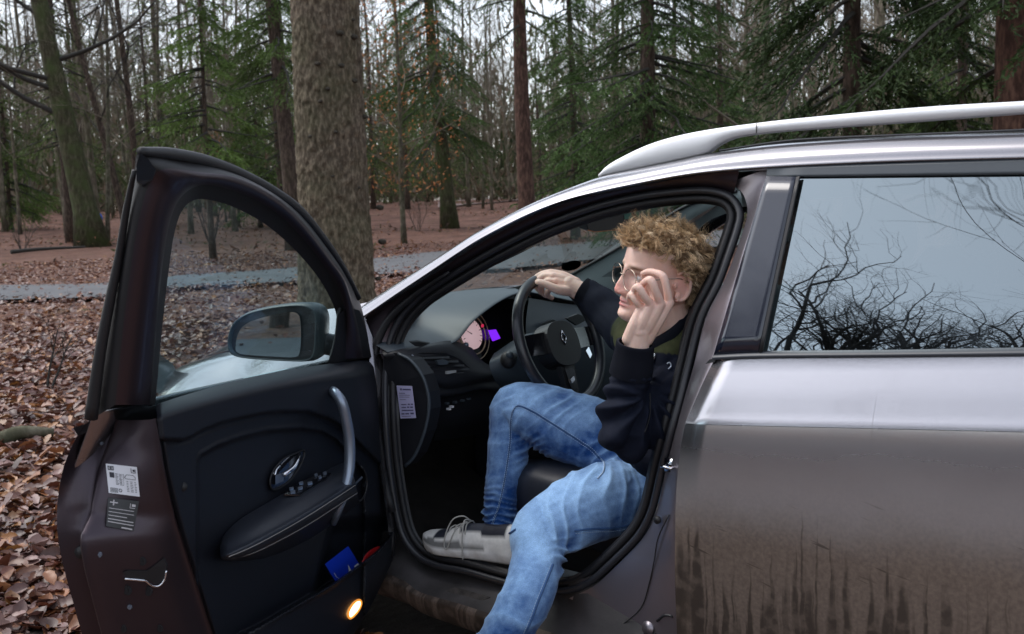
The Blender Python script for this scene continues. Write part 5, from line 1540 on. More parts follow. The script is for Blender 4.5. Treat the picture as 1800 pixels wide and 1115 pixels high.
# ---- jeans
def wrinkle(P, N, fn, amp):
    return P + N * (fn * amp)[:, None]
nl = NLEG
nr_ = [.105, .098, .098, .090, .080, .066, .063, .060, .056, .054]
fl_ = FLEG
fr_ = [.105, .100, .104, .098, .082, .074, .060, .053, .050, .048]
parts = limb(nl, nr_, 5, 22) + limb(fl_, fr_, 5, 22)
parts += [ball_geo(PEL + [.02, 0, .02], (.15, .17, .12), 22, 14), ball_geo(onY(1085, 850, .34), (.09, .085, .085), 18, 12)]
JV, JN, JF = remesh(parts, .0044, 5, 'jeans')
dn, tn_ = seg_dist(JV, KNN, ANN); df, tf = seg_dist(JV, KNF, ANF)
dt1, tt1 = seg_dist(JV, HIPN, KNN); dt2, tt2 = seg_dist(JV, HIPF, KNF)
nearleg = np.minimum(dn, dt1) < np.minimum(df, dt2)
ax_f = (ANF - KNF) / np.linalg.norm(ANF - KNF); ax_n = (ANN - KNN) / np.linalg.norm(ANN - KNN); ax_t = (KNN - HIPN) / np.linalg.norm(KNN - HIPN); ax_t2 = (KNF - HIPF) / np.linalg.norm(KNF - HIPF)
def fold(P, axis, freq, wob, seed):
    s = P @ axis
    q = np.sin(s * freq + 3.2 * vnoise(P, wob, seed))
    gate = sm(-.25, .45, vnoise(P, wob * .9, seed + 20))
    return ((1 - np.abs(q)) ** 1.6 * 2 - .7) * (.25 + .75 * gate)
lowf = (~nearleg) * sm(.50, .85, tf) * (df < dt2)
kn_in = G(np.linalg.norm(JV - onY(990, 985, .045), axis=1), .055)
kn_f = G(np.linalg.norm(JV - onY(935, 785, .27), axis=1), .05)
gro = G(np.linalg.norm(JV - onY(1085, 850, .26), axis=1), .08)
disp = lowf * fold(JV, ax_f, 190, 16, 1.0) * .0055
disp += kn_in * fold(JV, ax_n * .8 - ax_t * .5, 170, 14, 2.0) * .0085
disp += kn_f * fold(JV, ax_f * .7 - ax_t2 * .6, 180, 15, 3.0) * .006
disp += gro * fold(JV, ax_t * .3 + np.array([.3, 0, .9]), 120, 12, 4.0) * .004
shin_n = nearleg * (dn < dt1) * sm(.15, .5, tn_)
disp += shin_n * fold(JV, ax_n + np.array([.3, .2, 0]), 70, 9, 5.0) * .004
thn = nearleg * (dt1 < dn)
disp += thn * fold(JV, ax_t + np.array([0, .2, .25]), 82, 9, 6.0) * .0042
disp += (~nearleg) * (dt2 < df) * fold(JV, ax_t2 + np.array([.2, 0, .3]), 88, 9, 6.5) * .0030 + (~nearleg) * (df <= dt2) * fold(JV, ax_f + np.array([.25, .2, 0]), 84, 10, 6.7) * .0026
disp += .0045 * vnoise(JV, 11, 7.0) + .0022 * vnoise(JV, 26, 8.0)
JV = JV + JN * disp[:, None]
# denim: worn pale on thigh fronts, knees and shins; shade painted into folds and undersides
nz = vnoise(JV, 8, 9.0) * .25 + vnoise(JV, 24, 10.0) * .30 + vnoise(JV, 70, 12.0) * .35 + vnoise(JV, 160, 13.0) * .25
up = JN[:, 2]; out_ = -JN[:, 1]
wear_shade = .25 + .27 * sm(-.1, .9, up) + .46 * nz
wear_shade += .40 * G(np.linalg.norm(JV - KNN - [0, -.06, .04], axis=1), .13) + .30 * thn * sm(-.2, .8, up * .7 + out_ * .7) + .25 * G(np.linalg.norm(JV - KNF - [0, -.04, .06], axis=1), .10)
wear_shade += nearleg * (dn < dt1) * .22 * sm(0, 1, -JN[:, 0]) + .30 * np.clip(disp / .004, -1, 1)
wear_shade = np.clip(wear_shade, 0, 1)[:, None]
jc = np.array([.010, .060, .225]) * (1 - wear_shade) + np.array([.31, .51, .80]) * wear_shade
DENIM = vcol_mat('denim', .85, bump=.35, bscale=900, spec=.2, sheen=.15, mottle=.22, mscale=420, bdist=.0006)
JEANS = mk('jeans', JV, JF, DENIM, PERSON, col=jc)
from mathutils.bvhtree import BVHTree
jb = BVHTree.FromPolygons([Vector(p) for p in JV], JF)
def on_mesh(tree, px, py, lift):
    d = Vector(ray(px, py)).normalized()
    h = tree.ray_cast(Vector(CAM), d, 12)
    if h[0] is None: return None
    return np.array(h[0]) + np.array(h[1]) * lift
THREAD = mat('seam_thread', (.34, .46, .62), .8)
SEAMD = mat('seam_dark', (.035, .09, .22), .85)
def seamline(tree, pts, r, lift, m, parent, dash=None, name='seam'):
    P = catrom([(x, y, 0) for x, y in pts], 10)
    W = [on_mesh(tree, x, y, lift) for x, y, _ in P]; W = [w for w in W if w is not None]
    if len(W) < 3: return
    W = np.array(W)
    if dash:
        d = np.r_[0, np.cumsum(np.linalg.norm(np.diff(W, axis=0), axis=1))]
        out = []; s = 0
        while s + dash < d[-1]:
            seg = np.array([[np.interp(q, d, W[:, k]) for k in range(3)] for q in (s, s + dash * .5, s + dash)])
            out.append(tube_geo(seg, r, 5)); s += dash * 1.55
        v, f = join(out); mk(name, v, f, m, parent)
    else:
        tube(name, W, r, m, parent, ns=6)
FS = [(1054, 806), (1040, 790), (1018, 775), (990, 757), (960, 738), (935, 723), (912, 714), (902, 722), (898, 745), (897, 775), (892, 815), (885, 855), (877, 890), (868, 915), (864, 934)]
seamline(jb, FS, .0022, .0004, SEAMD, JEANS)
seamline(jb, [(x + 1.4, y - 1.8) for x, y in FS], .0007, .0022, THREAD, JEANS, dash=.004)
seamline(jb, [(x - 2.0, y + 2.0) for x, y in FS], .0007, .0018, THREAD, JEANS, dash=.004)
NS_ = [(1112, 922), (1080, 928), (1040, 930), (1010, 933)]
seamline(jb, NS_, .0028, .0004, SEAMD, JEANS); seamline(jb, [(x, y + 5) for x, y in NS_], .0008, .0018, THREAD, JEANS, dash=.004)
NS2 = [(972, 992), (965, 1010), (955, 1035), (945, 1060), (936, 1085), (926, 1108), (918, 1130)]
seamline(jb, NS2, .0028, .0004, SEAMD, JEANS); seamline(jb, [(x - 4, y) for x, y in NS2], .0008, .0018, THREAD, JEANS, dash=.004)
seamline(jb, [(1056, 806), (1062, 816), (1060, 830), (1050, 842)], .0022, .0006, THREAD, JEANS)
# frayed cuff hem on the far leg
seamline(jb, [(852, 930), (862, 937), (878, 941), (895, 938), (907, 931)], .0030, .0006, DENIM and SEAMD, JEANS, name='hem')

# ---- jacket: black bomber with olive yoke, ribbed collar and cuffs
fa_ = [A_(1113, 655, 2.368), A_(1104, 690, 2.382), A_(1097, 730, 2.390), A_(1097, 765, 2.392), A_(1106, 783, 2.392)]
parts = limb(fa_, [.044, .054, .060, .060, .042], 5, 22)
parts += limb([A_(1106, 776, 2.392), A_(1135, 750, 2.402), A_(1170, 710, 2.418), A_(1205, 668, 2.435), A_(1235, 632, 2.460)], [.046, .058, .064, .068, .072], 5, 22)
parts += limb([PEL + [.03, 0, .03], PEL + [.05, -.01, .13], CHEST + [.03, .03, -.04], A_(1182, 628, 2.56), NB + [0, .02, -.03]], [.155, .160, .155, .135, .085], 5, 26, ell=None)
parts += limb([A_(1235, 632, 2.46), A_(1205, 612, 2.50), NB + [0, .02, -.025]], [.070, .070, .065], 4, 18)
parts += limb([NB + [-.01, .04, -.03], A_(1150, 608, 2.62), A_(1120, 597, 2.74), SHR], [.062, .074, .072, .074], 4, 18)
parts += limb([SHR, A_(1103, 585, 2.83), A_(1078, 560, 2.90), A_(1052, 533, 2.935), A_(1036, 519, 2.95)], [.072, .066, .060, .052, .044], 4, 18)
parts += [ball_geo(A_(1170, 790, 2.56), (.10, .09, .08), 18, 12)]
parts += limb([A_(1252, 548, 2.57), A_(1236, 575, 2.51), A_(1212, 606, 2.46), A_(1172, 628, 2.45)], [.052, .054, .052, .045], 4, 18) + limb([A_(1112, 590, 2.60), A_(1128, 622, 2.53), A_(1150, 640, 2.48)], [.05, .055, .05], 4, 18)
KV, KN_, KF = remesh(parts, .0048, 5, 'jacket')
crook = A_(1143, 692, 2.36)
rel = KV - crook; ex = rel @ _R; ey = rel @ _U
ang = np.arctan2(ey, ex); dist = np.hypot(ex, ey)
near = sm(2.62, 2.5, (KV - CAM) @ _f)
fan = np.sin(ang * 13 + 2.2 * vnoise(KV, 14, 1.5)) * sm(.012, .05, dist) * sm(.20, .12, dist) * near
fan = np.sign(fan) * np.abs(fan) ** 1.2
lowhalf = sm(.2, -.2, np.sin(ang))
dispk = fan * (.0036 + .0075 * lowhalf)
dispk += .006 * vnoise(KV, 9, 2.5) + .0035 * vnoise(KV, 22, 3.5)
wr2 = A_(1113, 668, 2.36); dispk += .004 * G((KV - wr2) @ _U, .018) * np.sin((KV @ _U) * 330) * near * (np.linalg.norm(KV - wr2, axis=1) < .07)
tuck = G(np.linalg.norm(KV - crook, axis=1), .028); dispk -= .012 * tuck
KV = KV + KN_ * dispk[:, None]
BLK = np.array([.0075, .0100, .0205]); OLV = np.array([.050, .056, .026])
dsl, _t = seg_dist(KV, A_(1235, 632, 2.46), A_(1170, 710, 2.418)); dsl2, _t2 = seg_dist(KV, A_(1170, 710, 2.418), A_(1106, 776, 2.392)); dr1, _ = seg_dist(KV, SHR + [-.02, .0, -.01], A_(1052, 533, 2.935))
bnd = np.array([(p - CAM) @ _U / ((p - CAM) @ _f) for p in KV])
pyv = 557.5 - bnd * FPX
sx = 900 + FPX * np.array([(p - CAM) @ _R / ((p - CAM) @ _f) for p in KV])
zyoke = KV[:, 2] + .010 * vnoise(KV, 12, 4.0)
dF = (KV - NB) @ lh
isol = (zyoke > A_(1180, 617, 2.45)[2]) & (dr1 > .078)
kc = np.where(isol[:, None], OLV, BLK)
JACK_M = vcol_mat('jacket_cloth', .82, bump=.3, bscale=700, spec=.14, sheen=.0, mottle=.18, mscale=60, bdist=.0006)
JACKET = mk('jacket', KV, KF, JACK_M, PERSON, col=kc)
RIB = mat('rib_knit', (.0065, .008, .014), .9, spec=.2)
def rib_band(name, P, r, axis_n, amp=.0012, nrib=64, ell=(1, 1)):
    P = np.asarray(P, float); P = catrom(P, 4); rr = np.interp(np.linspace(0, len(r) - 1, len(P)), range(len(r)), r)
    T, Nn, B = frames(P)
    a = np.linspace(0, 2 * np.pi, nrib * 2, endpoint=False)
    V = np.array([P[i] + (rr[i] + amp * (1 if k % 2 else -1)) * (math.cos(t) * Nn[i] * ell[0] + math.sin(t) * B[i] * ell[1]) for i in range(len(P)) for k, t in enumerate(a)])
    inn = np.array([P[i] + (rr[i] - .005) * (math.cos(t) * Nn[i] * ell[0] + math.sin(t) * B[i] * ell[1]) for i in (len(P) - 1,) for t in a])
    V = np.vstack([V, inn]); return mk(name, V, grid_faces(len(P) + 1, nrib * 2, True), RIB, JACKET)
rib_band('cuff', [A_(1108, 660, 2.372), A_(1111, 645, 2.366), A_(1114, 622, 2.358), A_(1117, 603, 2.350)], [.049, .048, .044, .0425], None, ell=(1.0, 1.0))
rib_band('cuff', [A_(1048, 532, 2.938), A_(1040, 524, 2.945), A_(1028, 513, 2.95), A_(1022, 509, 2.953)], [.044, .041, .038, .037], None, amp=.0008)
# collar ring round the neck
cring = [A_(1224, 520, 2.53), A_(1214, 548, 2.475), A_(1199, 573, 2.44), A_(1176, 595, 2.425), A_(1150, 607, 2.445), A_(1122, 602, 2.50), A_(1106, 584, 2.57), A_(1122, 560, 2.63), A_(1162, 538, 2.66), A_(1204, 520, 2.62)]
V, F = tube_geo(catrom(cring, 5, True), .0115, 10, closed=True, up=(0, 0, 1), ell=(1.6, .8))
mk('collar', V, F, RIB, JACKET)
# zip pulls and a snap on the chest
kb = BVHTree.FromPolygons([Vector(p) for p in KV], KF)
seamline(kb, [(1152, 622), (1151, 630), (1149, 637)], .0022, .002, CHROME, JACKET, name='zip_pull')
seamline(kb, [(1173, 641), (1178, 639), (1180, 645), (1175, 650)], .0020, .003, SATIN, JACKET, name='snap_ring')
seamline(kb, [(1133, 760), (1141, 735), (1143, 712), (1142, 692)], .0016, .0008, RUBBER, JACKET, name='sleeve_seam')

# ---- shoes: chunky white and grey trainers
SHOE_M = vcol_mat('trainer', .6, bump=.2, bscale=350, spec=.4, mottle=.10, mscale=90)
def shoe(name, heel, toe, lat, upv, lace_side=1):
    ax = toe - heel; Ln = np.linalg.norm(ax); ax = ax / Ln
    lat = lat - (lat @ ax) * ax; lat /= np.linalg.norm(lat); up3 = np.cross(lat, ax); up3 = up3 if up3[2] > 0 else -up3
    T_ = [0, .04, .12, .25, .40, .52, .64, .76, .88, .96, 1.0]
    HW = [.022, .033, .037, .036, .036, .040, .046, .049, .043, .030, .012]
    SH = [.036, .042, .044, .042, .038, .036, .034, .034, .036, .039, .042]     # sole top
    UH = [.075, .098, .104, .098, .096, .092, .078, .068, .060, .052, .044]     # upper top
    def prof(t, T): return float(pchip(t, T_, T))
    Vs, Fs, Cs = [], [], []; nA = 28
    ts = np.linspace(0, 1, 46)
    for t in ts:
        w, sh_, uhh = prof(t, HW), prof(t, SH), prof(t, UH)
        for a in np.linspace(0, 2 * np.pi, nA, endpoint=False):
            ca, sa = math.cos(a), math.sin(a)
            if sa >= 0:
                y = w * np.sign(ca) * abs(ca) ** (.75) * (1 - .35 * sa * sa); z = sh_ + (uhh - sh_) * sa ** .9
            else:
                y = w * 1.07 * np.sign(ca) * abs(ca) ** .35; z = sh_ * (1 + sa)
                wave = .0022 * math.sin(t * 26) * (1 if abs(ca) > .5 else 0); y += np.sign(ca) * wave
            z += .012 * max(0, (t - .80) / .2) ** 2 * (1 if sa < 0 else .6)
            Vs.append(heel + ax * Ln * t + lat * y + up3 * z)
            hz = (z - sh_) / max(uhh - sh_, 1e-4)
            c = (.74, .73, .70)
            if sa < 0: c = (.80, .79, .77) if z > .006 else (.3, .29, .28)
            elif t > .80 and hz < .55 or (t > .55 and hz < .32): c = (.19, .19, .185)
            elif t > .30 and hz < .22: c = (.21, .21, .205)
            elif .70 < t < .84 and hz > .60: c = (.012, .016, .03)
            elif t < .34 and hz > .52 and t > .10: c = (.012, .014, .025)
            elif .34 < t < .56 and hz > .80: c = (.03, .035, .05)
            Cs.append(c)
    F = grid_faces(len(ts), nA, True) + [tuple(range(nA))[::-1], tuple(range((len(ts) - 1) * nA, len(ts) * nA))]
    o = fix(mk(name, np.array(Vs), F, SHOE_M, PERSON, col=np.array(Cs)))
    def q(t, y, z): return heel + ax * Ln * t + lat * y + up3 * z
    LACE = mat('lace', (.42, .41, .38), .8)
    for k, t in enumerate((.50, .56, .62, .68)):
        zt = prof(t, UH)
        tube('lace', [q(t, -.030, zt - .022), q(t + .01, -.016, zt + .001), q(t, .0, zt + .006), q(t + .01, .016, zt + .001), q(t, .030, zt - .022)], .0019, LACE, o, ns=6, sm=4)
    s = lace_side
    tube('lace', [q(.50, 0, .100), q(.53, s * .02, .118), q(.60, s * .038, .112), q(.66, s * .048, .075), q(.68, s * .052, .040), q(.655, s * .052, .030), q(.62, s * .050, .052), q(.57, s * .040, .085), q(.51, s * .012, .100)], .0019, LACE, o, ns=6, sm=5)
    tube('lace', [q(.50, 0, .102), q(.505, s * .028, .108), q(.50, s * .044, .07), q(.497, s * .049, .035), q(.495, s * .050, .008)], .0019, LACE, o, ns=6, sm=5)
    em_ = [q(.755, s * .036 * 1.0, .052), q(.775, s * .036, .060), q(.77, s * .037, .048), q(.80, s * .035, .052)]
    return o
tb = onY(750, 966, .118); hb_ = onY(918, 1006, .150); hb_[2] = tb[2] + .010
shoe('shoe', hb_, tb, np.array([0, -1.0, 0]), z0, 1)
shoe('shoe', np.array([.66, -.215, .004]), np.array([.40, -.34, .004]), np.array([0.4, -1.0, 0]), z0, 1)
v, f = tube_geo(catrom([onY(884, 930, .18), onY(882, 950, .165), onY(880, 962, .16)], 3), [.034, .035, .036, .036, .037, .037, .037], 14); mk('sock', v, f, mat('sock', (.05, .05, .055), .9), PERSON)
# ================================================================== THE FOREST
rf = random.Random(5)
HAZE = 0.0
nrs = np.random.RandomState(7)

def gz(d):
    """the forest floor climbs gently in the distance"""
    t = np.clip((np.asarray(d, float) - 34) / 60, 0, 1)
    return 1.15 * t * t * (3 - 2 * t)
def ghit(px, py):
    d = ray(px, py); s = 3.0
    for _ in range(6000):
        P = CAM + d * s
        if P[2] <= gz(np.hypot(P[0] - CAM[0], P[1] - CAM[1])): return P
        s += .05 if s < 60 else .15
    return P
def gpos(px, dist):
    """ground point straight below pixel column px at this depth"""
    d = ray(px, 345); d = d / np.hypot(d[0], d[1]) * dist
    return np.array([CAM[0] + d[0], CAM[1] + d[1], float(gz(dist))])

# ---- materials
def litter_mat():
    m, n, l, b = newmat('leaf_litter')
    g = nd(n, 'NewGeometry')
    v = nd(n, 'TexVoronoi'); v.inputs['Scale'].default_value = 11.0; v.inputs['Randomness'].default_value = 1.0
    dist = nd(n, 'TexNoise'); dist.inputs['Scale'].default_value = 9; dist.inputs['Detail'].default_value = 4
    l.new(g.outputs['Position'], dist.inputs['Vector'])
    mx0 = nd(n, 'VectorMath', operation='MULTIPLY_ADD'); l.new(dist.outputs['Color'], mx0.inputs[0]); mx0.inputs[1].default_value = (.14, .14, .14); l.new(g.outputs['Position'], mx0.inputs[2])
    l.new(mx0.outputs[0], v.inputs['Vector'])
    sp = nd(n, 'SeparateColor'); l.new(v.outputs['Color'], sp.inputs[0])
    r = ramp(n, [(0, (.050, .026, .020)), (.22, (.115, .058, .040)), (.42, (.170, .088, .058)), (.60, (.120, .076, .068)), (.78, (.220, .118, .062)), (.92, (.175, .125, .115)), (1, (.085, .050, .045))])
    l.new(sp.outputs[0], r.inputs[0])
    big = nd(n, 'TexNoise'); big.inputs['Scale'].default_value = .9; big.inputs['Detail'].default_value = 9; big.inputs['Roughness'].default_value = .72; l.new(g.outputs['Position'], big.inputs['Vector'])
    r2 = ramp(n, [(.34, (.034, .021, .016)), (.46, (.098, .052, .040)), (.56, (.150, .080, .062)), (.70, (.200, .130, .112))]); l.new(big.outputs['Fac'], r2.inputs[0])
    cam_d = nd(n, 'VectorMath', operation='DISTANCE'); l.new(g.outputs['Position'], cam_d.inputs[0]); cam_d.inputs[1].default_value = (0, 0, 0)
    mr = nd(n, 'MapRange'); mr.inputs[1].default_value = 8; mr.inputs[2].default_value = 45; mr.inputs[3].default_value = .25; mr.inputs[4].default_value = .78; l.new(cam_d.outputs['Value'], mr.inputs[0])
    mm = nd(n, 'Mix', data_type='RGBA'); l.new(mr.outputs[0], mm.inputs[0]); l.new(r.outputs[0], mm.inputs[6]); l.new(r2.outputs[0], mm.inputs[7])
    gm = nd(n, 'TexNoise'); gm.inputs['Scale'].default_value = .75; gm.inputs['Detail'].default_value = 7; l.new(g.outputs['Position'], gm.inputs['Vector'])
    gr_ = nd(n, 'MapRange'); gr_.inputs[1].default_value = .66; gr_.inputs[2].default_value = .74; gr_.inputs[4].default_value = .6; l.new(gm.outputs['Fac'], gr_.inputs[0])
    mg = nd(n, 'Mix', data_type='RGBA'); l.new(gr_.outputs[0], mg.inputs[0]); l.new(mm.outputs[2], mg.inputs[6]); mg.inputs[7].default_value = (.055, .072, .024, 1)
    l.new(mg.outputs[2], b.inputs['Base Color'])
    b.inputs['Roughness'].default_value = .9; b.inputs['Specular IOR Level'].default_value = .12
    bp = nd(n, 'Bump'); bp.inputs['Strength'].default_value = .9; bp.inputs['Distance'].default_value = .03
    l.new(v.outputs['Distance'], bp.inputs['Height']); l.new(bp.outputs[0], b.inputs['Normal'])
    return m
def bark_mat(name, c1, c2, moss=0.0, sc=26.0, rough=.9, stretch=.28, low=0.0):
    m, n, l, b = newmat(name)
    tc = nd(n, 'TexCoord'); mp = nd(n, 'Mapping'); mp.inputs['Scale'].default_value = (1, 1, stretch); l.new(tc.outputs['Object'], mp.inputs[0])
    t = nd(n, 'TexNoise'); t.inputs['Scale'].default_value = sc; t.inputs['Detail'].default_value = 8; t.inputs['Roughness'].default_value = .65; l.new(mp.outputs[0], t.inputs['Vector'])
    r = ramp(n, [(.34, [x * .6 for x in c1]), (.47, c1), (.66, c2)]); l.new(t.outputs['Fac'], r.inputs[0]); src = r.outputs[0]
    if moss:
        t2 = nd(n, 'TexNoise'); t2.inputs['Scale'].default_value = 2.3; t2.inputs['Detail'].default_value = 6; l.new(tc.outputs['Object'], t2.inputs['Vector'])
        mr = nd(n, 'MapRange'); mr.inputs[1].default_value = .40; mr.inputs[2].default_value = .68; mr.inputs[4].default_value = moss; l.new(t2.outputs['Fac'], mr.inputs[0])
        mx = nd(n, 'Mix', data_type='RGBA'); l.new(mr.outputs[0], mx.inputs[0]); l.new(src, mx.inputs[6]); mx.inputs[7].default_value = (.052, .070, .022, 1); src = mx.outputs[2]
    l.new(src, b.inputs['Base Color']); b.inputs['Roughness'].default_value = rough; b.inputs['Specular IOR Level'].default_value = .25
    bp = nd(n, 'Bump'); bp.inputs['Strength'].default_value = .7; bp.inputs['Distance'].default_value = .02
    l.new(t.outputs['Fac'], bp.inputs['Height']); l.new(bp.outputs[0], b.inputs['Normal'])
    return m
LITTER = litter_mat()
BARK_SPRUCE = bark_mat('spruce_bark', (.090, .070, .050), (.225, .182, .130), .30, 30, stretch=.42)
BARK_BROWN = bark_mat('brown_bark', (.055, .038, .030), (.135, .098, .080), .15, 18)
BARK_RED = bark_mat('red_bark', (.060, .032, .024), (.150, .085, .062), 0, 16)
BARK_MOSS = bark_mat('mossy_bark', (.040, .036, .020), (.100, .088, .055), .85, 12)
BARK_BEECH = bark_mat('grey_bark', (.085, .075, .055), (.190, .170, .130), .55, 9, stretch=.6)
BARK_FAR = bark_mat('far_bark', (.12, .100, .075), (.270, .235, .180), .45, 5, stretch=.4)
TWIG = mat('twig', (.135, .112, .082), .9)
TWIG_DARK = mat('dark_twig', (.030, .028, .024), .9)
NEEDLE = vcol_mat('needles', .75, spec=.25, trans=.22)
DEADLEAF = vcol_mat('beech_leaves', .8, spec=.2, trans=.3)
LEAFM = vcol_mat('fallen_leaf', .42, spec=.55, mottle=.25, mscale=35, trans=.12)

# ---- ground, paths
rr_ = np.concatenate([np.linspace(0, 6, 13)[:-1], np.linspace(6, 40, 35)[:-1], np.linspace(40, 130, 31)[:-1], [150, 180, 220, 260]])
na_ = 96
V = []
for r_ in rr_:
    for k in range(na_):
        a = 2 * math.pi * k / na_
        x, y = CAM[0] + r_ * math.cos(a), CAM[1] + r_ * math.sin(a)
        amp = .05 * sm(5, 12, r_)
        z = float(gz(r_)) + amp * mnoise.noise(Vector((x * .22, y * .22, 0))) - amp
        V.append([x, y, z])
GROUND = mk('ground', np.array(V), [f for f in grid_faces(len(rr_), na_, True)], LITTER)
tag(GROUND, kind='structure')
def ribbon(name, up_px, lo_px, m, lift=.02, n=6):
    U_ = catrom([ghit(*p) for p in up_px], n); W_ = catrom([ghit(*p) for p in lo_px], n)
    V = []
    for a, b in zip(U_, W_):
        for t in np.linspace(0, 1, 7):
            wob = .12 * mnoise.noise(Vector((a[0] * .6, a[1] * .6, t * 3)))
            p = a * (1 - t) + b * t; p = p + (a - b) / np.linalg.norm(a - b) * wob * (abs(t - .5) > .4)
            V.append([p[0], p[1], p[2] + lift + .03 * (1 - (2 * t - 1) ** 2)])
    o = mk(name, np.array(V), grid_faces(len(U_), 7), m); return tag(o, kind='structure')
def road_mat(name, c1, c2, leafy):
    m, n, l, b = newmat(name); g = nd(n, 'NewGeometry')
    t = nd(n, 'TexNoise'); t.inputs['Scale'].default_value = 1.6; t.inputs['Detail'].default_value = 9; t.inputs['Roughness'].default_value = .7; l.new(g.outputs['Position'], t.inputs['Vector'])
    r = ramp(n, [(.35, c1), (.65, c2)]); l.new(t.outputs['Fac'], r.inputs[0])
    v = nd(n, 'TexVoronoi'); v.inputs['Scale'].default_value = 8; l.new(g.outputs['Position'], v.inputs['Vector'])
    mr = nd(n, 'MapRange'); mr.inputs[1].default_value = .16; mr.inputs[2].default_value = .12; mr.inputs[4].default_value = leafy; l.new(v.outputs['Distance'], mr.inputs[0])
    mx = nd(n, 'Mix', data_type='RGBA'); l.new(mr.outputs[0], mx.inputs[0]); l.new(r.outputs[0], mx.inputs[6]); mx.inputs[7].default_value = (.15, .08, .05, 1)
    l.new(mx.outputs[2], b.inputs['Base Color']); b.inputs['Roughness'].default_value = .8; b.inputs['Specular IOR Level'].default_value = .25
    return m
ROADM = road_mat('wet_track', (.088, .092, .098), (.125, .129, .136), .12)
ribbon('forest_track', [(-160, 512), (0, 503), (170, 500), (300, 487), (540, 470), (690, 451), (790, 442), (920, 436), (1060, 424), (1200, 410), (1400, 396)], [(-160, 545), (0, 530), (170, 524), (300, 508), (540, 495), (690, 482), (790, 478), (920, 471), (1060, 455), (1200, 440), (1400, 425)], ROADM)
ribbon('far_path', [(770, 356), (840, 350), (900, 346), (960, 342), (1040, 338)], [(770, 366), (840, 359), (900, 354), (960, 350), (1040, 346)], road_mat('pale_path', (.17, .125, .115), (.24, .185, .17), .3), lift=.05)
v = []
for x in np.linspace(-60, 40, 41):
    for y in np.linspace(-7.6, -2.3, 6): v.append([x, y + .15 * math.sin(x * .3), .03])
tag(mk('road', np.array(v), grid_faces(41, 6), road_mat('asphalt', (.055, .055, .06), (.085, .085, .09), .25)), kind='structure')
v = np.array([[-1.5, -.5, .008], [3.6, -.5, .008], [3.6, 2.2, .008], [-1.5, 2.2, .008]])
tag(mk('bare_soil', v, [(0, 1, 2, 3)], mat('dark_soil', (.035, .026, .021), .9, bump=.8, bscale=25, var=.5, vscale=6, bdist=.02)), kind='structure')

# ---- fallen leaves
def leaf_geo(seed):
    r = random.Random(seed); n = 9
    V = []; half = [.0, .55, .85, 1.0, .80, .92, .70, .38, .0]
    cu, cv, tw = r.uniform(-.5, .9), r.uniform(.2, 1.1), r.uniform(-.5, .5)
    for i in range(n):
        t = i / (n - 1); w = half[i] * .30 * r.uniform(.85, 1.1)
        zc = cu * (t - .5) ** 2 * .8
        for s in (-1, 0, 1):
            V.append([t - .5, s * w, zc + abs(s) * cv * w * .8 + tw * s * (t - .5) * .3 + r.uniform(-.015, .015)])
    F = []
    for i in range(n - 1):
        for j in (0, 1):
            F.append((i * 3 + j, i * 3 + j + 1, (i + 1) * 3 + j + 1, (i + 1) * 3 + j))
    return np.array(V), F
PAL = .74 * np.array([1.08, .95, .92]) * np.array([(.22, .092, .045), (.145, .056, .034), (.29, .135, .060), (.090, .042, .032), (.165, .090, .080), (.34, .165, .050), (.21, .125, .105), (.175, .066, .040), (.24, .155, .14)])
tmpl = [leaf_geo(s) for s in range(8)]
def leaf_spots(n, dmin, dmax, az0, az1, pw=1.0):
    out = []
    while len(out) < n:
        d = dmin + (dmax - dmin) * rf.random() ** pw; az = YAW + math.radians(rf.uniform(az0, az1))
        x, y = CAM[0] - math.sin(az) * d, CAM[1] + math.cos(az) * d
        if -1.30 < x < 3.35 and .15 < y < 1.7: continue
        if -7.2 < y < -2.6: continue
        out.append((x, y, float(gz(d)) + (.0 if d > 7 else .0), d))
    return out
sp_ = leaf_spots(12500, 3.0, 13, 4, 29, 1.1) + leaf_spots(13000, 9, 30, 5, 28, .9) + leaf_spots(2500, 12, 32, -12, 6, .8) + leaf_spots(2000, 1.6, 8, -180, 180, 1.0) + leaf_spots(3500, 2.5, 14, 28, 75, 1.0)
VV, CC, nv = [], [], len(tmpl[0][0])
for (x, y, z, d) in sp_:
    v, f = tmpl[rf.randrange(8)]
    a = rf.uniform(0, 6.283); s = rf.uniform(.040, .098); ti, tj = rf.gauss(0, .28), rf.gauss(0, .28)
    ca, sa = math.cos(a), math.sin(a)
    p = v * s; q = np.stack([p[:, 0] * ca - p[:, 1] * sa, p[:, 0] * sa + p[:, 1] * ca, p[:, 2] + p[:, 0] * ti + p[:, 1] * tj], 1)
    q[:, 2] -= q[:, 2].min() - .002
    VV.append(q + [x, y, z + rf.random() * .02]); c = PAL[rf.randrange(9)] * rf.uniform(.6, 1.2); CC.append(np.tile(c, (nv, 1)))
f0_ = np.array(tmpl[0][1]); FF = (f0_[None] + (np.arange(len(VV)) * nv)[:, None, None]).reshape(-1, 4)
lo = mk('fallen_leaves', np.concatenate(VV), FF.tolist(), LEAFM, col=np.concatenate(CC)); tag(lo, kind='stuff')
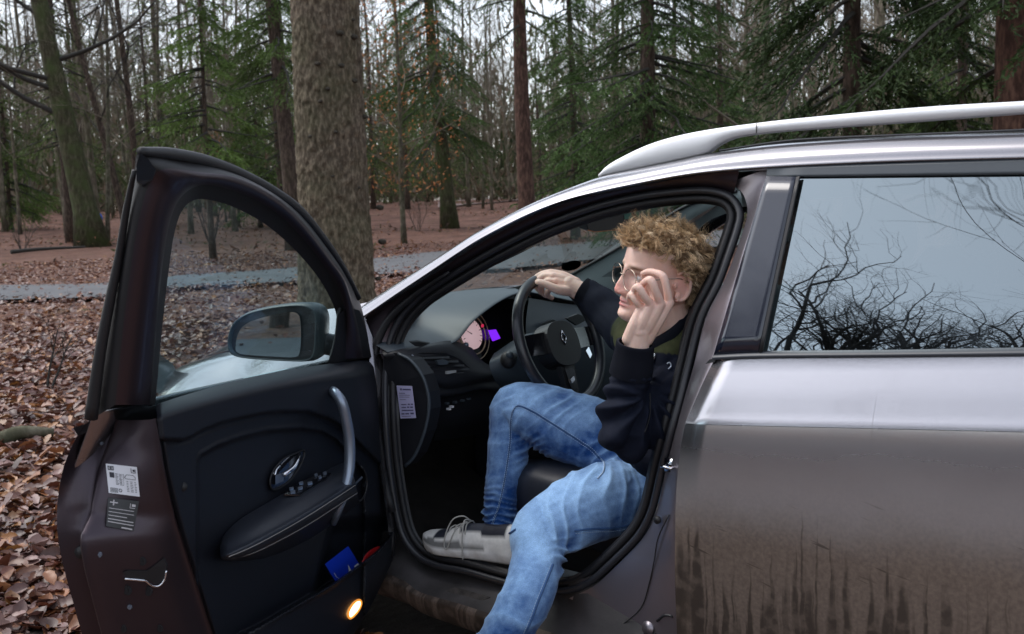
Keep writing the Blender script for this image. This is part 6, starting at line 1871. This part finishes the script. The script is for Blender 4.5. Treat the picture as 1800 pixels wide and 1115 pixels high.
# the largest ones in view, one by one
lm = []
for k in range(18):
    v, f = tmpl[k % 8]; me = bpy.data.meshes.new('leaf'); me.from_pydata(v.tolist(), [], f); me.materials.append(LEAFM)
    a = me.color_attributes.new('col', 'FLOAT_COLOR', 'POINT'); c = np.ones((len(v), 4), np.float32); c[:, :3] = PAL[k % 9] * (1.0 + .25 * (k % 3 - 1)); a.data.foreach_set('color', c.ravel())
    me.polygons.foreach_set('use_smooth', np.ones(len(me.polygons), bool)); lm.append(me)
cnt = 0
while cnt < 300:
    px, py = rf.uniform(-10, 150), rf.uniform(640, 1120)
    P = onZ(px, py, 0)
    if P[1] > -.05 and P[0] > -1.25: continue
    o = bpy.data.objects.new('leaf', lm[rf.randrange(18)]); o.parent = GROUND
    s = rf.uniform(.060, .105); o.scale = (s, s, s); o.rotation_euler = (rf.gauss(0, .35), rf.gauss(0, .35), rf.uniform(0, 6.283))
    o.location = (P[0], P[1], .022 + rf.random() * .02); COL.objects.link(o); cnt += 1

# ---- tree builders
def trunk_geo(h, r0, lean=(0, 0), bend=0.0, ns=9, n=12, flare=.35, seed=0, top=.35):
    r = random.Random(seed); P = []; R_ = []
    for i in range(n + 1):
        t = i / n
        P.append([lean[0] * t * h + bend * h * t * t + .012 * h * math.sin(t * 5 + seed) * t, lean[1] * t * h + .010 * h * math.cos(t * 4 + seed) * t, h * t])
        R_.append(r0 * (1 + flare * math.exp(-t * h / .35)) * (1 - (1 - top) * t))
    P = np.array(P); P[0][2] = -.15
    return P, np.array(R_), tube_geo(P, R_, ns)
def grow(P0, d0, length, r, depth, rnd, out, up=.10, spread=.65, kids=(4, 7), nseg=4, sides=(5, 4, 3, 3), wig=.16):
    P = [np.array(P0)]; d = np.array(d0, float); d /= np.linalg.norm(d)
    for i in range(nseg):
        d = d + np.array([rnd.gauss(0, wig), rnd.gauss(0, wig), rnd.gauss(0, wig * .6) + up]); d /= np.linalg.norm(d)
        P.append(P[-1] + d * length / nseg)
    out.append(tube_geo(P, np.linspace(r, r * .35, nseg + 1), sides[min(depth, 3)], caps=False))
    if depth >= len(kids): return
    for k in range(kids[depth]):
        t = rnd.uniform(.25, 1.0); i = min(int(t * nseg), nseg - 1); f = t * nseg - i
        p = P[i] * (1 - f) + P[i + 1] * f; dd = P[i + 1] - P[i]; dd /= np.linalg.norm(dd)
        s = np.array([rnd.gauss(0, 1), rnd.gauss(0, 1), rnd.gauss(0, .6)]); s -= (s @ dd) * dd; s /= np.linalg.norm(s)
        grow(p, dd * (1 - spread * .6) + s * spread, length * rnd.uniform(.40, .62), r * (1 - .6 * t) * .6, depth + 1, rnd, out, up, spread, kids, max(2, nseg - 1), sides, wig)
def mesh_only(name, parts, m, col=None):
    V, F = join(parts); me = bpy.data.meshes.new(name); me.from_pydata(V.tolist(), [], F); me.materials.append(m)
    me.polygons.foreach_set('use_smooth', np.ones(len(me.polygons), bool))
    if col is not None:
        a = me.color_attributes.new('col', 'FLOAT_COLOR', 'POINT'); c = np.ones((len(V), 4), np.float32); c[:, :3] = col; a.data.foreach_set('color', c.ravel())
    return me
def bare_tree(seed, h, r0, n1=22, start=.30, lean=(0, 0), bend=0.0, kids=(4, 5), blen=.28, bark=BARK_FAR, twig=TWIG, rise=.5, wig=.16, rb=.32, flare=.35, ns=8):
    r = random.Random(seed); P, R_, tg = trunk_geo(h, r0, lean, bend, ns, 12, flare, seed % 7)
    out = []
    for k in range(n1):
        t = start + (1 - start) * ((k + r.random()) / n1); i = min(int(t * 12), 11); f = t * 12 - i
        p = P[i] * (1 - f) + P[i + 1] * f; a = r.uniform(0, 6.283)
        rb_r = (R_[i] * (1 - f) + R_[i + 1] * f) * rb
        grow(p, (math.cos(a), math.sin(a), rise + r.uniform(-.2, .3)), h * blen * (1.15 - .7 * (t - start) / (1 - start)) * r.uniform(.7, 1.2), rb_r, 0, r, out, .08, .65, kids, 4, (4, 3, 3, 3), wig)
    return mesh_only('trunk', [tg], bark), mesh_only('crown', out, twig)
def bough_geo(rnd, L_, droop, needles, V, C, tone, fine=1.0):
    """one conifer bough along +X from the origin: side shoots hung with needle sprays (triangles)"""
    nseg = 8; P = []
    for i in range(nseg + 1):
        t = i / nseg; P.append(np.array([L_ * t * (1 - .12 * t), .05 * L_ * math.sin(t * 4 + rnd.random()), -droop * L_ * t ** 1.3 + .10 * L_ * max(0, t - .7)]))
    ntw = int(needles)
    for k in range(ntw):
        t = .12 + .88 * (k + rnd.random()) / ntw; i = min(int(t * nseg), nseg - 1); f = t * nseg - i
        p = P[i] * (1 - f) + P[i + 1] * f; s = 1 if k % 2 else -1
        tl = L_ * (.42 * (1 - t) + .10) * rnd.uniform(.6, 1.2)
        d = np.array([.62, s * rnd.uniform(.5, .95), -.28 - .5 * rnd.random()]); d /= np.linalg.norm(d)
        if t > .93: d = np.array([.9, s * .2, -.25])
        m_ = max(3, int(tl / .045 * fine))
        for q in range(m_):
            u = (q + rnd.random()) / m_; b = p + d * tl * u + np.array([0, 0, -.25 * tl * u * u])
            nd_ = d + np.array([rnd.gauss(0, .45), rnd.gauss(0, .45), rnd.gauss(0, .35) - .12]); nd_ /= np.linalg.norm(nd_)
            w = np.cross(nd_, [rnd.gauss(0, 1), rnd.gauss(0, 1), rnd.gauss(0, 1)]); w /= np.linalg.norm(w) + 1e-9
            ln = rnd.uniform(.075, .15) / fine ** .5; wd = rnd.uniform(.010, .020) / fine ** .5
            V.extend([b - w * wd, b + w * wd, b + nd_ * ln]); c = tone * rnd.uniform(.55, 1.35)
            c = c * np.array([1.95, 1.65, 1.15]); C.extend([c, c, c * 1.25])
    return P
def conifer(seed, h, r0, z0, z1, nb, lmax, needles=22, droop=.35, bark=BARK_SPRUCE, tone=(.030, .055, .020), fine=1.0, az=None, ns=10, lean=(0, 0), flare=.35, top=.3):
    r = random.Random(seed); P, R_, tg = trunk_geo(h, r0, lean, 0, ns, 12, flare, seed % 5, top)
    V, C, wood = [], [], []
    for k in range(nb):
        t = k / nb; z = z0 + (z1 - z0) * (t + r.random() / nb)
        L_ = lmax * (1 - .75 * ((z - z0) / max(h - z0, .1)) ** 1.1) * r.uniform(.65, 1.15)
        a = r.uniform(0, 6.283) if az is None else r.uniform(*az)
        v0 = len(V); pts = bough_geo(r, L_, droop * r.uniform(.5, 1.5), needles, V, C, np.array(tone) * r.uniform(.7, 1.4), fine)
        i = min(int(z / h * 12), 11); f = z / h * 12 - i; base = P[i] * (1 - f) + P[i + 1] * f
        M3 = np.array([[math.cos(a), -math.sin(a), 0], [math.sin(a), math.cos(a), 0], [0, 0, 1]])
        V[v0:] = list(np.array(V[v0:]) @ M3.T + base)
        wood.append(tube_geo(np.array(pts) @ M3.T + base, np.linspace(.028 * L_ / 2 + .008, .004, len(pts)), 4, caps=False))
    V = np.array(V); F = [(3 * i, 3 * i + 1, 3 * i + 2) for i in range(len(V) // 3)]
    wv, wf = join(wood)
    me = bpy.data.meshes.new('crown'); allV = np.vstack([V, wv]); me.from_pydata(allV.tolist(), [], F + [tuple(i + len(V) for i in q) for q in wf])
    me.materials.append(NEEDLE); me.materials.append(TWIG_DARK)
    me.polygons.foreach_set('material_index', np.r_[np.zeros(len(F), np.int32), np.ones(len(wf), np.int32)])
    a_ = me.color_attributes.new('col', 'FLOAT_COLOR', 'POINT'); c = np.ones((len(allV), 4), np.float32); c[:len(V), :3] = np.array(C); a_.data.foreach_set('color', c.ravel())
    return mesh_only('trunk', [tg], bark), me
def plant(name, meshes, loc, label, cat='tree', rot=0.0, scale=1.0, group=None, zs=1.0):
    o = root(name, tuple(loc), label, cat, group); o.rotation_euler = (0, 0, rot); o.scale = (scale, scale, scale * zs)
    for nm, me in zip(('trunk', 'crown'), meshes):
        c = bpy.data.objects.new(nm, me); COL.objects.link(c); c.parent = o
    return o

# ---- the big spruce beside the car: bark as real relief
bs = ghit(597, 585)
nz_, na2 = 420, 150
zz = np.linspace(-.1, 9.0, nz_); V = []
for z in zz:
    rad = .375 * (1 - .030 * z) * (1 + .34 * math.exp(-max(z, 0) / .28) + .05 * math.exp(-((z - .9) / .2) ** 2))
    for k in range(na2):
        a = 2 * math.pi * k / na2
        x, y = math.cos(a), math.sin(a)
        q = Vector((x * 5.2, y * 5.2, z * 4.5)); q2 = Vector((x * 11, y * 11, z * 13))
        cell = mnoise.cell(Vector((x * 9 + .8 * mnoise.noise(q), y * 9 + .8 * mnoise.noise(q + Vector((9, 0, 0))), z * 17 + 1.3 * mnoise.noise(q2))))
        d = .009 * mnoise.noise(q) + .009 * mnoise.noise(q2) + .011 * (cell - .5) + .006 * mnoise.noise(q2 * 2.6)
        d += .05 * math.exp(-max(z, 0) / .35) * math.sin(a * 5 + 1.2)
        V.append([(rad + d) * x + .006 * z, (rad + d) * y, z])
BT = root('spruce_tree', tuple(bs), 'thick grey-brown spruce trunk standing right behind the bonnet of the car', 'tree')
tr_ = mk('trunk', np.array(V) + bs, grid_faces(nz_, na2, True), BARK_SPRUCE, BT)
KN_M = mat('knot', (.040, .034, .024), .95, bump=.8, bscale=40, bdist=.02)
for (px, py, sz) in ((598, 58, .045), (622, 65, .05), (558, 112, .035), (600, 115, .04), (622, 142, .045), (576, 156, .03), (640, 205, .045), (563, 178, .03), (590, 232, .03), (620, 35, .03), (545, 240, .03), (672, 425, .055), (668, 365, .05), (664, 490, .04), (585, 310, .025), (630, 330, .028)):
    d = ray(px, py); c0 = np.array([bs[0], bs[1]]); dd = d[:2]; oo = CAM[:2] - c0
    A2, B2, C2 = dd @ dd, 2 * dd @ oo, oo @ oo - .36 ** 2; disc_ = B2 * B2 - 4 * A2 * C2
    t = (-B2 - math.sqrt(max(disc_, 0))) / (2 * A2); p = CAM + d * t
    v, f = ball_geo((0, 0, 0), (sz * .8, sz * .8, sz * .55), 12, 8); v = v * (1 + .25 * np.array([mnoise.noise(Vector(q * 40)) for q in v]))[:, None]
    mk('branch_stub', v + p, f, KN_M, tr_)
# its live boughs high above the picture's upper edge, a few hanging in
_, bc = conifer(41, 9.0, .3, 5.2, 8.8, 24, 2.0, 26, .3, tone=(.026, .050, .018), az=(.2, 2.4))
c = bpy.data.objects.new('crown', bc); COL.objects.link(c); c.parent = BT

# ---- named trees of the middle distance
p = ghit(163, 431)
g1 = bare_tree(3, 15, .46, 15, .30, (-.13, .02), -.03, (5, 5, 4), .34, BARK_MOSS, TWIG_DARK, .25, .22, .30, .5, 12)
LT = plant('beech_tree', g1, p, 'stout mossy tree leaning left, with crooked dark limbs')
LT.rotation_euler = (0, 0, YAW)
p = gpos(243, 46); plant('slim_tree', bare_tree(8, 16, .17, 18, .25, (-.02, 0), 0, (5, 5), .25, BARK_BROWN, TWIG_DARK), p, 'slim dark tree rising just above the corner of the open door', rot=YAW)
p = gpos(222, 43); plant('slim_tree', bare_tree(9, 14, .15, 14, .25, (-.17, 0), 0, (4, 5), .25, BARK_BROWN, TWIG_DARK), p, 'slim dark trunk slanting left behind the top of the open door', rot=YAW)
p = ghit(521, 438); plant('pine_tree', conifer(12, 14, .27, 4.9, 13.5, 64, 2.4, 46, .40, BARK_BROWN, (.034, .066, .022), lean=(-.035, 0)), p, 'straight brown pine left of the thick spruce trunk', rot=YAW)
p = ghit(791, 400); plant('mossy_pine', conifer(13, 16, .34, 4.2, 15.5, 84, 3.8, 52, .55, BARK_MOSS, (.032, .064, .026), lean=(-.055, 0)), p, 'green mossy trunk with hanging boughs right of the thick spruce', rot=YAW)
p = gpos(927, 29); plant('pine_tree', conifer(14, 15, .25, 6.0, 14.5, 40, 2.2, 22, .4, BARK_RED, (.030, .058, .022), lean=(-.01, 0)), p, 'straight reddish brown trunk above the windscreen pillar', rot=YAW)
p = gpos(1138, 24); plant('dark_spruce', conifer(15, 14, .21, 1.0, 13, 150, 2.9, 34, .35, BARK_BROWN, (.022, .048, .018), 1.3), p, 'dense dark green spruce behind the front of the roof rail', rot=YAW)
p = gpos(1010, 33); plant('young_spruce', conifer(16, 11, .14, .8, 10.5, 110, 2.4, 30, .35, BARK_BROWN, (.030, .062, .026), 1.1), p, 'bushy green spruce standing between the reddish trunk and the dense dark spruce', rot=1)
p = gpos(1265, 38); plant('young_spruce', conifer(17, 12, .14, 1.0, 11.5, 100, 2.3, 30, .3, BARK_BROWN, (.026, .056, .022), 1.1), p, 'smaller spruce just right of the dense dark spruce', rot=2)
p = gpos(1790, 12.5); plant('red_spruce', conifer(18, 10, .29, 2.6, 9.5, 70, 2.5, 40, .55, BARK_RED, (.016, .034, .014), 1.5, ns=20), p, 'thick red-brown trunk at the right edge with dark drooping boughs', rot=.3)
p = gpos(1500, 13.5); plant('drooping_spruce', conifer(19, 11, .13, 2.25, 10, 84, 2.1, 44, .6, BARK_BROWN, (.012, .026, .011), 1.5), p, 'very dark spruce whose drooping boughs hang above the roof rail', rot=.8)
p = gpos(1690, 19); plant('young_spruce', conifer(20, 10, .10, .9, 9.5, 90, 1.8, 30, .4, BARK_BROWN, (.022, .044, .018), 1.2), p, 'thin spruce next to the thick red-brown trunk', rot=2.2)
p = gpos(1350, 30); plant('bare_oak', bare_tree(31, 13, .16, 20, .15, (0, 0), 0, (5, 6), .30, BARK_BEECH, TWIG), p, 'bare grey-barked tree with a greenish limb left of the very dark spruce', rot=.5)
# copper beech with its dead leaves still on
gb = bare_tree(33, 8.5, .09, 18, .18, (0, 0), 0, (5, 5), .30, BARK_BEECH, TWIG)
V, C = [], []
rb3 = random.Random(9)
for k in range(2600):
    a = rb3.uniform(0, 6.283); z = rb3.uniform(1.6, 8.2); rad = 2.2 * (1 - ((z - 4) / 5.2) ** 2) * math.sqrt(rb3.random())
    cc = np.array([rad * math.cos(a), rad * math.sin(a), z])
    if mnoise.noise(Vector(cc * 1.3)) < .02: continue
    n = np.array([rb3.gauss(0, 1) for _ in range(3)]); n /= np.linalg.norm(n); w = np.cross(n, [0, 0, 1.0]); s = rb3.uniform(.05, .09)
    V += [cc - n * s, cc + w * s * .6, cc + n * s, cc - w * s * .6]; c_ = np.array((.34, .145, .060)) * rb3.uniform(.7, 1.3); C += [c_] * 4
me = mesh_only('foliage', [(np.array(V), [(4 * i, 4 * i + 1, 4 * i + 2, 4 * i + 3) for i in range(len(V) // 4)])], DEADLEAF, np.array(C))
for (px, d, lb_, s) in ((707, 33, 'young beech still holding rusty orange leaves beside the thick spruce', 1.0), (655, 60, 'low rusty-leaved beech showing left of the thick spruce trunk', .62)):
    t_ = plant('copper_beech', gb, gpos(px if s == 1 else 395, d), lb_ if s == 1 else 'low rusty-leaved beech far behind the top of the open door', rot=1.2, scale=s)
    c = bpy.data.objects.new('foliage', me); COL.objects.link(c); c.parent = t_
# green bough-bearing young spruces left of the big trunk
for (px, d, s, lb_) in ((368, 27, .9, 'feathery green spruce behind the open door, left of the straight brown pine'), (455, 52, 1.2, 'green spruce further off between the open door and the straight brown pine'), (15, 60, 1.3, 'dark bushy spruce at the left edge of the view')):
    g = conifer(50 + px, 9, .09, 2.6 if px == 368 else .8, 8.6, 55 if px == 368 else 80, 2.3, 36, .30, BARK_BROWN, (.036, .070, .022), .9)
    plant('young_spruce', g, gpos(px, d), lb_, rot=px * .1, scale=s)

# ---- the forest behind: bare trees and spruces in ranks (shared meshes)
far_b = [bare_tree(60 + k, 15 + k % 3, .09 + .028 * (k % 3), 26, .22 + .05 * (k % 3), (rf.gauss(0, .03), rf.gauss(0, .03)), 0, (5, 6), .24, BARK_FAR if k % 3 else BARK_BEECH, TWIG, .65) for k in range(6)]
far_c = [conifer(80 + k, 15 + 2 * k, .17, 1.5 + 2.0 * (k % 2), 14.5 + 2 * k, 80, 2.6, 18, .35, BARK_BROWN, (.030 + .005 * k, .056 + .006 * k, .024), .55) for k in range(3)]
taken = []
def ok(p, dmin):
    for q in taken:
        if (q[0] - p[0]) ** 2 + (q[1] - p[1]) ** 2 < dmin * dmin: return False
    taken.append(p); return True
n = 0
while n < 225:
    px = rf.uniform(-160, 1960); d = 34 + 92 * rf.random() ** .75
    if d < 48 and (690 < px < 1000 or px < 170): continue
    p = gpos(px, d)
    if not ok(p, 1.4): continue
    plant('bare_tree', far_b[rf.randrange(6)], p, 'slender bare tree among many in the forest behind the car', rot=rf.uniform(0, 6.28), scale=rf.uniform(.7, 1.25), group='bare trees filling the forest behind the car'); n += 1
n = 0
while n < 64:
    px = rf.uniform(-160, 1960); d = 44 + 75 * rf.random()
    if px < 900 and rf.random() < .35: continue
    if d < 60 and 690 < px < 1000: continue
    p = gpos(px, d)
    if not ok(p, 2.2): continue
    plant('far_spruce', far_c[rf.randrange(3)], p, 'green spruce among the bare trees of the forest behind', rot=rf.uniform(0, 6.28), scale=rf.uniform(.6, 1.1), group='spruces among the far bare trees'); n += 1
n = 0
while n < 46:
    px = rf.choice([rf.uniform(-1700, -180), rf.uniform(1980, 4200)]); d = rf.uniform(24, 80); p = gpos(px, d)
    if not ok(p, 2.5): continue
    if n % 3: plant('bare_tree', far_b[rf.randrange(6)], p, 'slender bare tree among many in the forest behind the car', rot=rf.uniform(0, 6.28), scale=rf.uniform(.8, 1.25), group='bare trees filling the forest behind the car')
    else: plant('far_spruce', far_c[rf.randrange(3)], p, 'green spruce among the bare trees of the forest behind', rot=rf.uniform(0, 6.28), scale=rf.uniform(.6, 1.0), group='spruces among the far bare trees')
    n += 1
# the wood beyond, one mass of stems and brush
parts = []
for k in range(420):
    px = rf.uniform(-300, 2100); d = rf.uniform(118, 165); p = gpos(px, d); h = rf.uniform(10, 19); r_ = rf.uniform(.10, .26)
    parts.append(tube_geo([p + [0, 0, -.3], p + [rf.gauss(0, .4), rf.gauss(0, .4), h]], [r_, r_ * .4], 5, caps=False))
    for q in range(14):
        z = rf.uniform(.25, 1) * h; a = rf.uniform(0, 6.28); L_ = rf.uniform(1, 3.2); b = p + [0, 0, z]
        parts.append(tube_geo([b, b + [L_ * .6 * math.cos(a), L_ * .6 * math.sin(a), L_ * .35], b + [L_ * math.cos(a + .3), L_ * math.sin(a + .3), L_ * .8]], [.05, .03, .012], 3, caps=False))
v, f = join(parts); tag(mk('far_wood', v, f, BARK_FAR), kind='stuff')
V, C = [], []
for k in range(62000):
    px = rf.uniform(-350, 2150); d = rf.uniform(85, 172); p = gpos(px, d)
    z = (2 + 21 * rf.random() ** 1.3) * (.8 + .5 * mnoise.noise(Vector((p[0] * .04, p[1] * .04, 5))))
    up = np.array([rf.gauss(0, .5), rf.gauss(0, .5), 1.0]); up /= np.linalg.norm(up); ln = rf.uniform(.7, 2.0); w = np.array([math.cos(YAW), math.sin(YAW), rf.gauss(0, .3)]) * rf.uniform(.05, .16)
    cc = p + [0, 0, z * rf.random() ** .7]
    V += [cc - w, cc + w, cc + up * ln]
    C += [np.array(rf.choice([(.15, .125, .085), (.12, .115, .070), (.19, .155, .115), (.065, .080, .040), (.050, .070, .030), (.17, .12, .085)])) * rf.uniform(.6, 1.25)] * 3
tag(mk('far_brushwood', np.array(V), [(3 * i, 3 * i + 1, 3 * i + 2) for i in range(len(V) // 3)], NEEDLE, smooth=False, col=np.array(C)), kind='stuff')
V, C = [], []
for k in range(15000):
    px = rf.uniform(-300, 2100); d = rf.uniform(70, 160); p = gpos(px, d); cc = p + [rf.gauss(0, .4), rf.gauss(0, .4), abs(rf.gauss(0, 1.0)) * (1.0 + 1.2 * max(0, mnoise.noise(Vector((p[0] * .05, p[1] * .05, 3)))))]
    s = rf.uniform(.10, .30); nn = np.array([rf.gauss(0, 1), rf.gauss(0, 1), rf.gauss(0, 1)]); nn /= np.linalg.norm(nn); w = np.cross(nn, [rf.gauss(0, 1), rf.gauss(0, 1), 1.0]); w /= np.linalg.norm(w)
    V += [cc - nn * s, cc + w * s * .5, cc + nn * s]; base = np.array((.055, .062, .030)) if rf.random() < .55 else np.array((.12, .085, .055)); C += [base * rf.uniform(.6, 1.4)] * 3
tag(mk('undergrowth', np.array(V), [(3 * i, 3 * i + 1, 3 * i + 2) for i in range(len(V) // 3)], NEEDLE, smooth=False, col=np.array(C)), kind='stuff')
V, C = [], []
for k in range(9000):
    px = rf.uniform(-200, 2000); d = 27 + 50 * rf.random(); p = gpos(px, d)
    if mnoise.noise(Vector((p[0] * .12, p[1] * .12, 9))) < -.05: continue
    cc = p + [rf.gauss(0, .5), rf.gauss(0, .5), abs(rf.gauss(0, .09))]
    s = rf.uniform(.05, .13); nn = np.array([rf.gauss(0, 1), rf.gauss(0, 1), rf.gauss(0, .5)]); nn /= np.linalg.norm(nn); w = np.cross(nn, [rf.gauss(0, 1), rf.gauss(0, 1), 1.0]); w /= np.linalg.norm(w)
    V += [cc - nn * s, cc + w * s * .6, cc + nn * s]; C += [np.array(rf.choice([(.22, .10, .05), (.06, .04, .03), (.14, .07, .045), (.07, .075, .03), (.26, .15, .09)])) * rf.uniform(.6, 1.2)] * 3
tag(mk('forest_litter', np.array(V), [(3 * i, 3 * i + 1, 3 * i + 2) for i in range(len(V) // 3)], NEEDLE, smooth=False, col=np.array(C)), kind='stuff')
# shrubs and saplings on the near floor
def shrub(seed, h, nst, label, loc, m=TWIG_DARK, name='bare_shrub'):
    r = random.Random(seed); out = []
    for k in range(nst):
        a = r.uniform(0, 6.28); grow((.08 * math.cos(a), .08 * math.sin(a), -.03), (.35 * math.cos(a), .35 * math.sin(a), 1), h * r.uniform(.6, 1.1), .008 + .006 * h, 0, r, out, .06, .55, (4, 4), 5, (4, 3, 3), .12)
    v, f = join(out); o = mk(name, v + np.asarray(loc), f, m, loc=loc); return tag(o, label, 'shrub')
shrub(1, 2.4, 9, 'bare twiggy shrub seen through the open door window', ghit(372, 428))
shrub(2, 1.6, 6, 'low bare shrub left of the mossy trunk with hanging boughs', ghit(735, 405))
shrub(3, 1.2, 7, 'small bare shrub near the leaning mossy tree', ghit(40, 440))
shrub(4, .7, 2, 'thin sapling sprouting from the leaves beside the open door', ghit(70, 690), name='sapling')
shrub(5, 2.0, 6, 'bare shrub in the leaves behind the straight brown pine', ghit(560, 425))
# little markers in the wood
p = ghit(178, 428); P = at(175, 384, np.dot(p - CAM, _f)); 
mo = root('trail_marker', (P[0], P[1], P[2] - .35), 'small bright blue plate beside the leaning mossy trunk', 'marker')
v, f = tube_geo(catrom([P + _R * .10 * math.cos(a) + _U * .17 * math.sin(a) for a in np.linspace(0, 5.9, 16)], 1) * 0 + P, .001, 4) if False else disc_geo(P, -_f, .15, .02, 16)
v = P + (v - P) @ np.diag([.75, .75, 1.25]); mk('plate', v, f, mat('marker_blue', (.02, .16, .75), .5), mo)
tube('post', [[P[0], P[1], float(gz(40)) - .05], P - [0, 0, .15]], .03, BARK_BROWN, mo, ns=6)
p = ghit(113, 402); P = at(113, 385, np.dot(p - CAM, _f)); v, f = box_geo(P, (.16, .03, .20)); tag(mk('white_marker', v, f, WHITE, smooth=False, loc=P), 'tiny white plate low in the trees left of the leaning trunk', 'marker')
# fallen logs
for (a, b, r_, lb_) in (((0, 790), (95, 775), .05, 'pale broken branch lying in the leaves beside the open door'), ((20, 447), (150, 438), .07, 'dark fallen branch at the foot of the leaning mossy tree')):
    A, B = ghit(*a), ghit(*b); A[2] += r_; B[2] += r_; o = tube('fallen_branch', [A, A * .6 + B * .4 + [0, 0, .03], B], [r_, r_ * .8, r_ * .5], BARK_BEECH if r_ < .06 else TWIG_DARK, ns=8, sm=4); tag(o, lb_, 'branch')

# ---- behind the camera, seen in the windows, the paint and the mirror
def vase_tree(seed, fork, L_, r0):
    r = random.Random(seed); P = [np.array([0, 0, -.1])]; d = np.array([r.gauss(0, .05), r.gauss(0, .05), 1.0])
    for i in range(8): d = d + [r.gauss(0, .06), r.gauss(0, .06), 0]; P.append(P[-1] + d / np.linalg.norm(d) * (fork + .1) / 8)
    tg = tube_geo(P, np.linspace(r0, r0 * .72, 9), 9); out = []
    for k in range(8):
        a = 6.283 * k / 8 + r.gauss(0, .25); z = r.uniform(-.9, 0); i = 8 if z > -.4 else 7
        grow(P[i], (math.cos(a), math.sin(a), r.uniform(.7, 1.6)), L_ * r.uniform(.75, 1.1), r0 * .42, 0, r, out, .16, .72, (6, 5, 4), 7, (6, 5, 4, 3), .30)
    return mesh_only('trunk', [tg], BARK_BROWN), mesh_only('crown', out, TWIG_DARK)
vt_ = [vase_tree(140 + k, 4.25 + .30 * k, 2.4, .118) for k in range(3)]
n = 0
for k in range(17):
    x = -9.8 + k * .82 + rf.gauss(0, .15); y = -8.5 - rf.random() * 1.6
    plant('roadside_tree', vt_[k % 3], (x, y, -.02), 'small vase-shaped bare tree across the road, mirrored in the car window', rot=rf.uniform(0, 6.28), scale=rf.uniform(.94, 1.08), group='bare trees across the road mirrored in the windows')
plant('tall_roadside_tree', bare_tree(151, 11, .12, 20, .32, (.02, 0), 0, (5, 5, 4), .30, BARK_BROWN, TWIG_DARK, .5, .22, .5), (1.9, -8.8, -.02), 'tall bare tree across the road whose long branches are mirrored high in the rear window', rot=2.0)
for k in range(28):
    a = rf.uniform(math.radians(-170), math.radians(25)); d = rf.uniform(38, 62)
    p = (CAM[0] + d * math.cos(a), CAM[1] + d * math.sin(a), 0.6)
    if k % 4 == 0: plant('far_spruce', far_c[rf.randrange(3)], p, 'spruce at the edge of the wood across the road', rot=rf.uniform(0, 6.28), scale=.6, group='spruces across the road')
    else: plant('bare_tree', far_b[rf.randrange(6)], p, 'bare tree at the edge of the wood across the road', rot=rf.uniform(0, 6.28), scale=rf.uniform(.55, .8), group='bare trees at the edge of the wood across the road')

# ---- damp winter air
import os
if HAZE > 0:
    m = bpy.data.materials.new('haze'); m.use_nodes = True; n = m.node_tree.nodes; n.remove(n['Principled BSDF'])
    vp = n.new('ShaderNodeVolumePrincipled'); vp.inputs['Color'].default_value = (.90, .93, .95, 1); vp.inputs['Density'].default_value = HAZE; vp.inputs['Anisotropy'].default_value = .2
    m.node_tree.links.new(vp.outputs[0], n['Material Output'].inputs['Volume'])
    v, f = box_geo((CAM[0], CAM[1], 11.0), (540, 540, 26)); tag(mk('haze', v, f, m, smooth=False), kind='stuff')
